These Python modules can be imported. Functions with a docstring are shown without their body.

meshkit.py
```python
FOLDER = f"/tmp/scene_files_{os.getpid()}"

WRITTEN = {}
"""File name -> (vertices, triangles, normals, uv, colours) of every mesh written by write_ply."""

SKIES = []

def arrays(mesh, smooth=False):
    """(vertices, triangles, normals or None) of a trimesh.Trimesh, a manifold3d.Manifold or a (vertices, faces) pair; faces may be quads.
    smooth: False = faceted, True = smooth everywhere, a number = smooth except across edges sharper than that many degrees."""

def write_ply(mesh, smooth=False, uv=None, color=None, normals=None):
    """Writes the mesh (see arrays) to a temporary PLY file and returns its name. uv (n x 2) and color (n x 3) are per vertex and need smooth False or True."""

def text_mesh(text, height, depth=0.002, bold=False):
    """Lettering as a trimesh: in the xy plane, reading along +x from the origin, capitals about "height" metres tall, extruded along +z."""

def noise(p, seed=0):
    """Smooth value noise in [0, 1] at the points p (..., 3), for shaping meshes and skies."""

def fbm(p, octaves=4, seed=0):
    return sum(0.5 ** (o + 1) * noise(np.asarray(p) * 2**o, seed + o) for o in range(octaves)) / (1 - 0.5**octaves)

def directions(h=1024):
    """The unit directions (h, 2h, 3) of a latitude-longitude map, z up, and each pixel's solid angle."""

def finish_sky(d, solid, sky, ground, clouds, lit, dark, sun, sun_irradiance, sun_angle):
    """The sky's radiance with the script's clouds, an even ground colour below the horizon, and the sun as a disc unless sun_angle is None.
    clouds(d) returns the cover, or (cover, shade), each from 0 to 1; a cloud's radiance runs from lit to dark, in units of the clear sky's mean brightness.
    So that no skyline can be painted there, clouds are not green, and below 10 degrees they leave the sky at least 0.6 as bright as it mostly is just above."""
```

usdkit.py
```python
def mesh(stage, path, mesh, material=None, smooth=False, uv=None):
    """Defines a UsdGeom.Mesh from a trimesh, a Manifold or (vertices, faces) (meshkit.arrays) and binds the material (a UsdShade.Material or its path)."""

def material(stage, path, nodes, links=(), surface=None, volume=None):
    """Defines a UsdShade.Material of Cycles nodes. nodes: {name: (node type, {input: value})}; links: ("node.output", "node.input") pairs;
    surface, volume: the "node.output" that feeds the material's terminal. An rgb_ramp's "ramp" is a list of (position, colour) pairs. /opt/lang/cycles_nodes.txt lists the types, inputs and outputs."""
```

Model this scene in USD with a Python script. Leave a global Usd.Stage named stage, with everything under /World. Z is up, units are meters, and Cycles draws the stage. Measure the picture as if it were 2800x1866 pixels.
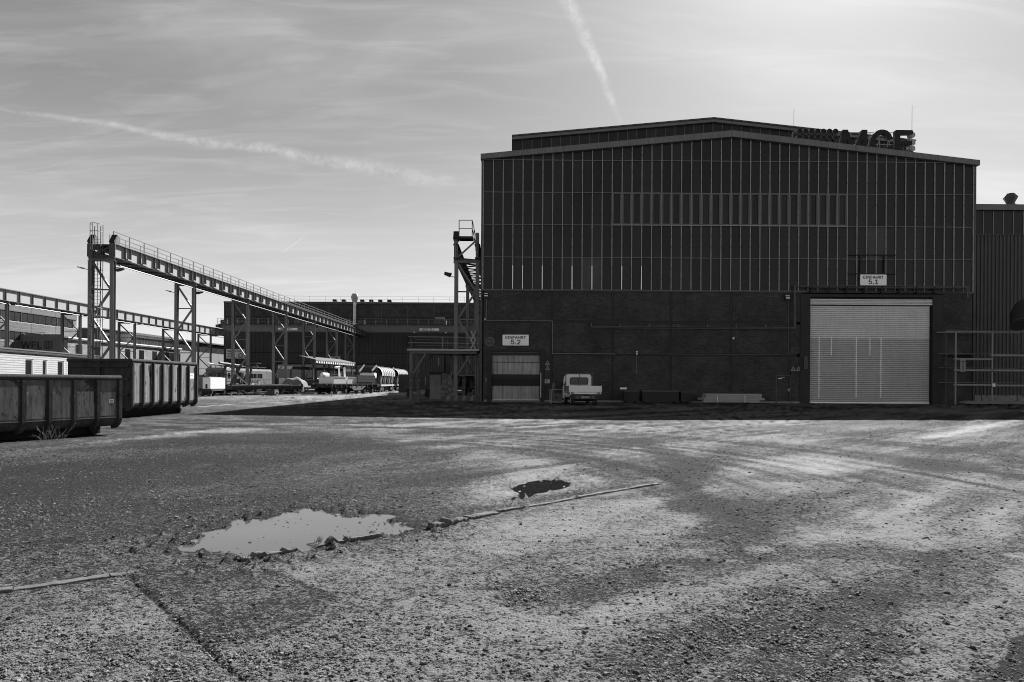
import math, random
import numpy as np
import trimesh
import usdkit, meshkit
from pxr import Usd, UsdGeom, UsdLux, UsdShade, Gf, Sdf, Vt

stage = Usd.Stage.CreateInMemory()
UsdGeom.SetStageUpAxis(stage, UsdGeom.Tokens.z)
UsdGeom.SetStageMetersPerUnit(stage, 1.0)
UsdGeom.Xform.Define(stage, '/World')
rng = np.random.default_rng(7)
random.seed(7)

# ------------------------------------------------------------------ camera, sky, sun, exposure
EYE = 1.45
FPX, CX, CY, ROLL = 1867.0, 1400.0, 1047.0, math.radians(0.35)
cam = UsdGeom.Camera.Define(stage, '/World/camera')
cam.AddTranslateOp().Set(Gf.Vec3d(0, 0, EYE))
cam.AddRotateXYZOp().Set(Gf.Vec3f(90, -math.degrees(ROLL), 0))
cam.CreateHorizontalApertureAttr(36.0)
cam.CreateVerticalApertureAttr(36.0 * 682 / 1024)
cam.CreateFocalLengthAttr(FPX / 2800 * 36)
cam.CreateVerticalApertureOffsetAttr((CY - 933) / 2800 * 36)
cam.CreateClippingRangeAttr(Gf.Vec2f(0.05, 5000))
cam.CreateFStopAttr(0.0)
cam.CreateExposureAttr(EXPOSURE := 1.5)

SUN_AZ, SUN_EL = math.radians(26.0), math.radians(36.4)
SUN_DIR = np.array([math.sin(SUN_AZ) * math.cos(SUN_EL), math.cos(SUN_AZ) * math.cos(SUN_EL), math.sin(SUN_EL)])
SKY_STRENGTH, SUN_INTENSITY = 0.05, 1.25
sun = UsdLux.DistantLight.Define(stage, '/World/sun')
sun.CreateIntensityAttr(SUN_INTENSITY)
sun.CreateAngleAttr(0.5)
sun.CreateNormalizeAttr(True)
sun.CreateColorAttr(Gf.Vec3f(1.0, 1.0, 1.0))
sun.AddRotateZOp().Set(-math.degrees(SUN_AZ))
sun.AddRotateXOp().Set(math.degrees(SUN_EL) - 90)


def ray(px, py):
    """The direction (x, 1, z) in which the photograph's pixel looks."""
    dx, dy = px - CX, CY - py
    return (dx * math.cos(ROLL) - dy * math.sin(ROLL)) / FPX, (dx * math.sin(ROLL) + dy * math.cos(ROLL)) / FPX


def at(px, py, Y):
    """The point at depth Y that the photograph shows at a pixel."""
    a, b = ray(px, py)
    return np.array([a * Y, Y, EYE + b * Y])


def on_ground(px, py):
    a, b = ray(px, py)
    Y = -EYE / b
    return np.array([a * Y, Y, 0.0])


def X(px, Y, py=1047):
    return float(at(px, py, Y)[0])


def Z(px, py, Y):
    return float(at(px, py, Y)[2])


def sky_material():
    n, l = {}, []
    n['sky'] = ('sky_texture', {'sky_type': 'single_scattering', 'sun_disc': False, 'sun_elevation': SUN_EL, 'sun_rotation': SUN_AZ,
                                'altitude': 200.0, 'air_density': 1.0, 'aerosol_density': 1.0, 'ozone_density': 1.0})
    n['rgb'] = ('separate_color', {'color_type': 'rgb'})
    l += [('sky.color', 'rgb.color')]
    n['tc'] = ('texture_coordinate', {})
    n['d'] = ('vector_math', {'math_type': 'normalize'})
    l += [('tc.generated', 'd.vector1')]
    n['xyz'] = ('separate_xyz', {})
    l += [('d.vector', 'xyz.vector')]
    # high thin cloud: the direction projected on a plane overhead
    n['h'] = ('math', {'math_type': 'add', 'value2': 0.16})
    n['hm'] = ('math', {'math_type': 'maximum', 'value2': 0.05})
    l += [('xyz.z', 'h.value1'), ('h.value', 'hm.value1')]
    for k in 'xy':
        n['p' + k] = ('math', {'math_type': 'divide'})
        l += [('xyz.' + k, f'p{k}.value1'), ('hm.value', f'p{k}.value2')]
    n['pp'] = ('combine_xyz', {'z': 0.0})
    l += [('px.value', 'pp.x'), ('py.value', 'pp.y')]
    n['map1'] = ('mapping', {'rotation': (0, 0, 0.35), 'scale': (0.55, 1.7, 1)})
    n['c1'] = ('noise_texture', {'scale': 1.5, 'detail': 7.0, 'roughness': 0.54, 'distortion': 0.7})
    n['map2'] = ('mapping', {'rotation': (0, 0, -0.5), 'scale': (1.2, 5.5, 1), 'location': (3, 1, 0)})
    n['c2'] = ('noise_texture', {'scale': 2.0, 'detail': 7.0, 'roughness': 0.6, 'distortion': 1.1})
    n['map3'] = ('mapping', {'scale': (0.5, 0.5, 1), 'location': (1.3, 5, 0)})
    n['c3'] = ('noise_texture', {'scale': 1.0, 'detail': 2.0})
    l += [('pp.vector', 'map1.vector'), ('map1.vector', 'c1.vector'), ('pp.vector', 'map2.vector'), ('map2.vector', 'c2.vector'),
          ('pp.vector', 'map3.vector'), ('map3.vector', 'c3.vector')]
    n['r1'] = ('map_range', {'from_min': 0.42, 'from_max': 0.8, 'to_min': 0.0, 'to_max': 0.5, 'clamp': True, 'range_type': 'smoothstep'})
    n['r2'] = ('map_range', {'from_min': 0.48, 'from_max': 0.85, 'to_min': 0.0, 'to_max': 0.42, 'clamp': True})
    n['r3'] = ('map_range', {'from_min': 0.35, 'from_max': 0.65, 'to_min': 0.25, 'to_max': 1.0, 'clamp': True})
    l += [('c1.fac', 'r1.value'), ('c2.fac', 'r2.value'), ('c3.fac', 'r3.value')]
    n['cc'] = ('math', {'math_type': 'add'})
    n['ccm'] = ('math', {'math_type': 'multiply'})
    l += [('r1.result', 'cc.value1'), ('r2.result', 'cc.value2'), ('cc.value', 'ccm.value1'), ('r3.result', 'ccm.value2')]
    # haze towards the horizon
    n['hz'] = ('map_range', {'from_min': 0.0, 'from_max': 0.42, 'to_min': 0.92, 'to_max': 0.0, 'clamp': True, 'range_type': 'smoothstep'})
    l += [('xyz.z', 'hz.value')]
    n['cov'] = ('math', {'math_type': 'add'})
    l += [('ccm.value', 'cov.value1'), ('hz.result', 'cov.value2')]
    # breakup for the contrails
    n['cn'] = ('noise_texture', {'scale': 40.0, 'detail': 9.0, 'roughness': 0.75})
    n['cw'] = ('noise_texture', {'scale': 3.2, 'detail': 3.0})
    l += [('d.vector', 'cn.vector'), ('d.vector', 'cw.vector')]
    total = 'cov.value'

    def contrail(k, p, q, width, spread, strength):
        """A condensation trail along the arc between two directions: width in radians at both ends."""
        nonlocal total
        a, b = [np.array([ray(*v)[0], 1, ray(*v)[1]]) for v in (p, q)]
        a, b = a / np.linalg.norm(a), b / np.linalg.norm(b)
        nn = np.cross(a, b)
        nn /= np.linalg.norm(nn)
        t = np.cross(nn, a)
        length = math.atan2(float(b @ t), float(b @ a))
        pre = f't{k}'
        n[pre + 'n'] = ('vector_math', {'math_type': 'dot_product', 'vector2': tuple(nn)})
        n[pre + 'a'] = ('vector_math', {'math_type': 'dot_product', 'vector2': tuple(a)})
        n[pre + 't'] = ('vector_math', {'math_type': 'dot_product', 'vector2': tuple(t)})
        n[pre + 's'] = ('math', {'math_type': 'arctan2'})
        l.extend([('d.vector', pre + x + '.vector1') for x in 'nat'] + [(pre + 't.value', pre + 's.value1'), (pre + 'a.value', pre + 's.value2')])
        n[pre + 'w'] = ('map_range', {'from_min': 0.0, 'from_max': length, 'to_min': width[0], 'to_max': width[1], 'clamp': True})
        n[pre + 'i'] = ('rgb_ramp', {'ramp': [(0, (0, 0, 0)), (0.04, (strength[0],) * 3), (0.5, (strength[1],) * 3), (0.8, (strength[2],) * 3), (1, (0, 0, 0))]})
        n[pre + 'u'] = ('math', {'math_type': 'divide', 'value2': length})
        n[pre + 'o'] = ('map_range', {'from_min': 0.3, 'from_max': 0.7, 'to_min': -spread, 'to_max': spread})
        n[pre + 'd'] = ('math', {'math_type': 'add'})
        n[pre + 'b'] = ('math', {'math_type': 'absolute'})
        n[pre + 'r'] = ('math', {'math_type': 'divide'})
        n[pre + 'f'] = ('map_range', {'from_min': 0.0, 'from_max': 1.0, 'to_min': 1.0, 'to_max': 0.0, 'clamp': True, 'range_type': 'smoothstep'})
        n[pre + 'k'] = ('map_range', {'from_min': 0.38, 'from_max': 0.6, 'to_min': 0.05, 'to_max': 1.0, 'clamp': True})
        n[pre + 'm'] = ('math', {'math_type': 'multiply'})
        n[pre + 'm2'] = ('math', {'math_type': 'multiply'})
        n[pre + 'sum'] = ('math', {'math_type': 'add'})
        l.extend([(pre + 's.value', pre + 'w.value'), (pre + 's.value', pre + 'u.value1'), (pre + 'u.value', pre + 'i.fac'), ('cw.fac', pre + 'o.value'),
                  (pre + 'n.value', pre + 'd.value1'), (pre + 'o.result', pre + 'd.value2'), (pre + 'd.value', pre + 'b.value1'), (pre + 'b.value', pre + 'r.value1'),
                  (pre + 'w.result', pre + 'r.value2'), (pre + 'r.value', pre + 'f.value'), ('cn.fac', pre + 'k.value'), (pre + 'f.result', pre + 'm.value1'),
                  (pre + 'k.result', pre + 'm.value2'), (pre + 'm.value', pre + 'm2.value1'), (pre + 'i.color', pre + 'm2.value2'), (total, pre + 'sum.value1'), (pre + 'm2.value', pre + 'sum.value2')])
        total = pre + 'sum.value'

    contrail('a', (-40, 308), (1330, 495), (0.0028, 0.018), 0.010, (0.4, 0.6, 0.45))
    contrail('b', (1530, -40), (1700, 350), (0.015, 0.006), 0.008, (0.5, 0.65, 0.4))
    contrail('c', (770, 692), (838, 644), (0.0012, 0.0012), 0.0, (0.3, 0.5, 0.5))
    n['cl'] = ('clamp', {'min': 0.0, 'max': 0.97})
    l += [(total, 'cl.value')]
    n['pow'] = ('math', {'math_type': 'power', 'value2': SKY_GAMMA})
    n['gain'] = ('math', {'math_type': 'multiply', 'value2': SKY_GAIN})
    n['mix'] = ('mix_float', {'use_clamp': False})
    n['cloud'] = ('math', {'math_type': 'multiply_add', 'value2': CLOUD_MUL, 'value3': CLOUD_ADD})
    n['bg'] = ('background_shader', {'strength': SKY_STRENGTH})
    l += [('rgb.r', 'pow.value1'), ('pow.value', 'gain.value1'), ('gain.value', 'cloud.value1'), ('gain.value', 'mix.a'), ('cloud.value', 'mix.b'), ('cl.result', 'mix.fac'), ('mix.result', 'bg.color')]
    return usdkit.material(stage, '/World/Looks/sky', n, l, surface='bg.background')


SKY_GAMMA, SKY_GAIN, CLOUD_MUL, CLOUD_ADD = 0.57, 1.27, 1.0, 2.4
UsdGeom.Scope.Define(stage, '/World/Looks')
dome = UsdLux.DomeLight.Define(stage, '/World/sky')
dome.CreateIntensityAttr(1.0)
UsdShade.MaterialBindingAPI.Apply(dome.GetPrim()).Bind(sky_material())
dome.GetPrim().SetCustomDataByKey('kind', 'structure')
dome.GetPrim().SetCustomDataByKey('label', 'hazy sky with thin wispy cloud and vapour trails')

# ------------------------------------------------------------------ helpers: meshes, things, materials
V3 = lambda *a: np.array(a, float)


class MB:
    """Collects shapes into one mesh."""

    def __init__(s):
        s.v, s.f, s.n = [], [], 0

    def add(s, v, f):
        v, f = np.asarray(v, float), np.asarray(f, int)
        if f.shape[1] == 4:
            f = np.vstack([f[:, [0, 1, 2]], f[:, [0, 2, 3]]])
        s.v.append(v)
        s.f.append(f + s.n)
        s.n += len(v)
        return s

    def tri(s, m):
        return s.add(m.vertices, m.faces)

    def hexa(s, c):
        return s.add(c, [[0, 3, 2, 1], [4, 5, 6, 7], [0, 1, 5, 4], [1, 2, 6, 5], [2, 3, 7, 6], [3, 0, 4, 7]])

    def box(s, x0, x1, y0, y1, z0, z1):
        return s.hexa([[x0, y0, z0], [x1, y0, z0], [x1, y1, z0], [x0, y1, z0], [x0, y0, z1], [x1, y0, z1], [x1, y1, z1], [x0, y1, z1]])

    def bar(s, p, q, w, h, up=(0, 0, 1)):
        """A bar from p to q, w wide across and h high towards up."""
        p, q, up = V3(*p), V3(*q), V3(*up)
        d = q - p
        d /= np.linalg.norm(d)
        if abs(d @ up) > 0.98:
            up = V3(0, 1, 0) if abs(d[1]) < 0.9 else V3(1, 0, 0)
        a = np.cross(d, up)
        a /= np.linalg.norm(a)
        b = np.cross(a, d)
        a, b = a * w / 2, b * h / 2
        return s.hexa([p - a - b, p + a - b, q + a - b, q - a - b, p - a + b, p + a + b, q + a + b, q - a + b])

    def hbeam(s, p, q, w, d, t, up=(0, 0, 1)):
        """An H profile: two flanges facing up and down the direction up, a web between them."""
        p, q, u = V3(*p), V3(*q), V3(*up)
        ax = (q - p) / np.linalg.norm(q - p)
        u = u - ax * (u @ ax)
        u /= np.linalg.norm(u)
        o = u * (d - t) / 2
        s.bar(p + o, q + o, w, t, u)
        s.bar(p - o, q - o, w, t, u)
        return s.bar(p, q, t * 0.8, d - 2 * t, u)

    def tube(s, p, q, r, n=8, r2=None):
        p, q = V3(*p), V3(*q)
        d = (q - p) / np.linalg.norm(q - p)
        a = np.cross(d, (0, 0, 1.0)) if abs(d[2]) < 0.9 else np.cross(d, (1.0, 0, 0))
        a /= np.linalg.norm(a)
        b = np.cross(d, a)
        t = np.arange(n) / n * 2 * np.pi
        ring = np.outer(np.cos(t), a) + np.outer(np.sin(t), b)
        v = np.vstack([p + ring * r, q + ring * (r if r2 is None else r2), [p], [q]])
        i = np.arange(n)
        j = (i + 1) % n
        f = np.vstack([np.stack([i, j, j + n], 1), np.stack([i, j + n, i + n], 1), np.stack([j, i, np.full(n, 2 * n)], 1), np.stack([i + n, j + n, np.full(n, 2 * n + 1)], 1)])
        return s.add(v, f)

    def path(s, pts, r, n=6):
        for a, b in zip(pts[:-1], pts[1:]):
            s.tube(a, b, r, n)
        return s

    def prism(s, pts, vec):
        """A convex polygon of points in space, pushed along vec."""
        pts, vec = np.asarray(pts, float), V3(*vec)
        m = len(pts)
        i = np.arange(m)
        j = (i + 1) % m
        fan = np.stack([np.zeros(m - 2, int), np.arange(1, m - 1), np.arange(2, m)], 1)
        f = np.vstack([fan[:, ::-1], fan + m, np.stack([i, j, j + m], 1), np.stack([i, j + m, i + m], 1)])
        return s.add(np.vstack([pts, pts + vec]), f)

    def sheet(s, grid):
        """A grid (rows, columns, 3) of points."""
        r, c = grid.shape[:2]
        k = np.arange(r * c).reshape(r, c)
        return s.add(grid.reshape(-1, 3), np.stack([k[:-1, :-1].ravel(), k[:-1, 1:].ravel(), k[1:, 1:].ravel(), k[1:, :-1].ravel()], 1))

    def lathe(s, prof, c, n=12, axis='z'):
        prof = np.asarray(prof, float)
        t = np.arange(n + 1) / n * 2 * np.pi
        g = np.stack([np.outer(prof[:, 0], np.cos(t)), np.outer(prof[:, 0], np.sin(t)), np.repeat(prof[:, 1:2], n + 1, 1)], -1)
        if axis == 'y':
            g = g[..., [0, 2, 1]]
        if axis == 'x':
            g = g[..., [2, 0, 1]]
        return s.sheet(g + V3(*c))

    def text(s, txt, height, centre, depth=0.012, bold=True, right=(1, 0, 0), up=(0, 0, 1), width=None):
        """Lettering centred on a point, reading along right."""
        m = meshkit.text_mesh(txt, height, depth, bold)
        v = np.array(m.vertices)
        lo, hi = v.min(0), v.max(0)
        v[:, :2] -= (lo[:2] + hi[:2]) / 2
        if width:
            v[:, 0] *= width / (hi[0] - lo[0])
        r, u = V3(*right), V3(*up)
        return s.add(V3(*centre) + v[:, :1] * r + v[:, 1:2] * u + v[:, 2:3] * np.cross(r, u), m.faces)

    def arrays(s):
        return np.vstack(s.v), np.vstack(s.f)


TAKEN = {}


def numbered(parent, name):
    k = TAKEN.get((parent, name), 0)
    TAKEN[parent, name] = k + 1
    return f'{parent}/{name}' + (f'_{k:03d}' if k else '')


def keys(prim, label=None, cat=None, group=None, kind=None):
    for k, v in (('label', label), ('category', cat), ('group', group), ('kind', kind)):
        if v:
            prim.SetCustomDataByKey(k, v)


class Thing:
    """An Xform at the thing's base. Its parts are given in world coordinates (or in its own, if local)."""

    def __init__(s, name, label, cat, loc=(0, 0, 0), rz=0.0, group=None, local=False):
        s.path = numbered('/World', name)
        x = UsdGeom.Xform.Define(stage, s.path)
        x.AddTranslateOp().Set(Gf.Vec3d(*map(float, loc)))
        x.AddRotateZOp().Set(math.degrees(rz))
        s.prim, s.loc, s.local = x.GetPrim(), V3(*loc), local
        keys(s.prim, label, cat, group)

    def part(s, name, mb, mat, parent=None, label=None, kind=None, smooth=False):
        v, f = mb.arrays() if isinstance(mb, MB) else (np.array(mb.vertices), np.array(mb.faces))
        path = numbered(parent or s.path, name)
        m = usdkit.mesh(stage, path, (v if s.local else v - s.loc, f), MAT[mat], smooth)
        keys(m.GetPrim(), label, kind=kind)
        return path

    def dup(s, loc, rz=0.0, label=None, group=None):
        was = s.prim.GetCustomData()
        path = numbered('/World', s.path.split('/')[-1])
        x = UsdGeom.Xform.Define(stage, path)
        x.GetPrim().GetReferences().AddInternalReference(s.path)
        UsdGeom.Xformable(x).ClearXformOpOrder()
        x.AddTranslateOp().Set(Gf.Vec3d(*map(float, loc)))
        x.AddRotateZOp().Set(math.degrees(rz))
        x.GetPrim().SetInstanceable(True)
        keys(x.GetPrim(), label or was['label'], was['category'], group or was.get('group'))
        return x


def single(name, mb, mat, label, cat=None, group=None, kind=None, smooth=False):
    """A thing, or a piece of the setting, that is one mesh."""
    path = numbered('/World', name)
    v, f = mb.arrays() if isinstance(mb, MB) else (np.array(mb.vertices), np.array(mb.faces))
    m = usdkit.mesh(stage, path, (v, f), MAT[mat], smooth)
    keys(m.GetPrim(), label, cat, group, kind)
    return path


MAT = {}


def grey(name, v, rough=0.6, var=0.25, scale=1.5, fine=30.0, bump=0.15, dist=0.01, streak=None, metallic=0.0, spots=None, spec=0.5, stretch=(1, 1, 1)):
    """A weathered surface of grey v: soft blotches, fine grain, optional vertical streaks (strength) and spots (grey, cover, scale)."""
    n = {'g': ('geometry', {}), 'm': ('mapping', {'scale': stretch}), 'a': ('noise_texture', {'scale': scale, 'detail': 6.0, 'roughness': 0.6}),
         'b': ('noise_texture', {'scale': fine, 'detail': 4.0, 'roughness': 0.65}),
         'mix': ('mix_float', {'fac': 0.4}), 'r': ('map_range', {'from_min': 0.3, 'from_max': 0.7, 'to_min': v * (1 - var), 'to_max': v * (1 + var)}),
         'bump': ('bump', {'strength': bump, 'distance': dist}), 'p': ('principled_bsdf', {'roughness': rough, 'metallic': metallic, 'specular_ior_level': spec})}
    l = [('g.position', 'm.vector'), ('m.vector', 'a.vector'), ('m.vector', 'b.vector'), ('a.fac', 'mix.a'), ('b.fac', 'mix.b'), ('mix.result', 'r.value'),
         ('b.fac', 'bump.height'), ('bump.normal', 'p.normal')]
    out = 'r.result'
    if streak:
        n['sm'] = ('mapping', {'scale': (5.0, 5.0, 0.22)})
        n['s'] = ('noise_texture', {'scale': 2.0, 'detail': 5.0, 'roughness': 0.7})
        n['sr'] = ('map_range', {'from_min': 0.35, 'from_max': 0.7, 'to_min': 1.0 + streak * 0.4, 'to_max': 1.0 - streak, 'clamp': True})
        n['smul'] = ('math', {'math_type': 'multiply'})
        l += [('g.position', 'sm.vector'), ('sm.vector', 's.vector'), ('s.fac', 'sr.value'), (out, 'smul.value1'), ('sr.result', 'smul.value2')]
        out = 'smul.value'
    if spots:
        g2, cover, sc = spots
        n['q'] = ('noise_texture', {'scale': sc, 'detail': 7.0, 'roughness': 0.7, 'distortion': 0.6})
        n['qr'] = ('map_range', {'from_min': 1 - cover - 0.03, 'from_max': 1 - cover + 0.03, 'to_min': 0.0, 'to_max': 1.0, 'clamp': True})
        n['qm'] = ('mix_float', {'b': g2})
        l += [('m.vector', 'q.vector'), ('q.fac', 'qr.value'), ('qr.result', 'qm.fac'), (out, 'qm.a')]
        out = 'qm.result'
    l.append((out, 'p.base_color'))
    MAT[name] = usdkit.material(stage, f'/World/Looks/{name}', n, l, surface='p.BSDF')


def brick(name, c1, c2, mortar, axis='x', bw=0.25, rh=0.077):
    n = {'g': ('geometry', {}), 's': ('separate_xyz', {}), 'c': ('combine_xyz', {'z': 0.0}),
         'b': ('brick_texture', {'scale': 1.0, 'brick_width': bw, 'row_height': rh, 'mortar_size': 0.009, 'mortar_smooth': 0.3, 'color1': (c1,) * 3, 'color2': (c2,) * 3, 'mortar': (mortar,) * 3, 'bias': 0.0}),
         'n1': ('noise_texture', {'scale': 0.55, 'detail': 5.0, 'roughness': 0.65}), 'r': ('map_range', {'from_min': 0.3, 'from_max': 0.7, 'to_min': 0.62, 'to_max': 1.45}),
         'mul': ('mix', {'mix_type': 'multiply', 'fac': 1.0}), 'inv': ('math', {'math_type': 'subtract', 'value1': 1.0}), 'bump': ('bump', {'strength': 0.7, 'distance': 0.012}),
         'p': ('principled_bsdf', {'roughness': 0.85, 'specular_ior_level': 0.3})}
    l = [('g.position', 's.vector'), ('s.' + axis, 'c.x'), ('s.z', 'c.y'), ('c.vector', 'b.vector'), ('g.position', 'n1.vector'), ('n1.fac', 'r.value'), ('b.color', 'mul.color1'), ('r.result', 'mul.color2'),
         ('b.fac', 'inv.value2'), ('inv.value', 'bump.height'), ('bump.normal', 'p.normal'), ('mul.color', 'p.base_color')]
    MAT[name] = usdkit.material(stage, f'/World/Looks/{name}', n, l, surface='p.BSDF')


def plain(name, v, rough=0.5, metallic=0.0, spec=0.5):
    MAT[name] = usdkit.material(stage, f'/World/Looks/{name}', {'p': ('principled_bsdf', {'base_color': (v, v, v), 'roughness': rough, 'metallic': metallic, 'specular_ior_level': spec})}, [], surface='p.BSDF')


# ------------------------------------------------------------------ the main hall
grey('steel', 0.045, rough=0.55, var=0.3, scale=1.2, fine=25, streak=0.25)
grey('steel_mid', 0.12, rough=0.5, var=0.25, scale=1.2, fine=25, streak=0.2)
grey('steel_light', 0.30, rough=0.45, var=0.2, scale=1.2, fine=25, streak=0.25)
grey('girder_paint', 0.36, spec=0.0, rough=0.8, var=0.10, scale=0.8, fine=18, streak=0.15)
grey('dark_steel', 0.02, rough=0.6, var=0.35, scale=1.0, fine=20, spec=0.3)
grey('black', 0.012, rough=0.7, var=0.4, scale=2.0, fine=30, spec=0.3)
grey('rail', 0.15, rough=0.5, var=0.3, scale=0.5, fine=8)
grey('mullion', 0.25, rough=0.4, var=0.25, scale=0.7, fine=8)
grey('mullion_pale', 0.85, rough=0.35, var=0.08, scale=1.0, fine=8)
grey('frame_grey', 0.08, rough=0.5, var=0.25, scale=0.7, fine=12, streak=0.3)
grey('fascia', 0.125, rough=0.55, var=0.2, scale=0.5, fine=14, streak=0.35)
grey('annex_clad', 0.055, rough=0.6, var=0.25, scale=1.0, fine=20, streak=0.3)
grey('roofing', 0.06, rough=0.85, var=0.3, scale=0.4, fine=10)
grey('white_paint', 0.72, spec=0.25, rough=0.6, var=0.05, scale=2.0, fine=20, streak=0.08)
grey('white_panel', 0.32, spec=0.0, rough=0.7, var=0.08, scale=0.6, fine=20, streak=0.1)
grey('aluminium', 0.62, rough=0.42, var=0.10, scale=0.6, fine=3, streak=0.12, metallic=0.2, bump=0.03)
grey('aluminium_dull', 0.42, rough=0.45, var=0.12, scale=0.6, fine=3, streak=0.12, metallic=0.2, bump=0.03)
grey('aluminium_pale', 0.85, rough=0.4, var=0.06, scale=1.0, fine=18)
grey('curtain', 0.27, rough=0.55, var=0.2, scale=1.2, fine=25, streak=0.55)
grey('concrete', 0.20, rough=0.9, var=0.3, scale=1.3, fine=35, bump=0.4, streak=0.25)
grey('wood', 0.27, rough=0.8, var=0.3, scale=2.0, fine=16, stretch=(0.5, 6, 6), bump=0.3)
grey('rubber', 0.018, rough=0.8, var=0.3, scale=5, fine=50, spec=0.3)
plain('ink', 0.012, 0.6)
plain('sign_white', 0.8, 0.4)
plain('glass_dark', 0.015, 0.08)
brick('brick', 0.042, 0.016, 0.075)
brick('brick_far', 0.05, 0.025, 0.07)
for k, v in enumerate((0.014, 0.011, 0.017, 0.009, 0.045)):
    grey(f'wired_glass_{"abcde"[k]}', v, rough=0.3, var=0.28, scale=0.35, fine=6, bump=0.06, streak=0.3, spec=0.28)
GLASSES = [f'wired_glass_{c}' for c in 'abcd']

YF = 52.6
hall = Thing('factory_hall', 'long dark factory hall with brick base and glazed gable front', 'factory hall', loc=(16.8, YF, 0))
XL, XR, XM = X(1315, YF, 700), X(2668, YF, 700), X(1998, YF, 700)
RAILS = [Z(1320, y, YF) for y in (437.4, 525.5, 614.0, 702.9, 791.4)]
YE = YF - 0.28
eave_bot, eave_top = Z(1314, 434, YE), Z(1314, 420.5, YE)
ridge_bot, ridge_top = Z(1998, 373, YE), Z(1998, 356.5, YE)
eave_drop = eave_top - Z(2672, 437.5, YE)       # the right eave hangs a little lower
slope = lambda x, lo, hi: hi - (hi - lo + (eave_drop if x > XM else 0)) * abs(x - XM) / ((XR - XM) if x > XM else (XM - XL))
HALL_BACK = 128.0
hall.part('wall', MB().prism([(XL, YF + 0.35, 0), (XR, YF + 0.35, 0), (XR, YF + 0.35, eave_bot - eave_drop), (XM, YF + 0.35, ridge_bot), (XL, YF + 0.35, eave_bot)], (0, HALL_BACK - YF, 0)), 'dark_steel')
for a, b in ((XL - 0.05, XM), (XR + 0.1, XM)):
    ea, eb = slope(a, eave_top, ridge_top), ridge_top
    hall.part('roof', MB().prism([(a, YF + 0.2, ea - 0.02), (b, YF + 0.2, eb - 0.02), (b, YF + 0.2, eb - 0.3), (a, YF + 0.2, ea - 0.3)], (0, HALL_BACK - YF + 0.6, 0)), 'roofing')
    for k in range(6):
        p, q = a + (b - a) * k / 6, a + (b - a) * (k + 1) / 6 - 0.012 * np.sign(b - a)
        zp, zq = [(slope(t, eave_bot, ridge_bot), slope(t, eave_top, ridge_top)) for t in (p, q)]
        hall.part('fascia', MB().prism([(p, YF - 0.28, zp[0] - 0.02), (q, YF - 0.28, zq[0] - 0.02), (q, YF - 0.28, zq[1]), (p, YF - 0.28, zp[1])], (0, 0.46, 0)), 'fascia')
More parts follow.
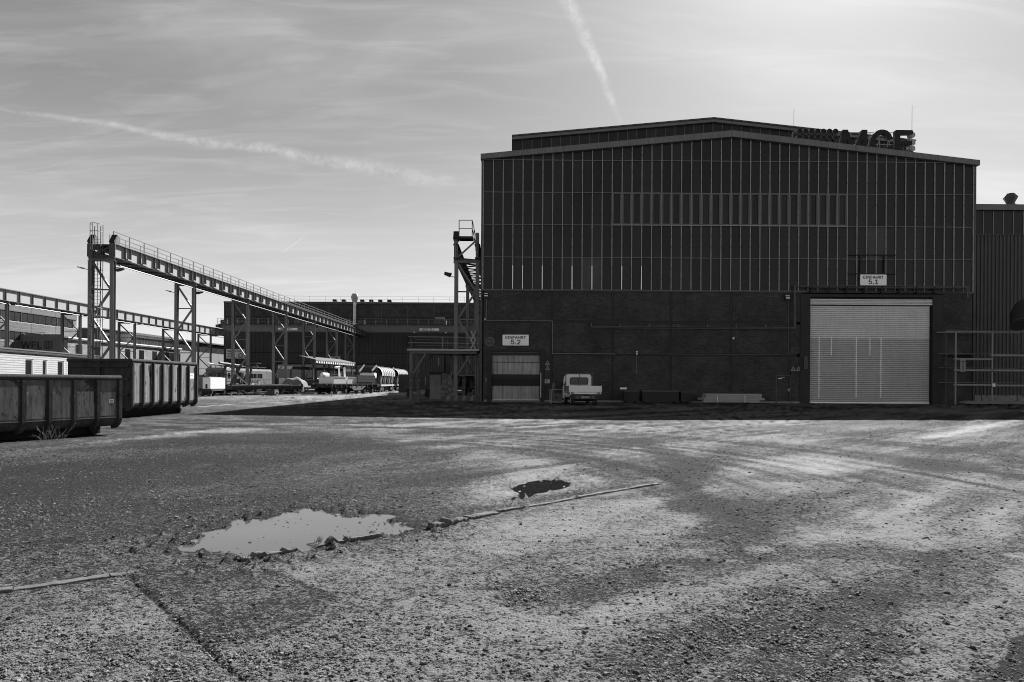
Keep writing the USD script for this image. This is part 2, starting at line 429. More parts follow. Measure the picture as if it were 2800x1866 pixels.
# glazed front: mullions at an even pitch, rails, one pane for every cell
MX = np.concatenate([np.linspace(X(1320.7, YF, 700), XM, 26), np.linspace(XM, X(2661, YF, 700), 26)[1:]])
tops = [None] + RAILS
kept = []
SPLIT = 13, 37
for i in range(50):
    a, b = MX[i] + 0.02, MX[i + 1] - 0.02
    for r in range(5):
        zt = None if r == 0 else RAILS[r - 1] - 0.02
        zb = RAILS[r] + 0.02
        za, zc = (slope(a, eave_bot, ridge_bot) - 0.03, slope(b, eave_bot, ridge_bot) - 0.03) if r == 0 else (zt, zt)
        if r == 2 and SPLIT[0] <= i < SPLIT[1]:
            w = MB().box(a + 0.02, a + 0.10, YF - 0.05, YF + 0.05, zb, zt).box(b - 0.14, b - 0.02, YF - 0.05, YF + 0.05, zb, zt)
            w.box(a + 0.10, b - 0.14, YF - 0.04, YF + 0.05, zb, zb + 0.11).box(a + 0.10, b - 0.14, YF - 0.04, YF + 0.05, zt - 0.08, zt)
            pth = hall.part('window', w, 'frame_grey')
            lean = rng.uniform(0.0, 0.02)
            hall.part('pane', MB().hexa([(a + 0.1, YF + 0.02, zb + 0.11), (b - 0.14, YF + 0.02 + lean, zb + 0.11), (b - 0.14, YF + 0.06 + lean, zb + 0.11), (a + 0.1, YF + 0.06, zb + 0.11),
                                         (a + 0.1, YF + 0.02, zt - 0.08), (b - 0.14, YF + 0.02 + lean, zt - 0.08), (b - 0.14, YF + 0.06 + lean, zt - 0.08), (a + 0.1, YF + 0.06, zt - 0.08)]), GLASSES[2 - (i % 2)], parent=pth)
            continue
        m = GLASSES[rng.integers(0, 4)]
        if (r == 4 and i in (10, 11)) or (r == 3 and i in (39, 40)) or (r == 2 and i in (0, 1, 2)):
            m = 'wired_glass_e' if r != 2 else 'wired_glass_c'
        t = rng.uniform(-0.006, 0.006, 2)
        hall.part('glass_panel', MB().hexa([(a, YF + 0.05 + t[0], zb), (b, YF + 0.05 + t[1], zb), (b, YF + 0.10, zb), (a, YF + 0.10, zb), (a, YF + 0.05 - t[1], za), (b, YF + 0.05 - t[0], zc), (b, YF + 0.10, zc), (a, YF + 0.10, za)]), m)
for i in range(51):
    mb = MB()
    for zb, zt in zip(RAILS, [slope(MX[i], eave_bot, ridge_bot) - 0.02] + RAILS[:-1]):
        # each length is clipped on at three places
        for q in range(3):
            c = zb + (zt - zb) * (q + 0.5) / 3
            mb.box(MX[i] - 0.03, MX[i] + 0.03, YF - 0.018, YF + 0.04, zb + 0.02 + (zt - zb) * q / 3, zb - 0.02 + (zt - zb) * (q + 1) / 3)
    hall.part('mullion', mb, 'mullion')
for i in (3, 4, 6, 9, 11, 14, 16):  # some glazing bars are paler along their lowest length
    hall.part('mullion_strip', MB().box(MX[i] - 0.036, MX[i] + 0.036, YF - 0.03, YF - 0.02, RAILS[4] + 0.05, RAILS[4] + 1.85), 'mullion_pale', label='pale strip on the lower part of a glazing bar')
for r, z in enumerate(RAILS):
    hall.part('rail', MB().box(MX[0], MX[50], YF - 0.03, YF + 0.05, z - 0.018, z + 0.018), 'rail' if r < 4 else 'steel_mid')
hall.part('window_sill', MB().box(MX[13], MX[37], YF - 0.09, YF - 0.035, RAILS[2] - 0.03, RAILS[2] + 0.03), 'mullion')
hall.part('corner_post', MB().box(XL, MX[0] - 0.03, YF - 0.02, YF + 0.34, 0, eave_bot - 0.05), 'steel')
hall.part('corner_post', MB().box(MX[50] + 0.03, XR, YF - 0.02, YF + 0.34, 0, eave_bot - 0.05), 'steel')
# brick infill between steel posts
GATE = X(2214, YF, 1000), X(2549, YF, 1000), 8.05
DOOR = X(1344.6, YF, 1050), X(1476.8, YF, 1050), Z(1410, 962, YF)
ZT = RAILS[4] - 0.12
cols = [X(p, YF, 950) for p in (1318, 1508, 1675, 1833.6, 1998, 2157)]
rows = [Z(1600, 969, YF), Z(1600, 881, YF)]
post = 0.11
for i, (a, b) in enumerate(zip(cols[:-1], cols[1:])):
    for zb, zt in ((0.0, rows[0] - post), (rows[0] + post, rows[1] - post), (rows[1] + post, ZT)):
        if i == 0 and zb == 0:
            hall.part('brick_panel', MB().box(a + post, DOOR[0] - 0.35, YF, YF + 0.3, 0, DOOR[2] + 0.2), 'brick')
            hall.part('brick_panel', MB().box(DOOR[1] + 0.35, b - post, YF, YF + 0.3, 0, DOOR[2] + 0.2), 'brick')
            continue
        if i == 0 and zt == rows[1] - post:
            hall.part('brick_panel', MB().box(a + post, b - post, YF, YF + 0.3, DOOR[2] + 0.203, zt), 'brick')
            continue
        hall.part('brick_panel', MB().box(a + post, b - post, YF, YF + 0.3, zb, zt), 'brick')
mx = X(2121, YF, 1000)
MAN = X(2124, YF, 1060), X(2161, YF, 1060), 2.08
for a, b, zb, zt in ((cols[-1] + post, X(2190, YF, 1000), MAN[2] + 0.3, rows[0] - post), (MAN[1] + 0.06, X(2190, YF, 1000), 0, MAN[2] + 0.297), (cols[-1] + post, X(2190, YF, 1000), rows[0] + post, rows[1] - post),
                     (cols[-1] + post, X(2190, YF, 1000), rows[1] + post, ZT), (X(2577, YF, 1000), XR - 0.25, 0, rows[0] - post), (X(2577, YF, 1000), XR - 0.25, rows[0] + post, ZT)):
    hall.part('brick_panel', MB().box(a, b, YF, YF + 0.3, zb, zt), 'brick')
for c in cols[1:]:
    hall.part('steel_post', MB().hbeam((c, YF + 0.15, 0), (c, YF + 0.15, ZT), 0.2, 0.27, 0.02, (0, 1, 0)), 'dark_steel')
for z in rows:
    hall.part('steel_beam', MB().box(XL + 0.2, GATE[0] - 1.0, YF + 0.02, YF + 0.28, z - post + 0.01, z + post - 0.01), 'dark_steel')
hall.part('sill_beam', MB().box(XL + 0.1, XR - 0.1, YF - 0.06, YF + 0.3, ZT, ZT + 0.1), 'steel')
hall.part('plinth', MB().box(XL + 0.3, GATE[0] - 0.3, YF - 0.03, YF - 0.001, -0.05, 0.13), 'concrete')
# big roller gate
hall.part('gate_jamb', MB().box(GATE[0] - 0.75, GATE[0], YF - 0.06, YF + 0.34, 0, 8.42), 'dark_steel')
hall.part('gate_jamb', MB().box(GATE[1], GATE[1] + 0.78, YF - 0.06, YF + 0.34, 0, 8.42), 'dark_steel')
hall.part('gate_lintel', MB().box(GATE[0], GATE[1], YF - 0.05, YF + 0.34, GATE[2] + 0.16, 8.42), 'dark_steel')
gate = hall.part('roller_gate', MB().box(GATE[0], GATE[1], YF + 0.26, YF + 0.33, 0.0, GATE[2] + 0.16), 'dark_steel')
zs = np.linspace(0.13, GATE[2] - 0.5, 51)
pitch = zs[1] - zs[0]
for z in zs[:-1]:
    t = rng.uniform(-0.004, 0.004)
    prof = [(YF + 0.22, z), (YF + 0.155 + t, z + pitch * 0.14), (YF + 0.145 + t, z + pitch * 0.5), (YF + 0.165 + t, z + pitch * 0.84), (YF + 0.22, z + pitch * 0.97)]
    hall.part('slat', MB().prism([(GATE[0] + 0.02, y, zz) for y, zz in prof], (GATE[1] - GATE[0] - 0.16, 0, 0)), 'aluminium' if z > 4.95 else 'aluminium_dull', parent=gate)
for z in np.linspace(GATE[2] - 0.44, GATE[2] + 0.02, 5)[:-1]:
    hall.part('slat', MB().prism([(GATE[0] + 0.02, YF + y, z + q) for y, q in ((0.1, 0), (0.02, 0.02), (0.01, 0.06), (0.03, 0.1), (0.1, 0.112))], (GATE[1] - GATE[0] + 0.03, 0, 0)), 'aluminium', parent=gate)
hall.part('bottom_bar', MB().box(GATE[0] + 0.02, GATE[1] - 0.14, YF + 0.12, YF + 0.21, 0.02, 0.12), 'aluminium_pale', parent=gate)
for px, lo in ((2242, 0), (2275.6, 975), (2344, 0), (2381, 978), (2411.5, 0)):  # pale upright strips laid over the slats
    x = X(px, YF, 1000)
    zb = 0.3 if not lo else Z(px, lo, YF)
    zt = Z(px, 925, YF)
    mb = MB()
    for z in zs[:-1]:
        if zb < z < zt:
            mb.prism([(x - 0.045, YF + y, z + q) for y, q in ((0.15, pitch * 0.1), (0.136, pitch * 0.5), (0.155, pitch * 0.86))], (0.09, 0, 0))
    hall.part('pale_strip', mb, 'aluminium_pale', parent=gate)
# fast door with a dark middle band
hall.part('door_jamb', MB().box(DOOR[0] - 0.35, DOOR[0], YF - 0.05, YF + 0.34, 0, DOOR[2] + 0.2), 'dark_steel')
hall.part('door_jamb', MB().box(DOOR[1], DOOR[1] + 0.35, YF - 0.05, YF + 0.34, 0, DOOR[2] + 0.2), 'dark_steel')
hall.part('door_lintel', MB().box(DOOR[0], DOOR[1], YF - 0.05, YF + 0.34, DOOR[2], DOOR[2] + 0.2), 'dark_steel')
fast = hall.part('fabric_door', MB().box(DOOR[0], DOOR[1], YF + 0.24, YF + 0.3, 0.02, DOOR[2]), 'dark_steel')
zz = [Z(1410, 580 + v * 0.35714, YF) for v in (1445, 1331, 1245, 1150, 1072)]
zz[-1] = DOOR[2] - 0.02


def pleats(za, zb, mat, amp):
    xs = np.linspace(DOOR[0] + 0.03, DOOR[1] - 0.03, 60)
    y = YF + 0.17 + amp * np.sin(xs * 24) + amp * rng.normal(0, 0.5, 60)
    rows_ = [np.column_stack([xs, y + k, np.full(60, z)]) for z, k in ((za, 0), ((za + zb) / 2, -0.02), (zb, 0))]
    hall.part('door_curtain', MB().sheet(np.stack(rows_)), mat, parent=fast)


pleats(zz[0], zz[1], 'curtain', 0.012)
pleats(zz[2] + 0.02, zz[3] - 0.02, 'curtain', 0.006)
pleats(zz[3] + 0.02, zz[4], 'curtain', 0.006)
hall.part('door_band', MB().box(DOOR[0] + 0.02, DOOR[1] - 0.02, YF + 0.10, YF + 0.16, zz[1], zz[2] - 0.32), 'black', parent=fast)
hall.part('door_band', MB().box(DOOR[0] + 0.02, DOOR[1] - 0.02, YF + 0.12, YF + 0.16, zz[2] - 0.31, zz[2]), 'dark_steel', parent=fast)
hall.part('door_batten', MB().box(DOOR[0] + 0.02, DOOR[1] - 0.02, YF + 0.12, YF + 0.16, zz[3] - 0.015, zz[3] + 0.015), 'dark_steel', parent=fast)
hall.part('bottom_bar', MB().box(DOOR[0] + 0.02, DOOR[1] - 0.02, YF + 0.08, YF + 0.18, 0.04, 0.15), 'aluminium_pale', parent=fast)
for k in range(12):
    hall.part('hazard_stripe', MB().prism([(DOOR[1] + 0.01, YF - 0.055, 0.3 + k * 0.16), (DOOR[1] + 0.08, YF - 0.055, 0.36 + k * 0.16), (DOOR[1] + 0.08, YF - 0.055, 0.44 + k * 0.16), (DOOR[1] + 0.01, YF - 0.055, 0.38 + k * 0.16)], (0, 0.004, 0)), 'sign_white')
# man door
md = hall.part('door', MB().box(MAN[0], MAN[1], YF + 0.02, YF + 0.08, 0.02, MAN[2]), 'steel_mid')
hall.part('door_frame', MB().box(MAN[0] - 0.1, MAN[0], YF - 0.04, YF + 0.2, 0, MAN[2] + 0.1).box(MAN[1], MAN[1] + 0.05, YF - 0.04, YF + 0.2, 0, MAN[2] + 0.1).box(MAN[0], MAN[1], YF - 0.04, YF + 0.2, MAN[2], MAN[2] + 0.1), 'steel', parent=md)
hall.part('handle', MB().box(MAN[1] - 0.12, MAN[1] - 0.08, YF - 0.01, YF + 0.02, 0.9, 1.12).box(MAN[1] - 0.24, MAN[1] - 0.08, YF - 0.05, YF - 0.02, 1.02, 1.05), 'aluminium', parent=md)
hall.part('door_closer', MB().box(MAN[0] + 0.1, MAN[0] + 0.36, YF - 0.04, YF + 0.02, 1.86, 1.93).box(MAN[0] + 0.3, MAN[0] + 0.6, YF - 0.06, YF - 0.04, 1.95, 1.97), 'aluminium', parent=md)
hall.part('door_plate', MB().lathe([(0, 0), (0.1, 0), (0.1, 0.01), (0, 0.01)], (MAN[0] + 0.72, YF + 0.008, 1.4), 16, 'y'), 'steel_light', parent=md)
# raised roof part
YM = 57.5
mon_x = X(1400, YM, 373), 2 * XM - X(1400, YM, 373)
mt, mrt = Z(1400, 373, YM), Z(1947, 324.8, YM)
mon_drop = mt - Z(2490, 386, YM)
msl = lambda x, lo, hi: hi - (hi - lo + (mon_drop if x > XM else 0)) * abs(x - XM) / (XM - mon_x[0])
lift = 0.36
hall.part('roof_monitor', MB().prism([(mon_x[0], YM + 0.1, 17), (mon_x[1], YM + 0.1, 17), (mon_x[1], YM + 0.1, mt - mon_drop - lift), (XM, YM + 0.1, mrt - lift), (mon_x[0], YM + 0.1, mt - lift)], (0, 60, 0)), 'dark_steel')
for a, b in ((mon_x[0], XM), (mon_x[1], XM)):
    za, zb = msl(a, mt, mrt), mrt
    hall.part('monitor_fascia', MB().prism([(a, YM - 0.25, za - lift), (b, YM - 0.25, zb - lift), (b, YM - 0.25, zb - 0.12), (a, YM - 0.25, za - 0.12)], (0, 0.3, 0)), 'fascia')
    hall.part('monitor_roof', MB().prism([(a, YM - 0.35, za - 0.11), (b, YM - 0.35, zb - 0.11), (b, YM - 0.35, zb), (a, YM - 0.35, za)], (0, 60.5, 0)), 'roofing')
nm = 42
mxs = np.linspace(mon_x[0] + 0.1, mon_x[1] - 0.1, nm + 1)
for a, b in zip(mxs[:-1], mxs[1:]):
    lo = [slope(t, eave_top, ridge_top) - 0.2 for t in (a, b)]
    hi = [msl(t, mt, mrt) - lift - 0.01 for t in (a, b)]
    hall.part('monitor_panel', MB().hexa([(a + 0.02, YM + 0.02, lo[0]), (b - 0.02, YM + 0.02, lo[1]), (b - 0.02, YM + 0.07, lo[1]), (a + 0.02, YM + 0.07, lo[0]), (a + 0.02, YM + 0.02, hi[0]), (b - 0.02, YM + 0.02, hi[1]), (b - 0.02, YM + 0.07, hi[1]), (a + 0.02, YM + 0.07, hi[0])]), GLASSES[rng.integers(0, 4)])
for x in mxs[1:-1]:
    hall.part('monitor_bar', MB().box(x - 0.025, x + 0.025, YM - 0.02, YM + 0.03, slope(x, eave_top, ridge_top) - 0.2, msl(x, mt, mrt) - lift - 0.02), 'frame_grey')

# lower hall beside it
YS = 60.0
zt, zg = Z(2740, 560.7, YS), Z(2740, 643, YS)
low = Thing('side_hall', 'lower side hall with corrugated cladding right of the main hall', 'factory hall', loc=(60, YS, 0))
x0, x1 = XR - 0.3, 92.0
low.part('wall', MB().box(x0, x1, YS + 0.15, HALL_BACK, 0, zt - 0.5), 'dark_steel')
low.part('roof', MB().box(x0, x1 + 0.3, YS - 0.25, HALL_BACK, zt - 0.5, zt), 'fascia')
pw = 0.885
for k in range(16):
    a = x0 + 0.7 + k * pw
    low.part('glass_panel', MB().box(a, a + pw - 0.05, YS + 0.05, YS + 0.1, zg + 0.05, zt - 0.52), GLASSES[rng.integers(0, 4)])
    low.part('mullion', MB().box(a - 0.05, a - 0.003, YS, YS + 0.06, zg + 0.05, zt - 0.55), 'mullion')
xs = np.arange(x0, x1, 0.33)
mb = MB()
prof = []
for x in xs:
    prof += [(x, 0.08), (x + 0.14, 0.08), (x + 0.18, 0.0), (x + 0.29, 0.0)]
prof = np.array(prof)
g = np.stack([np.column_stack([prof[:, 0], YS + prof[:, 1], np.full(len(prof), z)]) for z in (0.55, 4.0, 7.0, zg)])
low.part('corrugated_cladding', mb.sheet(g), 'annex_clad')
low.part('rail', MB().box(x0, x1, YS - 0.04, YS + 0.1, zg, zg + 0.06), 'steel')
low.part('plinth', MB().box(x0, x1, YS - 0.1, YS + 0.1, 0, 0.6), 'concrete')
YV = YS + 0.75
vx, vz = X(2763, YV, 540), zt + 0.1
vent = Thing('roof_vent', 'dark faceted ventilator cowl on the side hall roof', 'roof vent', loc=(vx, YV, vz))
vent.part('neck', MB().lathe([(0.45, vz - 0.05), (0.45, vz + 0.1), (0.33, vz + 0.12), (0.33, vz + 0.3)], (vx, YV, 0), 16), 'steel')
vent.part('cowl', MB().lathe([(0.3, vz + 0.2), (0.56, vz + 0.72), (0.56, vz + 0.78), (0.3, vz + 1.1), (0, vz + 1.1)], (vx, YV, 0), 8), 'steel')

# dark duct that comes into the picture at the right edge
dY = 50.2
c = at(2782, 887, dY)
duct = Thing('exhaust_duct', 'large dark round duct in front of the corrugated side hall', 'duct', loc=(c[0], dY, 0))
t = np.linspace(0, 1, 9)
ctr = np.column_stack([c[0] + 1.3 * (1 - np.cos(t * 1.3)), dY - 0.2 + 0.5 * t, c[2] + 1.5 * np.sin(t * 1.3)])
tan_ = np.gradient(ctr, axis=0)
tan_ /= np.linalg.norm(tan_, axis=1)[:, None]
sid = np.cross(tan_, (0, 1.0, 0))
sid /= np.linalg.norm(sid, axis=1)[:, None]
th_ = np.linspace(0, 2 * np.pi, 25)
duct.part('elbow', MB().sheet(ctr[:, None] + 0.56 * (np.cos(th_)[None, :, None] * sid[:, None] + np.sin(th_)[None, :, None] * np.cross(tan_, sid)[:, None])), 'black', smooth=40)
duct.part('flange', MB().tube(ctr[0] - (0.02, 0.1, 0.08), ctr[0] + (0.0, 0.0, 0.05), 0.62, 20), 'dark_steel')
duct.part('pipe', MB().tube(ctr[-1], (c[0] + 6.0, dY + 0.3, c[2] + 2.2), 0.56, 18), 'black')
duct.part('support', MB().tube((c[0] + 5.0, dY + 0.3, 0), (c[0] + 5.0, dY + 0.3, c[2] + 1.5), 0.08, 8), 'dark_steel')

# roof sign and rods
z14 = lambda x, y: (2150 + x * 0.1615, 320 + y * 0.1615)
YR = 54.6
c0 = at(*z14(1500, 262), YR)
sign = Thing('roof_sign', 'big black roof sign of three letters with rows of round drums', 'sign', loc=(c0[0], YR, c0[2] - 2.2))
zt_, hgt = c0[2] + 0.12, 1.9
for ch, a, b in (('M', 945, 1368), ('C', 1436, 1788), ('E', 1842, 2140)):
    pa, pb = at(*z14(a, 262), YR), at(*z14(b, 262), YR)
    cx, w = (pa[0] + pb[0]) / 2, pb[0] - pa[0]
    sign.part('letter', MB().text(ch, hgt, (cx, YR, zt_ - hgt / 2), 0.06, True, width=w), 'black')
    sign.part('letter_side', MB().text(ch, hgt, (cx, YR + 0.30, zt_ - hgt / 2), 0.29, True, width=w), 'frame_grey')
for k in range(7):
    for r, y in enumerate((252, 355)):
        p = at(*z14(218 + 101.2 * k, y + 5 * (k > 3)), YR)
        sign.part('drum', MB().lathe([(0.20, -0.1), (0.235, -0.1), (0.235, 0.32), (0.0, 0.32)], p, 20, 'y'), 'frame_grey')
        sign.part('drum_face', MB().lathe([(0.0, -0.05), (0.20, -0.05), (0.20, 0.0)], p, 20, 'y'), 'black')
for y in (312, 428, 540):
    p = at(*z14(2128, y), YR + 0.4)
    sign.part('drum', MB().lathe([(0.0, -0.1), (0.21, -0.1), (0.235, -0.08), (0.235, 0.3), (0.0, 0.3)], p, 20, 'y'), 'steel_light')
xa, xb = at(*z14(140, 262), YR)[0], at(*z14(2130, 262), YR)[0]
fr = MB()
for dz in (0.0, -0.95):
    fr.bar((xa, YR + 0.42, zt_ + dz), (xb, YR + 0.42, zt_ + dz), 0.05, 0.05)
for k in range(13):
    x = xa + (xb - xa) * k / 12
    fr.bar((x, YR + 0.45, zt_), (x, YR + 0.45, slope(x, eave_top, ridge_top) - 0.2), 0.045, 0.045)
    fr.bar((x, YR + 0.45, zt_ - 0.1), (x + 0.1, YR + 1.5, slope(x, eave_top, ridge_top) - 0.1), 0.04, 0.04)
sign.part('frame', fr, 'steel_light')
for k, (px, py, lab) in enumerate(((2171, 297, 'thin lightning rod left of the round drums on the roof'), (2494, 288, 'thin lightning rod above the last letter of the roof sign'))):
    p = at(px, py, YR + 0.2)
    t = Thing('lightning_rod', lab, 'lightning rod', loc=(p[0], p[1], slope(p[0], eave_top, ridge_top)))
    t.part('rod', MB().tube((p[0], p[1], slope(p[0], eave_top, ridge_top) - 0.1), p, 0.018, 6, 0.008), 'steel_mid')
# ------------------------------------------------------------------ crane runways
brick('brick_side', 0.22, 0.16, 0.3, axis='y')
grey('yard_clad', 0.10, rough=0.5, var=0.12, scale=0.4, fine=9, streak=0.15)
grey('light_clad', 0.24, spec=0.0, rough=0.75, var=0.08, scale=0.3, fine=9, streak=0.1)
grey('far_panel', 0.045, rough=0.7, var=0.3, scale=0.25, fine=4, streak=0.4)
grey('strip_glass', 0.03, rough=0.25, var=0.4, scale=0.4, fine=6, streak=0.3)
LEG_Y = [54.1 + 13.81 * i for i in range(7)]
GZ0, GZ1 = 11.2, 12.27          # bottom and top of the runway girders


def lattice_leg(t, xa, xb, y, top=GZ0, wcol=0.30, d=0.35, zig=2.2, mat='steel_mid', base=0.0):
    """Two H columns with a cap and zigzag bracing between them."""
    for x in (xa, xb):
        t.part('column', MB().hbeam((x, y, base), (x, y, top - 0.3), wcol, d, 0.022, (0, 1, 0)), mat)
        t.part('base_plate', MB().box(x - 0.25, x + 0.25, y - 0.25, y + 0.25, base, base + 0.04), mat)
    t.part('cap_beam', MB().hbeam((xa - 0.22, y, top - 0.17), (xb + 0.22, y, top - 0.17), 0.34, 0.3, 0.02), mat)
    z, k = top - 0.42, 0
    while z - zig > base + 0.2:
        a, b = (xa + wcol / 2, xb - wcol / 2) if k % 2 == 0 else (xb - wcol / 2, xa + wcol / 2)
        t.part('brace', MB().bar((a, y - 0.02, z), (b, y - 0.02, z - zig + 0.1), 0.16, 0.14, (0, 1, 0)), mat)
        z -= zig
        t.part('strut', MB().box(xa + wcol / 2, xb - wcol / 2, y - 0.05, y + 0.05, z + 0.0, z + 0.09), mat)
        k += 1


def girder(t, x, y0, y1, first, pitch, face, depth=(GZ0, GZ1), pairs=True, brackets=True):
    """A plate girder along the yard; face is the side that carries the stiffeners we see."""
    zb, zt = depth
    t.part('web', MB().box(x - 0.008, x + 0.008, y0, y1, zb + 0.03, zt - 0.03), 'girder_paint')
    t.part('top_flange', MB().box(x - 0.22, x + 0.22, y0, y1, zt - 0.03, zt), 'steel_mid')
    t.part('bottom_flange', MB().box(x - 0.19, x + 0.19, y0, y1, zb, zb + 0.03), 'steel_mid')
    t.part('crane_rail', MB().box(x - 0.04, x + 0.04, y0, y1, zt + 0.001, zt + 0.09), 'steel')
    y = first
    while y < y1 - 0.2:
        for dy in ((0.0, 0.8) if pairs else (0.0,)):
            if y + dy < y1 - 0.1:
                t.part('stiffener', MB().box(x + 0.009, x + 0.19 * 1, y + dy - 0.012, y + dy + 0.012, zb + 0.031, zt - 0.031).box(x - 0.19, x - 0.009, y + dy - 0.012, y + dy + 0.012, zb + 0.031, zt - 0.031), 'steel_mid')
        if brackets:
            t.part('bracket', MB().prism([(x + 0.2, y - 0.02, zb + 0.02), (x + 0.2, y - 0.02, zb + 0.16), (x + 0.36, y - 0.02, zb + 0.12), (x + 0.36, y - 0.02, zb + 0.02)], (0, 0.68, 0)), 'girder_paint')
        y += pitch


def end_stop(t, x, y, z):
    t.part('end_stop', MB().prism([(x - 0.2, y, z), (x - 0.2, y + 0.75, z), (x - 0.2, y + 0.75, z + 0.62), (x - 0.2, y + 0.45, z + 0.68)], (0.4, 0, 0)), 'frame_grey')
    t.part('buffer', MB().bar((x, y - 0.05, z + 0.1), (x, y + 0.4, z + 0.72), 0.42, 0.14, (0, -1, 1)), 'black')


def railing(t, pts, h=1.12, step=2.3, r=0.03, mids=(0.55,), mat='steel_mid', post='square'):
    """Posts and rails along a line of points at deck height."""
    for a, b in zip(pts[:-1], pts[1:]):
        a, b = V3(*a), V3(*b)
        L = np.linalg.norm(b - a)
        m = max(1, round(L / step))
        for k in range(m + 1):
            p = a + (b - a) * k / m
            t.part('rail_post', MB().box(p[0] - r, p[0] + r, p[1] - r, p[1] + r, p[2], p[2] + h), mat)
        for z in (*mids, h):
            t.part('handrail', MB().bar(a + (0, 0, z), b + (0, 0, z), r * 1.6, r * 1.6), mat)


XA, XB = X(243.4, 53.93), X(303.4, 53.93)
g1 = Thing('crane_runway', 'tall crane runway on lattice legs with railing and caged ladder at its front end', 'crane runway', loc=(XB, 54.1, 0))
for y in LEG_Y:
    lattice_leg(g1, XA, XB, y)
Y0, Y1 = 53.98, 147.0
girder(g1, XB, Y0, Y1, 55.6, 2.302, 1)
girder(g1, XA, Y0, Y1, 55.6, 2.302, 1, pairs=False, brackets=False)
for x in (XA, XB):
    end_stop(g1, x, Y0, GZ1)
g1.part('walkway', MB().box(XA + 0.25, XB - 0.25, Y0, Y1, GZ1 - 0.12, GZ1 - 0.08), 'dark_steel')
g1.part('soffit', MB().box(XA + 0.2, XB - 0.2, Y0 + 1.0, Y1, GZ0 + 0.04, GZ0 + 0.08), 'dark_steel')
for k in range(41):
    y = Y0 + 0.4 + k * 2.3
    g1.part('cross_bar', MB().bar((XA, y, GZ0 - 0.02), (XB, y + 1.1, GZ0 - 0.02), 0.1, 0.1), 'steel')
railing(g1, [(XB - 0.42, Y0 + 0.9, GZ1), (XB - 0.42, Y1 - 0.5, GZ1)], 1.15, 2.302, 0.032, (0.38, 0.76))
railing(g1, [(XA + 0.35, Y0 + 2.0, GZ1), (XA + 0.35, Y1 - 0.5, GZ1)], 1.1, 2.302, 0.02, (0.38, 0.76))
# cross frame that closes the front end
ef = MB().bar((XA, Y0 + 0.1, GZ0 + 0.2), (XB, Y0 + 0.1, GZ1 - 0.2), 0.1, 0.1, (0, 1, 0)).bar((XB, Y0 + 0.14, GZ0 + 0.2), (XA, Y0 + 0.14, GZ1 - 0.2), 0.1, 0.1, (0, 1, 0))
ef.box(XA, XB, Y0 + 0.05, Y0 + 0.2, GZ1 - 0.15, GZ1 - 0.05).box(XA, XB, Y0 + 0.05, Y0 + 0.2, GZ0 + 0.05, GZ0 + 0.15)
g1.part('end_frame', ef, 'steel')
for x in (XA, XB):
    g1.part('end_plate', MB().box(x - 0.24, x + 0.24, Y0 - 0.02, Y0 + 0.05, GZ0 + 0.03, GZ1 - 0.03), 'steel')
# caged ladder on the first leg
lx, ly = XA + 0.72, 53.75
lad = g1.part('ladder', MB().box(lx - 0.27, lx - 0.22, ly - 0.03, ly + 0.03, 0.3, GZ1 + 1.3).box(lx + 0.22, lx + 0.27, ly - 0.03, ly + 0.03, 0.3, GZ1 + 1.3), 'steel')
for k in range(44):
    g1.part('rung', MB().box(lx - 0.22, lx + 0.22, ly - 0.012, ly + 0.012, 0.5 + k * 0.28, 0.525 + k * 0.28), 'steel', parent=lad)
ang = np.linspace(0, math.pi, 9)
arc = np.column_stack([lx - 0.42 * np.cos(ang), ly - 0.68 * np.sin(ang)])
for z in np.arange(2.6, GZ1 + 1.4, 1.5).tolist() + [GZ1 + 1.42]:
    g1.part('hoop', MB().path([(*a, z) for a in arc], 0.022, 5), 'steel', parent=lad)
for a in arc[[0, 2, 4, 6, 8]]:
    g1.part('cage_bar', MB().box(a[0] - 0.02, a[0] + 0.02, a[1] - 0.015, a[1] + 0.015, 2.5, GZ1 + 1.42), 'steel', parent=lad)
# floodlights and cable under the runway
for i, y in enumerate(LEG_Y):
    g1.part('floodlight', MB().bar((XB + 0.18, y - 0.1, 10.35), (XB + 0.6, y - 0.1, 10.4), 0.05, 0.05).hexa([(XB + 0.35, y - 0.3, 10.05), (XB + 0.85, y - 0.3, 10.2), (XB + 0.85, y + 0.1, 10.2), (XB + 0.35, y + 0.1, 10.05), (XB + 0.3, y - 0.3, 10.25), (XB + 0.9, y - 0.3, 10.32), (XB + 0.9, y + 0.1, 10.32), (XB + 0.3, y + 0.1, 10.25)]), 'dark_steel')
    g1.part('lamp_arm', MB().bar((XA - 0.15, y - 0.1, 10.2), (XA - 0.75, y - 0.1, 10.3), 0.05, 0.05).bar((XA - 0.5, y - 0.1, 10.3), (XA - 1.0, y - 0.1, 10.4), 0.14, 0.07), 'dark_steel')
g1.part('cable_tray', MB().tube((XB + 0.05, Y0 + 1, GZ0 - 0.55), (XB + 0.05, Y1, GZ0 - 0.55), 0.04, 6), 'steel_mid')

XC = X(18, 81.7)
g2 = Thing('crane_runway', 'farther single girder crane runway at the left edge of the yard', 'crane runway', loc=(XC, 81.7, 0))
for y in LEG_Y[1:]:
    lattice_leg(g2, XC - 2.5, XC, y, 10.85, 0.28, 0.34)
girder(g2, XC, 66, 143.2, 67.55, 2.302, 1, (10.85, 12.2), pairs=False, brackets=False)
g2.part('soffit', MB().box(XC - 2.5, XC - 0.2, 66, 143.2, 10.9, 10.94), 'dark_steel')
for y in LEG_Y[1:]:
    g2.part('floodlight', MB().bar((XC + 0.18, y, 10.4), (XC + 0.9, y, 10.4), 0.06, 0.06).bar((XC + 0.5, y, 10.42), (XC + 1.3, y, 10.5), 0.25, 0.1), 'dark_steel')
g2.part('cable_tray', MB().tube((XC + 0.05, 66, 10.5), (XC + 0.05, 143, 10.5), 0.05, 6), 'steel_mid')

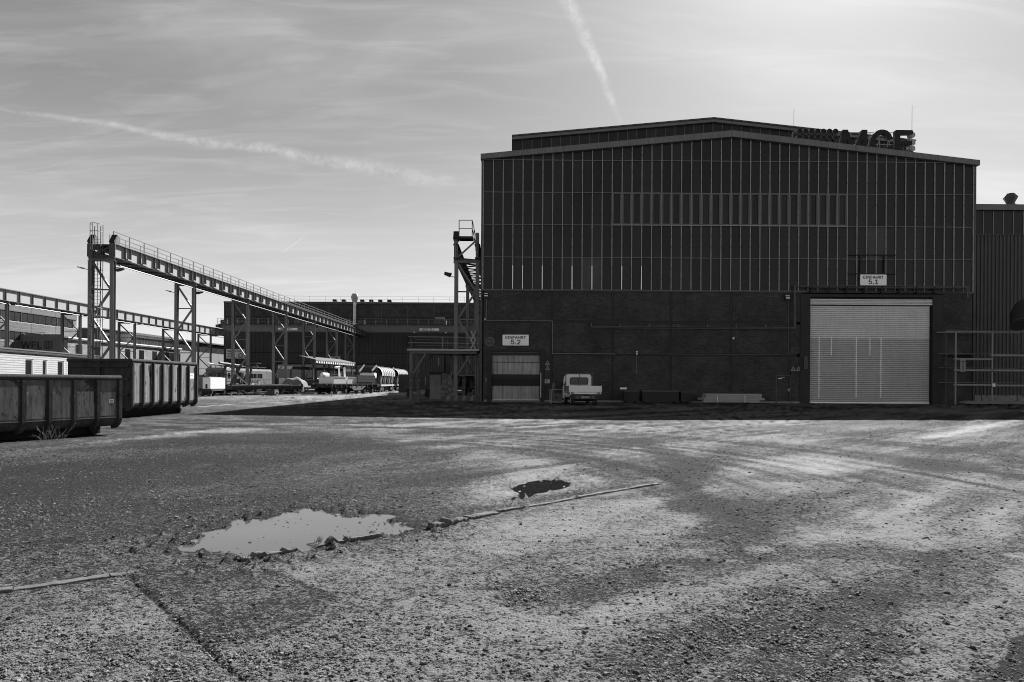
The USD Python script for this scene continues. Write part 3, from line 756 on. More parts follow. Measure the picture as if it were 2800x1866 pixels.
# runway beside the main hall
XR1, XR2 = X(1246, 54.0), -2.78
g3 = Thing('crane_runway', 'crane runway on lattice legs close beside the hall corner', 'crane runway', loc=(XR1, 54, 0))
for i, y in enumerate([54.0 + 13.81 * k for k in range(6)]):
    lattice_leg(g3, XR1, XR2, y, GZ0, 0.30, 0.35, 2.2, base=0.42 if i == 0 else 0.0)
g3.part('footing', MB().box(XR1 - 0.75, XR2 + 0.35, 53.2, 55.0, -0.1, 0.42), 'steel')
for k in range(4):
    a = XR1 - 0.7 + k * 0.62
    g3.part('hazard_stripe', MB().prism([(a, 53.195, 0.02), (a + 0.26, 53.195, 0.02), (a + 0.36, 53.195, 0.40), (a + 0.1, 53.195, 0.40)], (0, 0.004, 0)), 'steel_mid')
girder(g3, XR1, 53.3, 126, 55.6, 2.302, 1, pairs=False, brackets=False)
girder(g3, XR2, 53.3, 126, 55.6, 2.302, 1, pairs=False, brackets=False)
for k in range(31):
    y = 53.6 + k * 2.3
    g3.part('cross_bar', MB().bar((XR1, y, GZ0 + 0.02), (XR2, y + 1.1, GZ0 + 0.02), 0.1, 0.1), 'steel')
    g3.part('cross_bar', MB().bar((XR2, y + 1.2, GZ0 + 0.02), (XR1, y + 2.2, GZ0 + 0.02), 0.1, 0.1), 'steel')
end_stop(g3, XR1, 53.3, GZ1 + 0.3)
g3.part('end_column', MB().hbeam((XR1, 53.6, GZ0), (XR1, 53.6, GZ1 + 0.6), 0.3, 0.3, 0.02, (0, 1, 0)).hbeam((XR2, 53.6, GZ0), (XR2, 53.6, GZ1 + 0.9), 0.24, 0.3, 0.02, (0, 1, 0)), 'steel_mid')
g3.part('brace', MB().bar((XR1 + 0.2, 53.5, GZ0 + 0.1), (XR2 - 0.1, 53.5, GZ1 + 0.3), 0.12, 0.12, (0, 1, 0)), 'steel_mid')
g3.part('deck', MB().box(XR1 + 0.2, XR2 - 0.35, 53.3, 54.3, GZ1 + 0.42, GZ1 + 0.6), 'dark_steel')
dk = GZ1 + 0.6
railing(g3, [(XR1 + 0.25, 53.35, dk), (XR2 - 0.4, 53.35, dk)], 1.25, 1.2, 0.03, (0.6,), 'steel')
railing(g3, [(XR2 - 0.4, 53.4, dk), (XR2 - 0.4, 66, dk - 0.4)], 1.25, 2.3, 0.03, (0.6,), 'steel')
g3.part('floodlight', MB().bar((XR1 - 0.15, 53.9, 9.75), (XR1 - 0.5, 53.9, 9.85), 0.05, 0.05).hexa([(XR1 - 0.95, 53.7, 9.95), (XR1 - 0.5, 53.7, 9.75), (XR1 - 0.5, 54.1, 9.75), (XR1 - 0.95, 54.1, 9.95), (XR1 - 0.9, 53.7, 10.15), (XR1 - 0.35, 53.7, 10.05), (XR1 - 0.35, 54.1, 10.05), (XR1 - 0.9, 54.1, 10.15)]), 'dark_steel')

# ------------------------------------------------------------------ the far hall and its cranes
YH = 148.0
fx0, fx1 = X(613, YH), 60.0
fz = Z(900, 826, YH)
far = Thing('far_hall', 'wide dark hall with flat parapet closing the end of the yard', 'factory hall', loc=(-20, YH, 0))
far.part('wall', MB().box(fx0 + 0.1, fx1, YH + 0.2, YH + 60, 0, fz - 0.3), 'dark_steel')
far.part('parapet', MB().box(fx0 - 0.1, fx1, YH - 0.25, YH + 0.2, fz - 0.45, fz - 0.08), 'roofing')
far.part('coping', MB().box(fx0 - 0.15, fx1, YH - 0.3, YH + 0.4, fz - 0.075, fz), 'steel_light')
n_bay = 11
bw = (0 - fx0) / n_bay
zz = [Z(900, y, YH) for y in (1068, 993, 896, 866, 832)]
for k in range(n_bay):
    a = fx0 + k * bw
    far.part('brick_panel', MB().box(a + 0.12, a + bw - 0.12, YH, YH + 0.15, zz[3], fz - 0.46), 'brick_far')
    far.part('steel_post', MB().box(a - 0.12, a + 0.12, YH - 0.06, YH + 0.18, 0, fz - 0.46), 'steel')
    for z0, z1 in ((zz[1], 7.6), (7.7, zz[2])):
        m = 6
        for q in range(m):
            far.part('cladding_panel', MB().box(a + 0.14 + (bw - 0.28) * q / m, a + 0.11 + (bw - 0.28) * (q + 1) / m, YH + 0.02 * (q % 2), YH + 0.15, z0 + 0.04, z1 - 0.04), 'far_panel')
    for q in range(8):
        far.part('glass_panel', MB().box(a + 0.14 + (bw - 0.28) * q / 8, a + 0.08 + (bw - 0.28) * (q + 1) / 8, YH, YH + 0.1, zz[2] + 0.1, zz[3] - 0.1), GLASSES[rng.integers(0, 4)])
    if not (1.5 < k < 5.5):
        far.part('brick_panel', MB().box(a + 0.12, a + bw - 0.12, YH, YH + 0.15, 0, zz[1] - 0.05), 'brick_far')
    else:
        far.part('gate', MB().box(a + 0.3, a + bw - 0.3, YH + 0.02, YH + 0.12, 0, zz[1] - 0.5), 'far_gate' if k in (2, 3, 4) else 'steel_mid') if False else far.part('gate', MB().box(a + 0.3, a + bw - 0.3, YH + 0.02, YH + 0.12, 0, zz[1] - 0.4), 'steel_light' if k < 5 else 'steel_mid')
for k in range(2):
    far.part('rail', MB().box(fx0, fx1, YH - 0.08, YH + 0.1, (zz[1], zz[2])[k] - 0.05, (zz[1], zz[2])[k] + 0.08), 'steel')
railing(far, [(fx0 + 8, YH + 1, fz), (20, YH + 1, fz)], 1.35, 3.4, 0.025, (0.7,), 'steel_light')
for k in range(6):
    px = (915, 939.5, 990, 1014.6, 1039, 1064)[k]
    x = X(px, YH + 3)
    t = Thing('roof_skylight', 'small dark roof hatch on the far hall parapet, ' + ('first', 'second', 'third', 'fourth', 'fifth', 'last')[k] + ' from the left', 'roof hatch', loc=(x, YH + 3, fz), group='hatches on the far hall roof')
    t.part('hood', MB().hexa([(x - 0.5, YH + 2.5, fz + 0.45), (x + 0.5, YH + 2.5, fz + 0.45), (x + 0.5, YH + 3.5, fz + 0.45), (x - 0.5, YH + 3.5, fz + 0.45), (x - 0.4, YH + 2.5, fz + 0.85), (x + 0.4, YH + 2.5, fz + 0.85), (x + 0.4, YH + 3.5, fz + 0.85), (x - 0.4, YH + 3.5, fz + 0.85)]), 'black')
    t.part('leg', MB().box(x - 0.35, x - 0.25, YH + 2.9, YH + 3, fz - 0.1, fz + 0.45).box(x + 0.25, x + 0.35, YH + 2.9, YH + 3, fz - 0.1, fz + 0.45), 'steel')
px = X(968.5, 147)
flue = Thing('flue', 'grey metal flue with a wide cowl rising in front of the far hall', 'chimney', loc=(px, 147, 0))
flue.part('pipe', MB().tube((px, 147, 11.5), (px, 147, Z(968, 826, 147)), 0.34, 12), 'aluminium')
zc = Z(968, 826, 147)
flue.part('cowl', MB().lathe([(0.36, zc - 0.1), (0.5, zc), (0.82, zc + 0.9), (0.75, zc + 1.3), (0.55, zc + 1.75), (0, zc + 1.75)], (px, 147, 0), 10), 'steel_light')
flue.part('elbow', MB().tube((px, 147, 11.5), (px, 148.1, 11.2), 0.34, 12), 'aluminium')
c = at(645, 968, YH)
sg = Thing('wall_sign', 'white company board behind the lattice legs on the left of the far hall', 'sign', loc=(c[0], YH - 0.2, c[2]))
w, h = 51 / 12.61 / 2, 26 / 12.61 / 2
sg.part('board', MB().box(c[0] - w, c[0] + w, YH - 0.25, YH - 0.12, c[2] - h, c[2] + h), 'white_paint')
sg.part('lettering', MB().text('Plasser & Theurer', 0.42, (c[0], YH - 0.26, c[2] + 0.62), 0.01, True, width=3.5), 'ink')
for k, tx in enumerate(('Linz', 'Service', 'Center')):
    sg.part('lettering', MB().box(c[0] - 1.75, c[0] - (0.9, 0.6, 0.8)[k], YH - 0.26, YH - 0.251, c[2] - 0.02 - k * 0.3, c[2] + 0.10 - k * 0.3), 'steel')
sg.part('emblem', MB().lathe([(0.3, -0.27), (0.5, -0.27), (0.5, -0.251), (0.3, -0.251)], (c[0] + 1.1, YH, c[2] - 0.35), 18, 'y'), 'steel')
c = at(919, 980, YH)
sg = Thing('gate_sign', 'small white entry sign above the far hall gate', 'sign', loc=(c[0], YH - 0.2, c[2]))
sg.part('board', MB().box(c[0] - 0.95, c[0] + 0.95, YH - 0.25, YH - 0.12, c[2] - 0.35, c[2] + 0.35), 'white_paint')
sg.part('lettering', MB().text('EINFAHRT', 0.24, (c[0], YH - 0.26, c[2] + 0.12), 0.01, True, width=1.6), 'ink')


def bridge_crane(xa, xb, y, label, signs):
    t = Thing('bridge_crane', label, 'bridge crane', loc=((xa + xb) / 2, y, GZ1))
    z = GZ1 + 0.15
    for dy in (0.0, 2.4):
        t.part('girder', MB().prism([(xa, y + dy, z + 0.1), (xa + 2.2, y + dy, z - 0.75), (xb - 2.2, y + dy, z - 0.75), (xb, y + dy, z + 0.1), (xb, y + dy, z + 0.7), (xa, y + dy, z + 0.7)], (0, 0.5, 0)), 'steel_mid')
    for x in (xa, xb):
        t.part('end_carriage', MB().box(x - 0.3, x + 0.3, y - 0.7, y + 3.6, z + 0.05, z + 0.6), 'steel')
        t.part('cabinet', MB().box(x + 0.6 if x < xb else x - 2, x + 2 if x < xb else x - 0.6, y - 0.5, y - 0.06, z + 0.72, z + 1.6), 'steel')
    t.part('walkway', MB().box(xa, xb, y - 0.6, y - 0.02, z + 0.70, z + 0.74), 'steel')
    railing(t, [(xa, y - 0.6, z + 0.74), (xb, y - 0.6, z + 0.74)], 1.1, 2.1, 0.035, (0.5,), 'steel_mid')
    xm = xa + 0.62 * (xb - xa)
    t.part('trolley', MB().box(xm - 1.2, xm + 1.2, y - 0.1, y + 2.8, z + 0.75, z + 1.7), 'steel')
    t.part('hoist_motor', MB().tube((xm - 1.0, y + 0.3, z + 1.95), (xm + 0.9, y + 0.3, z + 1.95), 0.28, 12), 'steel_mid')
    for px_ in signs:
        x = X(px_, y)
        t.part('name_board', MB().box(x - 2.0, x + 2.0, y - 0.06, y - 0.01, z - 0.45, z + 0.02), 'sign_white')
        t.part('lettering', MB().text('ABUS  32 t', 0.36, (x - 0.3, y - 0.07, z - 0.2), 0.01, True, width=2.4), 'ink')
        for dx in (-3.0, 3.4):
            t.part('lamp', MB().lathe([(0, 0.2), (0.1, 0.2), (0.22, 0), (0, 0)], (x + dx, y - 0.3, z - 0.95), 8), 'aluminium_pale')
    return t


bridge_crane(XB - 0.4, XR1 + 0.3, 139.5, 'bridge crane with load board spanning the right bay below the far hall windows', (1173,))
bridge_crane(XC, XA, 140.5, 'bridge crane with load board behind the lattice legs in the left bay', (786,))

# ------------------------------------------------------------------ buildings on the left
XW = -72.0
lh = Thing('clad_hall', 'grey metal clad hall with ribbon windows behind the far runway', 'factory hall', loc=(XW, 105, 0))
ye = 113.0
lh.part('wall', MB().box(XW - 30, XW - 0.12, 70, ye, 0, 13.5), 'steel_mid')
lh.part('roof', MB().box(XW - 30.2, XW + 0.2, 69.8, ye + 0.2, 13.5, 13.75), 'roofing')
wb = [(9.95, 11.25), (7.3, 8.4)]
for k in range(8):
    a, b = ye - 5.4 * (k + 1), ye - 5.4 * k - 0.06
    if a < 70:
        break
    z = 0.3
    while z < 13.3:
        zt = z + 0.48
        if not any(z < w1 and zt > w0 for w0, w1 in wb) or (k == 0 and b > ye - 0.5 and False):
            lh.part('cladding_plank', MB().prism([(XW, b, z), (XW, b, zt - 0.05), (XW - 0.05, b, zt), (XW - 0.1, b, zt), (XW - 0.1, b, z)], (0, a - b, 0)), 'yard_clad')
        z = zt
for w0, w1 in wb:
    p = lh.part('ribbon_window', MB().box(XW - 0.11, XW - 0.09, 70, ye - 0.9, w0 - 0.05, w1 + 0.05), 'black')
    y = ye - 1.0
    k = 0
    while y > 71:
        lh.part('pane', MB().box(XW - 0.08, XW - 0.05, y - 1.3, y - 0.08, w0 + 0.05, w1 - 0.05), 'strip_glass', parent=p)
        if k % 3 == 0:
            lh.part('window_post', MB().box(XW - 0.08, XW + 0.0, y - 0.06, y - 0.0, w0, w1), 'frame_grey', parent=p)
        y -= 1.32
        k += 1
# sign board on the low roof
YB = 100.0
a, b = at(36.6, 915, YB), at(166, 915, YB)
wfl = Thing('roof_board', 'large dark company board with letters and a square emblem above the white hut', 'sign', loc=((a[0] + b[0]) / 2, YB, 4))
ztop = Z(100, 914, YB)
wfl.part('board', MB().box(a[0], b[0], YB, YB + 0.25, 3.2, ztop), 'steel_mid')
wfl.part('side_strip', MB().box(b[0] + 0.003, b[0] + 0.25, YB - 0.02, YB + 0.3, 3.2, ztop + 0.05), 'white_paint')
pc = at(86.5, 944, YB)
wfl.part('lettering', MB().text('WFL', 0.98, (pc[0], YB - 0.001, pc[2]), 0.03, True, width=58 / 18.67), 'ink')
pe = at(132.5, 943.5, YB)
em = MB()
s = 0.58
em.box(pe[0] - s, pe[0] + s, YB - 0.03, YB - 0.001, pe[2] - s, pe[2] - s + 0.1).box(pe[0] - s, pe[0] + s, YB - 0.03, YB - 0.001, pe[2] + s - 0.1, pe[2] + s)
for k in range(5):
    x = pe[0] - s + (2 * s - 0.1) * k / 4
    em.box(x, x + 0.1, YB - 0.03, YB - 0.001, pe[2] - s + 0.1, pe[2] + s - 0.1)
wfl.part('emblem', em, 'ink')
for px in (70, 117):
    p = at(px, 913, YB)
    wfl.part('lamp', MB().bar((p[0], YB - 0.1, p[2] - 0.25), (p[0], YB - 0.5, p[2] + 0.1), 0.05, 0.05).box(p[0] - 0.1, p[0] + 0.8, YB - 0.6, YB - 0.45, p[2] + 0.1, p[2] + 0.18), 'steel_light')
wfl.part('post', MB().box(a[0] + 0.4, a[0] + 0.6, YB + 0.3, YB + 0.5, 0, ztop - 0.3).box(b[0] - 0.6, b[0] - 0.4, YB + 0.3, YB + 0.5, 0, ztop - 0.3), 'steel')
# low brick range and dark hall between
bl = Thing('brick_building', 'low flat roofed brick building between the lattice legs', 'building', loc=(-69, 118, 0))
bz = Z(250, 936, 118)
bl.part('wall', MB().box(-85, -69, 106, 142, 0, bz - 0.3), 'brick_side')
bl.part('roof', MB().box(-85.3, -68.7, 105.7, 142, bz - 0.3, bz - 0.06), 'roofing')
bl.part('roof_edge', MB().box(-85.3, -68.65, 105.65, 142, bz - 0.055, bz + 0.12), 'white_paint')
for k in range(7):
    y = 108 + k * 4.6
    p = bl.part('window', MB().box(-68.99, -68.93, y, y + 1.5, 1.2, bz - 0.9), 'frame_grey')
    bl.part('pane', MB().box(-68.92, -68.9, y + 0.1, y + 1.4, 1.3, bz - 1.0), 'glass_dark', parent=p)
dh = Thing('dark_shed', 'windowless dark shed standing behind the low brick building', 'building', loc=(-78, 130, 0))
dz = Z(260, 897, 124)
dh.part('wall', MB().box(-92, -75, 124, 150, 0, dz - 0.2), 'dark_steel')
dh.part('roof', MB().box(-92.2, -74.7, 123.8, 150.2, dz - 0.2, dz), 'roofing')
# light hall with ribbon window
XQ = X(373, 130, 910)
qh = Thing('pale_hall', 'pale sunlit hall with a dark ribbon window under its roof edge', 'factory hall', loc=(XQ, 150, 0))
qz = Z(373, 912, 130)
qh.part('wall', MB().box(XQ - 25, XQ - 0.06, 128, 190, 0, qz - 0.3), 'light_clad')
qh.part('roof', MB().box(XQ - 25.3, XQ + 0.5, 127.6, 190.3, qz - 0.3, qz), 'roofing')
w0, w1 = Z(400, 947, 132), Z(400, 926, 132)
for k in range(13):
    a = 128.2 + 4.75 * k
    for z0, z1 in ((0.0, 1.6), (1.63, 3.25), (3.28, w0 - 0.1)):
        qh.part('wall_panel', MB().box(XQ - 0.055, XQ, a, a + 4.70, z0, z1), 'light_clad')
    qh.part('wall_panel', MB().box(XQ - 0.055, XQ, a, a + 4.70, w1 + 0.1, qz - 0.32), 'light_clad')
    p = qh.part('window', MB().box(XQ - 0.05, XQ - 0.02, a, a + 4.72, w0 - 0.08, w1 + 0.08), 'frame_grey')
    for q in range(4):
        qh.part('pane', MB().box(XQ - 0.015, XQ + 0.005, a + 0.1 + q * 1.17, a + 1.12 + q * 1.17, w0, w1), 'strip_glass', parent=p)
# white office hut
YO = 76.0
eA = np.array([X(267, YO, 975), YO])
dirv = np.array([0.165, -1.0])
dirv /= np.hypot(*dirv)
L = 33.0
hut = Thing('office_hut', 'long white plank sided office hut with narrow windows and dark roof edge', 'hut', loc=(*eA, 0))
nv = np.array([dirv[1], -dirv[0]]) * -1
nv = nv if nv[0] > 0 else -nv
hz = Z(267, 973, YO)


def slab(s0, s1, o0, o1, z0, z1):
    c = [eA + dirv * s + nv * o for s, o in ((s0, o0), (s1, o0), (s1, o1), (s0, o1))]
    return MB().hexa([(*p, z0) for p in c] + [(*p, z1) for p in c])


hut.part('wall', slab(0.02, L, -6, -0.04, 0, hz - 0.35), 'white_panel')
hut.part('roof', slab(-0.15, L, -6.2, 0.18, hz - 0.12, hz), 'roofing')
hut.part('roof_edge', slab(-0.12, L, -6.1, 0.14, hz - 0.36, hz - 0.125), 'black')


def along_hut(px):
    """Where the line of sight at a photograph column meets the hut's long wall."""
    a = ray(px, 1000)[0]
    return float((a * eA[1] - eA[0]) / (dirv[0] - a * dirv[1]))


wins = [(along_hut(q), along_hut(p)) for p, q in ((69.6, 91), (117, 129), (158, 175))]
wz0, wz1 = 0.9, Z(80, 985.5, eA[1] + dirv[1] * wins[0][0])
z = 0.05
while z < hz - 0.55:
    zt = z + 0.205
    cuts = [0.0] + ([] if zt < wz0 or z > wz1 else sorted([s for w in wins for s in w])) + [L]
    for s0, s1 in zip(cuts[::2], cuts[1::2]):
        c0, c1 = eA + dirv * s0, eA + dirv * s1
        hut.part('plank', MB().prism([(*(c0 + nv * o), zq) for o, zq in ((-0.03, z), (0.012, z + 0.012), (0.0, zt - 0.03), (-0.03, zt - 0.004))], (*(c1 - c0), 0)), 'white_panel')
    z = zt
for s0, s1 in wins:
    p = hut.part('window', slab(s0 + 0.01, s1 - 0.01, -0.035, 0.03, wz0, wz1), 'black')
    hut.part('frame', slab(s0 + 0.01, s0 + 0.07, 0.03, 0.05, wz0, wz1), 'white_paint', parent=p)
    hut.part('pane', slab(s0 + 0.12, s1 - 0.05, 0.031, 0.036, wz0 + 0.05, wz1 - 0.05), 'glass_dark', parent=p)
    if s1 - s0 > 0.5:
        hut.part('mullion', slab(s0 + 0.28, s0 + 0.34, 0.037, 0.05, wz0, wz1), 'white_paint', parent=p)
hut.part('corner_trim', slab(-0.04, 0.04, -0.05, 0.03, 0, hz - 0.36), 'white_paint')
# ------------------------------------------------------------------ ground
import shapely


def pix(*pts):
    """Ground points (x, y) under a list of pixels of the photograph."""
    return np.array([on_ground(*p)[:2] for p in pts])


def q1(*pts):      # pixels read off an enlargement of the photograph's lower left
    return [(x * 0.595, 1100 + y * 0.595) for x, y in pts]


def q2(*pts):      # ... and of its lower right
    return [(1400 + x * 0.595, 1100 + y * 0.595) for x, y in pts]


def line_distance(p, line):
    d = np.full(len(p), 1e9)
    for a, b in zip(line[:-1], line[1:]):
        ab = b - a
        t = np.clip(((p - a) @ ab) / max(ab @ ab, 1e-9), 0, 1)
        d = np.minimum(d, np.hypot(*(p - a - t[:, None] * ab).T))
    return d


def inside_distance(p, poly):
    """Distance to a polygon's edge, positive inside."""
    d = line_distance(p, np.vstack([poly, poly[:1]]))
    return np.where(shapely.contains_xy(shapely.Polygon(poly), p[:, 0], p[:, 1]), d, -d)


def sm(x, a, b):
    t = np.clip((x - a) / (b - a), 0, 1)
    return t * t * (3 - 2 * t)


KERB_LINE = pix(*q1((-500, 960), (0, 872), (300, 832), (590, 788), (850, 755), (1120, 716), (1440, 655), (1760, 608), (1990, 572), (2353, 493)), *q2((330, 432), (670, 376)))
PUDDLE = pix(*q1((845, 655), (905, 606), (1000, 562), (1110, 535), (1220, 516), (1370, 486), (1470, 480), (1560, 500), (1640, 522), (1700, 505), (1790, 515), (1860, 545), (1915, 578), (1760, 606), (1600, 630), (1450, 655), (1250, 690), (1130, 704), (980, 700), (990, 676), (900, 668)))
PUDDLE_FAR = pix(*[(500 + x * 0.595, 1280 + y * 0.595) for x, y in ((1490, 88), (1540, 64), (1640, 46), (1730, 40), (1800, 58), (1790, 76), (1690, 98), (1630, 108), (1600, 128), (1550, 142), (1500, 138), (1525, 112))])
SLAB = pix(*q1((600, 792), (1240, 764), (1560, 905), (1400, 1020), (1000, 1160), (870, 1050), (740, 930)))
CRACK = pix(*q1((592, 792), (640, 850), (740, 935), (870, 1055), (980, 1170), (1110, 1280)))
CRACK2 = pix(*q1((1250, 768), (1380, 830), (1560, 905)))
FAR_EDGE = pix((-120, 1262), (0, 1240), (150, 1222), (330, 1203), (520, 1180), (720, 1160), (900, 1150))
DARK_GRAVEL = pix((-300, 1620), (-300, 1275), (0, 1246), (350, 1204), (760, 1165), (1000, 1185), (1300, 1240), (1420, 1300), (1500, 1360), (1200, 1435), (1140, 1450), (700, 1505), (360, 1555), (0, 1605))
CORNER_SHADE = pix((2690, 1900), (2725, 1845), (2752, 1790), (2775, 1745), (2830, 1680), (3300, 1620), (3300, 1900))
BRIGHT_STRIP = pix(*q2((1830, 168), (1960, 148), (2100, 112), (2353, 72), (2353, 84), (2200, 118), (2040, 160)))

STROKES = [  # (pixels, width in metres, change of tone)
    (q2((560, 170), (700, 235), (810, 300), (770, 400), (860, 480), (1010, 560), (1000, 700)), 0.42, -0.38),
    (q2((720, 330), (860, 290), (1000, 210), (1200, 190)), 0.5, -0.3),
    (q2((1000, 470), (1300, 500), (1600, 420), (1900, 330), (2353, 190)), 0.75, -0.32),
    (q2((150, 900), (500, 830), (900, 760), (1300, 690), (1750, 690)), 0.33, -0.33),
    (q2((600, 1250), (950, 1090), (1350, 1010), (1780, 880), (2100, 760), (2353, 640)), 0.3, -0.3),
    (q2((1150, 1280), (1500, 1180), (1750, 1080)), 0.22, -0.35),
    (q2((1930, 300), (2120, 280)), 0.7, -0.3),
    (q2((1250, 350), (1420, 350)), 0.5, -0.3),
    (q2((1200, 285), (1300, 258), (1420, 270), (1500, 310)), 0.45, 0.55),
    (q2((1110, 265), (1400, 262)), 0.3, 0.4),
    (q2((130, 560), (420, 490), (700, 460), (880, 540)), 0.5, 0.4),
    (q2((0, 650), (300, 610), (600, 590)), 0.35, 0.28),
    (q2((1560, 560), (1780, 450), (2000, 370), (2353, 330)), 0.8, 0.3),
    (q2((900, 860), (1300, 750), (1600, 620)), 0.35, 0.2),
    (q2((2100, 560), (1900, 800), (1900, 1250)), 0.5, 0.22),
    (q2((100, 1000), (700, 880), (1100, 800)), 0.3, 0.18),
    (q2((1700, 130), (1850, 150), (1750, 165)), 0.8, 0.5),
    (q2((1500, 150), (1800, 130)), 0.9, -0.35),
    ([(1105, 1223), (1250, 1221), (1420, 1218)], 0.35, 0.75),
    ([(1030, 1218), (1180, 1206), (1500, 1212)], 0.9, 0.25),
    ([(505, 1268), (560, 1246), (620, 1262)], 0.3, -0.3),
    ([(540, 1272), (600, 1262), (650, 1258)], 0.16, 0.9),
    ([(330, 1205), (520, 1187), (660, 1172)], 0.7, 0.55),
    ([(0, 1240), (330, 1201), (760, 1158)], 0.07, 1.0),
    ([(1390, 1330), (1480, 1290), (1600, 1280)], 0.6, 0.5),
    ([(1320, 1330), (1400, 1370), (1560, 1370)], 0.35, 0.45),
    ([(600, 1120), (900, 1085), (1100, 1068)], 3.0, 0.35),
    (q1((600, 1020), (1000, 1150), (1250, 1030)), 0.12, 0.25),
    (q2((0, 160), (500, 190), (1100, 160)), 0.9, 0.15),
    (q2((0, 240), (250, 260), (500, 330)), 0.6, -0.2),
]


PATCHES = [  # (corners in pixels, change of tone, softness in metres)
    (q2((-260, 560), (0, 500), (640, 384), (735, 402), (765, 450), (890, 482), (980, 570), (800, 600), (560, 600), (300, 640), (120, 700), (-250, 720)), 0.42, 0.22),
    (q2((1160, 290), (1290, 256), (1400, 250), (1515, 312), (1390, 332), (1280, 318)), 0.75, 0.3),
    (q2((1560, 560), (1750, 450), (1950, 378), (2353, 330), (2600, 330), (2600, 760), (2100, 640), (1900, 760), (1700, 650)), 0.36, 0.35),
    (q2((1800, 800), (2050, 660), (2353, 700), (2340, 980), (2200, 1290), (1830, 1290)), 0.22, 0.2),
    (q2((680, 250), (830, 285), (880, 345), (790, 420), (730, 440), (690, 350)), -0.35, 0.3),
    (q2((740, 430), (960, 500), (1240, 520), (1500, 470), (1560, 540), (1250, 640), (1030, 640), (960, 560), (800, 480)), -0.33, 0.3),
    (q2((240, 880), (520, 740), (760, 700), (700, 800), (420, 930), (200, 960)), -0.33, 0.15),
    (q2((1060, 980), (1400, 850), (1780, 690), (1800, 760), (1720, 1000), (1560, 1290), (1120, 1290)), -0.36, 0.2),
    (q2((1930, 270), (2150, 260), (2120, 310), (1950, 320)), -0.35, 0.6),
    (q2((900, 230), (1080, 200), (1330, 215), (1250, 245), (980, 250)), -0.35, 0.6),
    (q1((0, 900), (560, 810), (730, 950), (860, 1060), (600, 1010), (300, 1000), (0, 1010)), 0.22, 0.12),
    (q1((1290, 770), (2000, 590), (2353, 560), (2353, 1000), (1900, 1000), (1560, 900)), 0.22, 0.2),
    (q1((1900, 90), (2353, 70), (2800, 100), (2800, 130), (2353, 120), (2000, 130)), 0.3, 0.8),
]


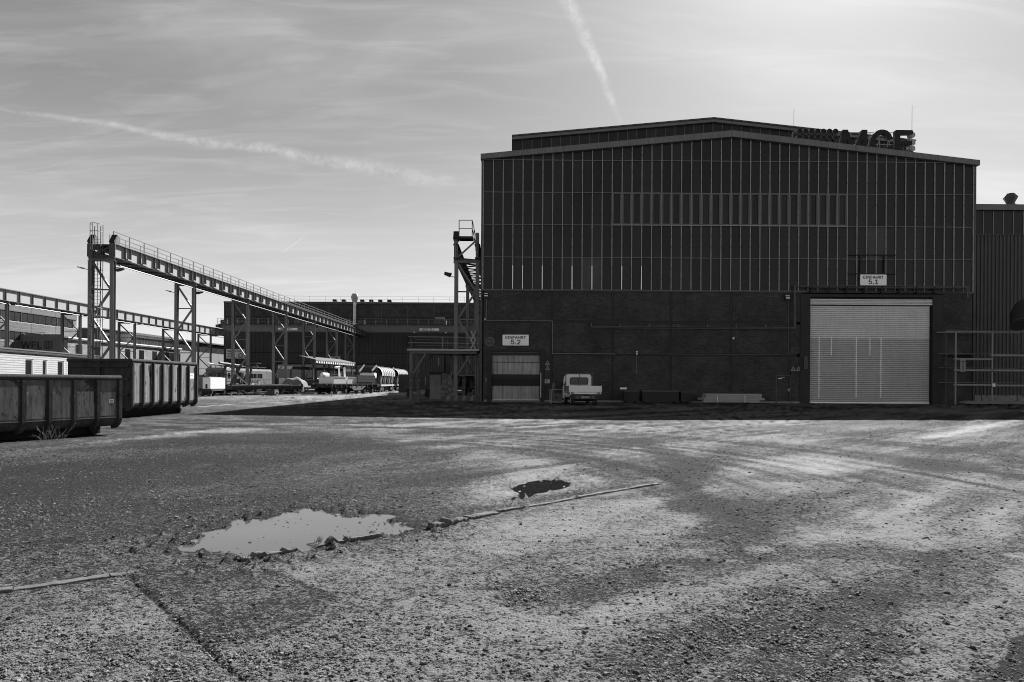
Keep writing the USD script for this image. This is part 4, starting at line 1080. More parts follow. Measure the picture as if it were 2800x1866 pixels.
def ground_at(p, fine=True):
    """Height, tone and grit of the ground at points (x, y)."""
    n3 = lambda s, seed, o=1: meshkit.fbm(np.column_stack([p * s, np.full(len(p), seed * 3.7)]), o, seed)
    near = 1 - sm(p[:, 1], 40, 60)
    big = n3(0.22, 1, 3) - 0.5
    z = 0.05 * big * near * sm(np.abs(p[:, 1]), 0, 3)
    rough = n3(1.1, 2, 3)
    wob = (n3(2.3, 3, 3) - 0.5)
    tone = 0.064 * (0.68 + 0.64 * n3(0.5, 4, 4)) * (0.62 + 0.76 * n3(3.0, 5, 4))
    grit = np.clip(0.25 + 0.9 * (rough - 0.45), 0.05, 1)
    front = p[:, 1] < KERB_LINE[-1, 1] + 6
    # the gravelly side of the kerb line is darker and a little lower
    ins = inside_distance(p, DARK_GRAVEL) + wob * 0.8
    g = sm(ins, -0.35, 0.9)
    dark_core = g * sm(n3(0.35, 6, 3), 0.3, 0.62)
    tone *= 1 - 0.30 * g - 0.32 * dark_core
    grit = np.maximum(grit, g * (0.45 + 0.55 * sm(n3(0.8, 7, 2), 0.35, 0.65)))
    z -= 0.012 * g * near
    # beyond the far edge: smoother asphalt
    beyond = sm(p[:, 1] - np.interp(p[:, 0], FAR_EDGE[:, 0], FAR_EDGE[:, 1]), -0.1, 0.3) * (p[:, 0] < FAR_EDGE[-1, 0] + 3)
    smooth = beyond * (1 - sm(p[:, 0], -9, -5))
    grit = grit * (1 - 0.8 * smooth)
    tone *= 1 - 0.34 * sm(p[:, 1] - np.interp(p[:, 0], FAR_EDGE[:, 0], FAR_EDGE[:, 1]), -0.1, 0.3) * (1 - sm(p[:, 0], -8, -3)) * (1 - sm(p[:, 1], 34, 46))
    # worn concrete and asphalt on the camera's side
    d_kerb = line_distance(p, KERB_LINE)
    side = p[:, 1] - np.interp(p[:, 0], KERB_LINE[:, 0], KERB_LINE[:, 1])
    cam_side = sm(-side + wob * 0.25, -0.02, 0.12) * (p[:, 0] < 2.3)
    tone *= 1 + 0.25 * cam_side
    sl = inside_distance(p, SLAB) + wob * 0.05
    tone *= 1 - 0.36 * sm(sl, -0.01, 0.025)
    grit *= 1 - 0.75 * sm(sl, -0.02, 0.06)
    # bottom left: loose pebbles
    pebble = sm(-p[:, 0] - 0.75 + wob * 0.6, 0, 0.5) * sm(4.15 - p[:, 1] + wob * 0.6, 0, 0.5)
    grit = np.maximum(grit, pebble * 0.75)
    tone *= 1 + 0.1 * pebble
    tone *= 1 + 0.16 * sm(p[:, 0] + 0.25 * p[:, 1] - 4.0, -3, 7) * (p[:, 1] < 34)
    tone *= 1 + 0.14 * sm(p[:, 1], 13, 24)
    soft_n = n3(0.9, 8, 2) - 0.5
    rag = n3(5.0, 12, 2) - 0.5
    tiny = n3(13.0, 14, 2) - 0.5
    for px, k, soft in PATCHES:
        poly = pix(*px)
        lo, hi = poly.min(0) - 2 * soft, poly.max(0) + 2 * soft
        m = np.flatnonzero((p[:, 0] > lo[0]) & (p[:, 0] < hi[0]) & (p[:, 1] > lo[1]) & (p[:, 1] < hi[1]))
        f = sm(inside_distance(p[m], poly) + (wob[m] * 2.2 + soft_n[m] * 1.5 + rag[m] * 1.1 + tiny[m] * 0.7) * soft * 1.6, -soft * 0.5, soft * 0.7)
        tone[m] *= 1 + (0.8 if k < 0 else 0.62) * k * f
        grit[m] = np.maximum(grit[m], f * rough[m] * 1.5) if k < 0 else grit[m] * (1 - 0.45 * f)
    for px, w, k in STROKES:
        line = pix(*px)
        lo, hi = line.min(0) - 3.2 * w, line.max(0) + 3.2 * w
        m = np.flatnonzero((p[:, 0] > lo[0]) & (p[:, 0] < hi[0]) & (p[:, 1] > lo[1]) & (p[:, 1] < hi[1]))
        d = line_distance(p[m], line) + wob[m] * w * 1.3 + soft_n[m] * w * 1.4 + rag[m] * w * 1.2 + tiny[m] * w * 0.6
        f = 1 - sm(d / w, 0.35, 1.25)
        tone[m] *= 1 + k * (1.5 if k < 0 else 0.8) * f
        grit[m] = np.maximum(grit[m], f * 1.0 * rough[m] * 1.5) if k < 0 else grit[m] * (1 - 0.4 * f)
    # tracks worn by wheels run across the yard towards the right
    a_ = 0.80
    u_, v_ = p[:, 0] * math.cos(a_) + p[:, 1] * math.sin(a_), -p[:, 0] * math.sin(a_) + p[:, 1] * math.cos(a_)
    band = meshkit.fbm(np.column_stack([u_ * 0.16, v_ * 1.1 + 0.5 * big, np.zeros(len(p))]), 4, 17)
    mid = sm(p[:, 0] + 0.4 * p[:, 1], 1.5, 5)
    tone *= 1 + (2.3 * (band - 0.5)) * (0.35 + 0.65 * mid)
    grit = np.clip(grit + (0.5 - band) * 1.4 * mid, 0.03, 1)
    ribs = meshkit.fbm(np.column_stack([u_ * 0.3, v_ * 5.5 + 1.2 * wob, np.full(len(p), 4.0)]), 3, 18)
    tone *= 1 + 2.2 * (ribs - 0.5) * (0.25 + 0.75 * mid) * sm(n3(0.4, 19, 2), 0.35, 0.6)
    # and others swing round in wide arcs before the hall
    r2, t2 = np.hypot(p[:, 0] + 6.5, p[:, 1] - 9.0), np.arctan2(p[:, 1] - 9.0, p[:, 0] + 6.5)
    arcs = meshkit.fbm(np.column_stack([r2 * 3.2, t2 * 2.2, np.full(len(p), 2.0)]), 4, 20)
    arc_m = sm(r2, 5.5, 8.5) * (1 - sm(r2, 17, 22)) * sm(p[:, 1], 8, 11)
    tone *= 1 + 2.8 * (arcs - 0.5) * arc_m
    grit = np.clip(grit + (0.5 - arcs) * 1.2 * arc_m, 0.03, 1)
    # parallel tyre marks sweeping round to the right
    r = np.hypot(p[:, 0] - 14, (p[:, 1] - 6) * 0.8)
    tracks = np.sin(r * 5.2 + 2.5 * wob + 3 * big) * sm(n3(0.3, 9, 2), 0.4, 0.65) * sm(p[:, 1], 8, 12) * (1 - sm(p[:, 1], 26, 32))
    tone *= 1 + 0.16 * tracks
    # a shadow painted into the ground tone at the lower right corner
    cor = sm(inside_distance(p, CORNER_SHADE) + wob * 0.08, -0.01, 0.02)
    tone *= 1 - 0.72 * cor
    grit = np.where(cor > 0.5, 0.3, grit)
    bs = sm(inside_distance(p, BRIGHT_STRIP) + wob * 0.7, -0.1, 0.3)
    tone *= 1 + 2.2 * bs
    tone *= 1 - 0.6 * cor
    # the joint and the crack
    c = np.exp(-((line_distance(p, CRACK) + np.abs(wob) * 0.05) / (0.018 + 0.012 * rough)) ** 2)
    tone *= 1 - 0.7 * c
    z -= 0.02 * c
    grit = np.maximum(grit, 0.45 * np.exp(-(line_distance(p, CRACK) / 0.09) ** 2))
    c2 = np.exp(-((line_distance(p, CRACK2) + wob * 0.03) / 0.025) ** 2)
    tone *= 1 - 0.45 * c2
    k = np.exp(-(np.maximum(-side, 0) / 0.10) ** 2) * (side < 0.02) * (p[:, 0] < 2.2) * (np.abs(wob) * 5)
    tone *= 1 - 0.35 * np.clip(k, 0, 1)
    # farther off: the yard in front of the far hall is lighter dust
    tone = np.where(p[:, 1] > 46, tone * (1 + 0.5 * sm(p[:, 1], 46, 62)), tone)
    fine_h = 0
    if fine:
        e = p[:, 1] < 30
        h = np.zeros(len(p))
        pe = p[e]
        q = lambda s, seed: meshkit.noise(np.column_stack([pe * s, np.full(len(pe), seed * 1.7)]), seed)
        h[e] = (0.012 * (q(7, 21) - 0.5) + 0.009 * (q(19, 22) - 0.5) + 0.008 * (q(43, 23) - 0.5)) * (0.35 + grit[e]) + 0.016 * grit[e] * np.maximum(q(27, 24) - 0.62, 0)
        fine_h = h
    z = z + fine_h
    # puddles: hollows that hold water at a fixed height
    for poly, level, soft in ((PUDDLE, WATER, 0.22), (PUDDLE_FAR, WATER_FAR, 0.28)):
        pd = inside_distance(p, poly)
        flat = sm(pd, -1.1, -0.1)
        stones = np.maximum(n3(16, 31, 2) - 0.58, 0) * 0.24 * (1 - sm(pd, 0.0, 0.5) * 0.6)
        bowl = level + 0.010 - 0.05 * sm(pd + wob * (0.22 if poly is PUDDLE else 0.08) + (n3(4.5, 33, 3) - 0.5) * (0.5 if level == WATER and poly is PUDDLE else 0.12), -soft * 0.3, soft) + stones + fine_h * 0.6 + 0.02 * (1 - sm(pd, -1.1, -0.2))
        z = z * (1 - flat) + bowl * flat
        wet = sm(pd + wob * 0.3, -0.35, -0.02)
        tone *= 1 - 0.3 * wet * (1 - sm(pd, 0, 0.1))
    # the far puddle has a pale, washed rim
    pf = inside_distance(p, PUDDLE_FAR)
    tone *= 1 + 0.7 * sm(pf + wob * 0.9, -1.0, -0.25) * (1 - sm(pf, -0.05, 0.1))
    return z, np.clip(tone, 0.008, 0.4), np.clip(grit, 0, 1)


WATER, WATER_FAR = -0.030, -0.030
fine_rows = 1 / np.arange(1 / 2.2, 1 / 75, -1.25 / (683 * 1.45))
Ys = np.concatenate([[-900, -300, -90, -30, -10, -3, -0.5, 0.8, 1.6], fine_rows, [78, 85, 95, 110, 130, 160, 220, 400, 900, 3000]])
half = np.concatenate([np.linspace(0, 0.88, 480), 0.88 + 0.004 * 1.25 ** np.arange(1, 32)])
Ts = np.concatenate([-half[:0:-1], half])
wide = np.where(Ys > 2.2, Ys + 0.3, 2.5 + np.abs(2.2 - Ys))
gx = wide[:, None] * Ts[None]
gy = np.repeat(Ys[:, None], len(Ts), 1)
pts = np.column_stack([gx.ravel(), gy.ravel()])
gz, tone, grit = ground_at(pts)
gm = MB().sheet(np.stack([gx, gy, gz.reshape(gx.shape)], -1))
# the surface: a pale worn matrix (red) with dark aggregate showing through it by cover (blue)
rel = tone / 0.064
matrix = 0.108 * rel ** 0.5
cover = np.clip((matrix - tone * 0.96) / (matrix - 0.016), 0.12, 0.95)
n = {'g': ('geometry', {}), 't': ('attribute', {'attribute': 'tone'}), 's': ('separate_color', {'color_type': 'rgb'}),
     'n1': ('noise_texture', {'scale': 8.0, 'detail': 7.0, 'roughness': 0.75}), 'n3': ('noise_texture', {'scale': 21.0, 'detail': 5.0, 'roughness': 0.7}),
     'n2': ('noise_texture', {'scale': 62.0, 'detail': 3.0, 'roughness': 0.65}),
     'v': ('voronoi_texture', {'scale': 74.0, 'randomness': 1.0}), 'vs': ('separate_color', {'color_type': 'rgb'}),
     'v2': ('voronoi_texture', {'scale': 36.0, 'randomness': 1.0}), 'vs2': ('separate_color', {'color_type': 'rgb'}),
     'vm': ('mix_float', {'fac': 0.42}), 'cl': ('map_range', {'from_min': 0.3, 'from_max': 0.7, 'to_min': -0.28, 'to_max': 0.28}),
     'sum0': ('math', {'math_type': 'add'}), 'sum': ('math', {'math_type': 'add'}), 'cl1': ('map_range', {'from_min': 0.3, 'from_max': 0.7, 'to_min': -0.24, 'to_max': 0.24}), 'd': ('math', {'math_type': 'subtract'}),
     'st': ('map_range', {'from_min': -0.05, 'from_max': 0.05, 'to_min': 0.0, 'to_max': 1.0, 'clamp': True}),
     'r1': ('map_range', {'from_min': 0.3, 'from_max': 0.7, 'to_min': 0.72, 'to_max': 1.28}),
     'r3': ('map_range', {'from_min': 0.0, 'from_max': 1.0, 'to_min': 0.6, 'to_max': 1.4}),
     'dk': ('math', {'math_type': 'multiply', 'value2': 0.02}), 'mx': ('mix_float', {}), 'm1': ('math', {'math_type': 'multiply'}),
     'bh': ('math', {'math_type': 'multiply_add', 'value2': -0.6}), 'bh2': ('math', {'math_type': 'multiply_add', 'value2': 2.2}), 'bh3': ('math', {'math_type': 'multiply_add', 'value2': 2.6}), 'bump': ('bump', {'strength': 0.9, 'distance': 0.015}),
     'p': ('principled_bsdf', {'roughness': 0.95, 'specular_ior_level': 0.06})}
l = [('t.color', 's.color')] + [('g.position', k + '.vector') for k in ('n1', 'n2', 'n3', 'v', 'v2')] + [('v.color', 'vs.color'), ('v2.color', 'vs2.color'),
     ('vs.r', 'vm.a'), ('vs2.g', 'vm.b'), ('n3.fac', 'cl.value'), ('n1.fac', 'cl1.value'), ('vm.result', 'sum0.value1'), ('cl.result', 'sum0.value2'), ('sum0.value', 'sum.value1'), ('cl1.result', 'sum.value2'), ('sum.value', 'd.value1'), ('s.b', 'd.value2'), ('d.value', 'st.value'),
     ('n1.fac', 'r1.value'), ('vs.g', 'r3.value'), ('s.r', 'm1.value1'), ('r1.result', 'm1.value2'), ('r3.result', 'dk.value1'),
     ('st.result', 'mx.fac'), ('dk.value', 'mx.a'), ('m1.value', 'mx.b'),
     ('v.distance', 'bh.value1'), ('n2.fac', 'bh.value3'), ('n3.fac', 'bh2.value1'), ('bh.value', 'bh2.value3'), ('n1.fac', 'bh3.value1'), ('bh2.value', 'bh3.value3'), ('bh3.value', 'bump.height'), ('bump.normal', 'p.normal'), ('mx.result', 'p.base_color')]
MAT['ground'] = usdkit.material(stage, '/World/Looks/ground', n, l, surface='p.BSDF')
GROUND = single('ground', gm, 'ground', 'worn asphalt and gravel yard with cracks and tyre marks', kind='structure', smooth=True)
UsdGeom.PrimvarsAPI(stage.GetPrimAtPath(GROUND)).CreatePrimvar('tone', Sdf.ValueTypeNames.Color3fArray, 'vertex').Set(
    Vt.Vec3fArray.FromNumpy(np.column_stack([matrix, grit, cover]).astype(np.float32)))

# water
for nm, v, r, k in (('muddy_water', 0.065, 0.03, 1), ('clear_water', 0.012, 0.015, 2)):
    MAT[nm] = usdkit.material(stage, f'/World/Looks/{nm}', {'g': ('geometry', {}), 'n': ('noise_texture', {'scale': 2.5, 'detail': 3.0}), 'b': ('bump', {'strength': 0.03, 'distance': 0.01}),
                              'p': ('principled_bsdf', {'base_color': (v,) * 3, 'roughness': r, 'ior': 1.33})}, [('g.position', 'n.vector'), ('n.fac', 'b.height'), ('b.normal', 'p.normal')], surface='p.BSDF')
for poly, level, m, lab in ((PUDDLE, WATER, 'muddy_water', 'pale muddy puddle lying against the broken kerb line'), (PUDDLE_FAR, WATER_FAR, 'clear_water', 'small dark puddle with a pale rim in mid yard')):
    ring = np.array(shapely.Polygon(poly).buffer(0.25).exterior.coords)
    tri = trimesh.creation.triangulate_polygon(shapely.Polygon(poly).buffer(0.25), engine='earcut')
    single('puddle', MB().add(np.column_stack([tri[0], np.full(len(tri[0]), level)]), tri[1]), m, lab, kind='structure')

# loose stones: six shapes scattered by how gravelly the ground is
grey('stone', 0.135, rough=0.9, var=0.5, scale=7.0, fine=90, bump=0.3, spec=0.2)
grey('stone_dark', 0.045, rough=0.85, var=0.5, scale=7.0, fine=90, bump=0.3, spec=0.3)
protos = []
for mat, nm in (('stone', 'stones'), ('stone_dark', 'dark_stones')):
    inst = UsdGeom.PointInstancer.Define(stage, f'/World/{nm}')
    keys(inst.GetPrim(), 'small ' + ('pale' if mat == 'stone' else 'dark') + ' stones and grit lying loose over the yard', 'gravel', kind='stuff')
    targets = []
    for k in range(5):
        ico = trimesh.creation.icosphere(subdivisions=1, radius=1.0)
        v = ico.vertices * (0.65 + 0.7 * rng.random((len(ico.vertices), 1))) * [1.0, 0.55 + 0.4 * rng.random(), 0.35 + 0.3 * rng.random()]
        pth = f'/World/{nm}/stone' + (f'_{k:03d}' if k else '')
        usdkit.mesh(stage, pth, (v, ico.faces), MAT[mat])
        targets.append(pth)
    inst.CreatePrototypesRel().SetTargets(targets)
    N = 380000 if mat == 'stone' else 240000
    u, w = rng.random(N), rng.random(N)
    Y = 1 / (1 / 2.6 + w * (1 / 26 - 1 / 2.6)) if mat == 'stone' else 1 / (1 / 2.6 + w * (1 / 30 - 1 / 2.6))
    x = (u * 2 - 1) * 0.92 * (Y + 0.8)
    P = np.column_stack([x, Y])
    h, t, g = ground_at(P, fine=False)
    keep = rng.random(N) < (g ** 2.2 * 0.62 + 0.012 if mat == 'stone' else 0.05 + 0.42 * g ** 1.3)
    if mat == 'stone_dark':
        keep &= rng.random(N) < 0.55 + 0.45 * sm(x, -1, 2)
    keep &= ~shapely.contains_xy(shapely.Polygon(PUDDLE).buffer(-0.12), x, Y) | (rng.random(N) < (0.12 + 0.5 * sm(x, -1.7, -1.1)) * (meshkit.noise(np.column_stack([P * 3, P[:, :1] * 0]), 5) > 0.55) + 0.015)
    keep &= ~shapely.contains_xy(shapely.Polygon(PUDDLE_FAR).buffer(-0.1), x, Y)
    P, h = P[keep], h[keep]
    m = len(P)
    size = 0.0032 + 0.006 * rng.random(m) ** 2 + 0.013 * rng.random(m) ** 14
    size *= 0.85 + 0.035 * np.minimum(P[:, 1], 14)
    inst.CreatePositionsAttr(Vt.Vec3fArray.FromNumpy(np.column_stack([P, np.where(shapely.contains_xy(shapely.Polygon(PUDDLE).buffer(-0.12), P[:, 0], P[:, 1]), WATER, h) + size * 0.15]).astype(np.float32)))
    inst.CreateProtoIndicesAttr(Vt.IntArray.FromNumpy(rng.integers(0, 5, m).astype(np.int32)))
    inst.CreateScalesAttr(Vt.Vec3fArray.FromNumpy(np.repeat(size[:, None], 3, 1).astype(np.float32)))
    yaw = rng.random(m) * 2 * np.pi
    qh = np.zeros((m, 4), np.float16)
    qh[:, 2], qh[:, 3] = np.sin(yaw / 2), np.cos(yaw / 2)          # imaginary part first
    inst.CreateOrientationsAttr(Vt.QuathArray.FromNumpy(qh))
    print(nm, m)

# the broken kerb strip, piece by piece
grey('kerb', 0.085, rough=0.9, var=0.35, scale=4, fine=60, bump=0.6, spec=0.2)
kerb = Thing('kerb', 'line of broken low concrete kerb stones edging the gravel', 'kerb', loc=(*KERB_LINE[4], 0))


def along(line, s):
    seg = np.hypot(*np.diff(line, axis=0).T)
    cum = np.concatenate([[0], np.cumsum(seg)])
    return np.array([np.interp(s, cum, line[:, 0]), np.interp(s, cum, line[:, 1])]).T


cum = np.concatenate([[0], np.cumsum(np.hypot(*np.diff(KERB_LINE, axis=0).T))])
spans = [(cum[0], cum[3] - 0.02, 0.020, 0.045), (cum[5] - 0.02, cum[7], 0.030, 0.04), (cum[8] - 0.03, cum[8] + 0.95, 0.05, 0.06), (cum[8] + 1.0, cum[11], 0.022, 0.035)]
for a, b, hgt, wd in spans:
    s = a
    while s < b - 0.1:
        e = min(b, s + rng.uniform(0.16, 0.62))
        m = max(4, int((e - s) / 0.025))
        c = along(KERB_LINE, np.linspace(s, e, m))
        d = np.gradient(c, axis=0)
        d /= np.hypot(*d.T)[:, None]
        nrm = np.column_stack([-d[:, 1], d[:, 0]])
        base = ground_at(c, fine=False)[0]
        w1, w2 = [wd * (0.75 + 0.5 * meshkit.fbm(np.column_stack([c * 7, np.full(m, q)]), 4, 5)) for q in (1.5, 7.5)]
        top = hgt * (0.55 + 0.75 * meshkit.fbm(np.column_stack([c * 9, np.full(m, s)]), 4, 3)) * (1 if hgt < 0.05 else np.linspace(1.1, 0.6, m))
        c = c + nrm * rng.uniform(-0.010, 0.010)
        top = top * rng.uniform(0.65, 1.15) * (0.85 + 0.3 * rng.random(m))
        w1, w2 = w1 * (0.85 + 0.3 * rng.random(m)), w2 * (0.85 + 0.3 * rng.random(m))
        rows = [np.column_stack([c - nrm * w1[:, None], base - 0.06]), np.column_stack([c - nrm * w1[:, None] * 0.92, base + top * 0.75]), np.column_stack([c - nrm * w1[:, None] * 0.82, base + top]),
                np.column_stack([c + nrm * w2[:, None] * 0.85, base + top * 0.97]), np.column_stack([c + nrm * w2[:, None], base - 0.06])]
        g = np.stack(rows)
        mb = MB().sheet(g)
        mb.prism([r[0] for r in rows], (*(d[0] * 0.004), 0)).prism([r[-1] for r in rows], (*(d[-1] * -0.004), 0))
        kerb.part('kerb_stone', mb, 'kerb')
        s = e + rng.choice([0.008, 0.014, 0.03])
# ------------------------------------------------------------------ signs, lamps and pipes on the main hall's front
def entry_sign(px, py, txt, label):
    c = at(px, py, YF - 0.1)
    t = Thing('entry_sign', label, 'sign', loc=(c[0], YF - 0.1, c[2]))
    r, w, h = 0.06, 1.01, 0.41
    poly = shapely.box(c[0] - w + r, c[2] - h + r, c[0] + w - r, c[2] + h - r).buffer(r, quad_segs=4)
    pts_ = np.array(poly.exterior.coords)[:-1]
    t.part('board', MB().prism([(x, YF - 0.12, z) for x, z in pts_], (0, 0.06, 0)), 'sign_white')
    t.part('lettering', MB().text('EINFAHRT', 0.21, (c[0], YF - 0.122, c[2] + 0.2), 0.006, True, width=1.58), 'ink')
    t.part('lettering', MB().text(txt, 0.34, (c[0], YF - 0.122, c[2] - 0.15), 0.006, True, width=0.74), 'ink')
    t.part('bracket', MB().box(c[0] - 0.05, c[0] + 0.05, YF - 0.08, YF + 0.0, c[2] - h - 0.03, c[2] + h + 0.03), 'steel_mid')


entry_sign(1410, 930.5, '5.2', 'white entry sign reading 5.2 above the small fabric door')
entry_sign(2388, 766, '5.1', 'white entry sign reading 5.1 above the big roller gate')
c = at(1340, 935, YF)
t = Thing('round_mark', 'grey round plate with letter and digit left of the white entry sign', 'sign', loc=(c[0], YF, c[2]))
t.part('disc', MB().lathe([(0, -0.03), (0.37, -0.03), (0.37, 0), (0, 0)], (c[0], YF - 0.005, c[2]), 28, 'y'), 'frame_grey')
t.part('lettering', MB().text('Q1', 0.42, (c[0], YF - 0.037, c[2]), 0.004, True, width=0.5), 'ink')
for px, py, lab in ((1497, 993, 'upper warning triangle right of the small fabric door'), (1497, 1006, 'lower warning triangle right of the small fabric door'), (2169, 1009, 'left warning triangle between the man door and the roller gate'), (2184, 1009, 'right warning triangle between the man door and the roller gate')):
    c = at(px, py, YF - 0.03)
    t = Thing('warning_sign', lab, 'sign', loc=tuple(c), group=None)
    tri = lambda s, y, dz=0: [(c[0] - s, y, c[2] - s * 0.8 + dz), (c[0] + s, y, c[2] - s * 0.8 + dz), (c[0], y, c[2] + s + dz)]
    t.part('plate', MB().prism(tri(0.185, YF - 0.03), (0, 0.02, 0)), 'steel_light')
    t.part('face', MB().prism(tri(0.12, YF - 0.034, -0.005), (0, 0.003, 0)), 'frame_grey')
    t.part('symbol', MB().bar((c[0] - 0.045, YF - 0.037, c[2] - 0.05), (c[0] + 0.02, YF - 0.037, c[2] + 0.05), 0.004, 0.03, (1, 0, 0)).bar((c[0] + 0.05, YF - 0.037, c[2] - 0.05), (c[0] + 0.02, YF - 0.037, c[2] + 0.05), 0.004, 0.02, (1, 0, 0)), 'ink')
for px, py, w, h, m, lab in ((1331.5, 1039, 0.29, 0.21, 'frame_grey', 'small grey notice plate left of the fabric door'), (1496, 1043, 0.42, 0.3, 'steel_light', 'white notice plate right of the fabric door below the triangles'), (1704.5, 1062.5, 0.52, 0.14, 'sign_white', 'white strip plate low on the brick right of the truck')):
    c = at(px, py, YF - 0.03)
    t = Thing('notice_plate', lab, 'sign', loc=tuple(c))
    t.part('plate', MB().box(c[0] - w / 2, c[0] + w / 2, YF - 0.035, YF - 0.01, c[2] - h / 2, c[2] + h / 2), m)
    t.part('screw', MB().tube((c[0], YF - 0.04, c[2] + h * 0.38), (c[0], YF - 0.03, c[2] + h * 0.38), 0.012, 6), 'steel')
    if w == 0.42:
        t.part('print', MB().box(c[0] - 0.1, c[0] + 0.02, YF - 0.038, YF - 0.0355, c[2] - 0.08, c[2] + 0.06).box(c[0] + 0.05, c[0] + 0.15, YF - 0.038, YF - 0.0355, c[2] - 0.08, c[2] - 0.03), 'frame_grey')
for px, py, lab in ((1329, 807, 'wall floodlight under the glazing at the left hall corner'), (2152, 813, 'wall floodlight under the glazing left of the roller gate')):
    c = at(px, py, YF - 0.3)
    t = Thing('wall_floodlight', lab, 'floodlight', loc=tuple(c))
    t.part('housing', MB().hexa([(c[0] - 0.2, YF - 0.5, c[2] - 0.25), (c[0] + 0.2, YF - 0.5, c[2] - 0.25), (c[0] + 0.2, YF - 0.25, c[2] - 0.2), (c[0] - 0.2, YF - 0.25, c[2] - 0.2), (c[0] - 0.2, YF - 0.35, c[2] + 0.2), (c[0] + 0.2, YF - 0.35, c[2] + 0.2), (c[0] + 0.2, YF - 0.15, c[2] + 0.2), (c[0] - 0.2, YF - 0.15, c[2] + 0.2)]), 'dark_steel')
    for k in (0, 1):
        t.part('lens', MB().box(c[0] - 0.13, c[0] + 0.15, YF - 0.475 + 0.08 * k, YF - 0.44 + 0.08 * k, c[2] - 0.12 + 0.15 * k, c[2] - 0.03 + 0.15 * k), 'white_paint')
    t.part('bracket', MB().box(c[0] - 0.03, c[0] + 0.03, YF - 0.25, YF, c[2] - 0.2, c[2] - 0.14), 'dark_steel')
z7 = lambda x, y: (1300 + x * 0.38249, 780 + y * 0.38249)
z6 = lambda x, y: (2100 + x * 0.29749, 700 + y * 0.29749)


def conduit(label, pts_, r, off, m, brackets=False):
    P3 = [tuple(at(*p, YF - off)) for p in pts_]
    # true up: runs are level or plumb on the wall
    Q = [list(P3[0])]
    for a, b in zip(P3[:-1], P3[1:]):
        c = list(b)
        if abs(b[0] - a[0]) > abs(b[2] - a[2]):
            c[2] = Q[-1][2]
        else:
            c[0] = Q[-1][0]
        Q.append(c)
    t = Thing('wall_pipe', label, 'pipe', loc=tuple(Q[0]))
    for a, b in zip(Q[:-1], Q[1:]):
        t.part('pipe', MB().tube(a, b, r, 8), m)
    if brackets:
        a, b = Q[0], Q[1]
        for k in range(7):
            x = a[0] + (b[0] - a[0]) * (k + 0.02) / 7
            t.part('bracket', MB().box(x - 0.02, x + 0.02, YF - off - 0.02, YF, a[2] - 0.04, a[2] + 0.22), 'steel_mid')
    return t


conduit('thin cable conduit stepping down from the left corner floodlight over the small door', [z7(77, 100), z7(77, 254), z7(551, 254), z7(551, 490), z7(1000, 490)], 0.016, 0.04, 'steel_light')
conduit('thin cable conduit running level across the brick to the right floodlight', [z7(1010, 491), z7(2236, 494), z7(2238, 110)], 0.016, 0.055, 'steel_mid')
conduit('upper pipe of the pair that climbs over the roller gate', [z7(825, 295), z6(240, 661), z6(240, 272), z6(1845, 283), z6(1846, 385)], 0.032, 0.22, 'frame_grey', True)
conduit('lower pipe of the pair that climbs over the roller gate', [z7(830, 306), z6(251, 674), z6(251, 285), z6(1834, 296), z6(1834, 385)], 0.032, 0.22, 'frame_grey')
c = at(*z7(1841, 382), YF)
t = Thing('wall_lamp', 'small white globe lamp on the brick between the pipes and the man door', 'lamp', loc=tuple(c))
t.part('globe', MB().lathe([(0, -0.16), (0.06, -0.14), (0.085, -0.08), (0.06, -0.02), (0, 0)], (c[0], YF - 0.04, c[2]), 12, 'y'), 'sign_white')
t.part('base', MB().lathe([(0, -0.05), (0.07, -0.05), (0.07, 0), (0, 0)], (c[0], YF - 0.004, c[2]), 12, 'y'), 'steel_mid')
c = at(*z7(1154, 486), YF)
t = Thing('junction_box', 'pair of small white boxes with a hanging cable in the middle of the brick wall', 'junction box', loc=tuple(c))
for dz in (-0.06, 0.1):
    t.part('box', MB().box(c[0] - 0.05, c[0] + 0.05, YF - 0.08, YF - 0.07, c[2] + dz - 0.045, c[2] + dz + 0.045).box(c[0] - 0.055, c[0] + 0.055, YF - 0.069, YF - 0.001, c[2] + dz - 0.05, c[2] + dz + 0.05), 'sign_white')
t.part('cable', MB().tube((c[0], YF - 0.03, c[2] - 0.1), (c[0], YF - 0.03, c[2] - 1.55), 0.01, 6), 'steel_light')
for px, py in ((1326, 873),):
    c = at(px, py, YF)
    t = Thing('sensor', 'tiny white sensor at the bend of the conduit near the left corner', 'sensor', loc=tuple(c))
    t.part('head', MB().lathe([(0, -0.1), (0.05, -0.08), (0.06, 0), (0, 0)], (c[0], YF - 0.02, c[2]), 10, 'y'), 'sign_white')
    t.part('foot', MB().box(c[0] - 0.03, c[0] + 0.03, YF - 0.019, YF - 0.002, c[2] - 0.1, c[2] + 0.03), 'steel_light')
# old frame above the gate and brackets over it
z5 = lambda x, y: (2000 + x * 0.34438, 280 + y * 0.34438)
p = at(*z5(925, 1211), YF - 0.12)
q = at(*z5(1316, 1362), YF - 0.12)
t = Thing('old_sign_frame', 'dark empty bracket frame on the glazing above the gate sign', 'frame', loc=(p[0], YF - 0.1, q[2]))
for z in (p[2], q[2]):
    t.part('rail', MB().box(p[0], q[0], YF - 0.15, YF - 0.09, z - 0.03, z + 0.03), 'dark_steel')
for fx in (0.27, 0.755):
    x = p[0] + (q[0] - p[0]) * fx
    t.part('post', MB().box(x - 0.06, x + 0.06, YF - 0.085, YF - 0.035, q[2] + 0.031, p[2] - 0.031), 'dark_steel')
t = Thing('gate_canopy_rail', 'dark bracketed rail hung on the wall just above the roller gate', 'rail', loc=(GATE[0], YF - 0.3, 8.5))
for z in (8.62, 8.86):
    t.part('rail', MB().box(GATE[0] - 0.3, GATE[1] + 2.2, YF - 0.34, YF - 0.28, z - 0.025, z + 0.025), 'dark_steel')
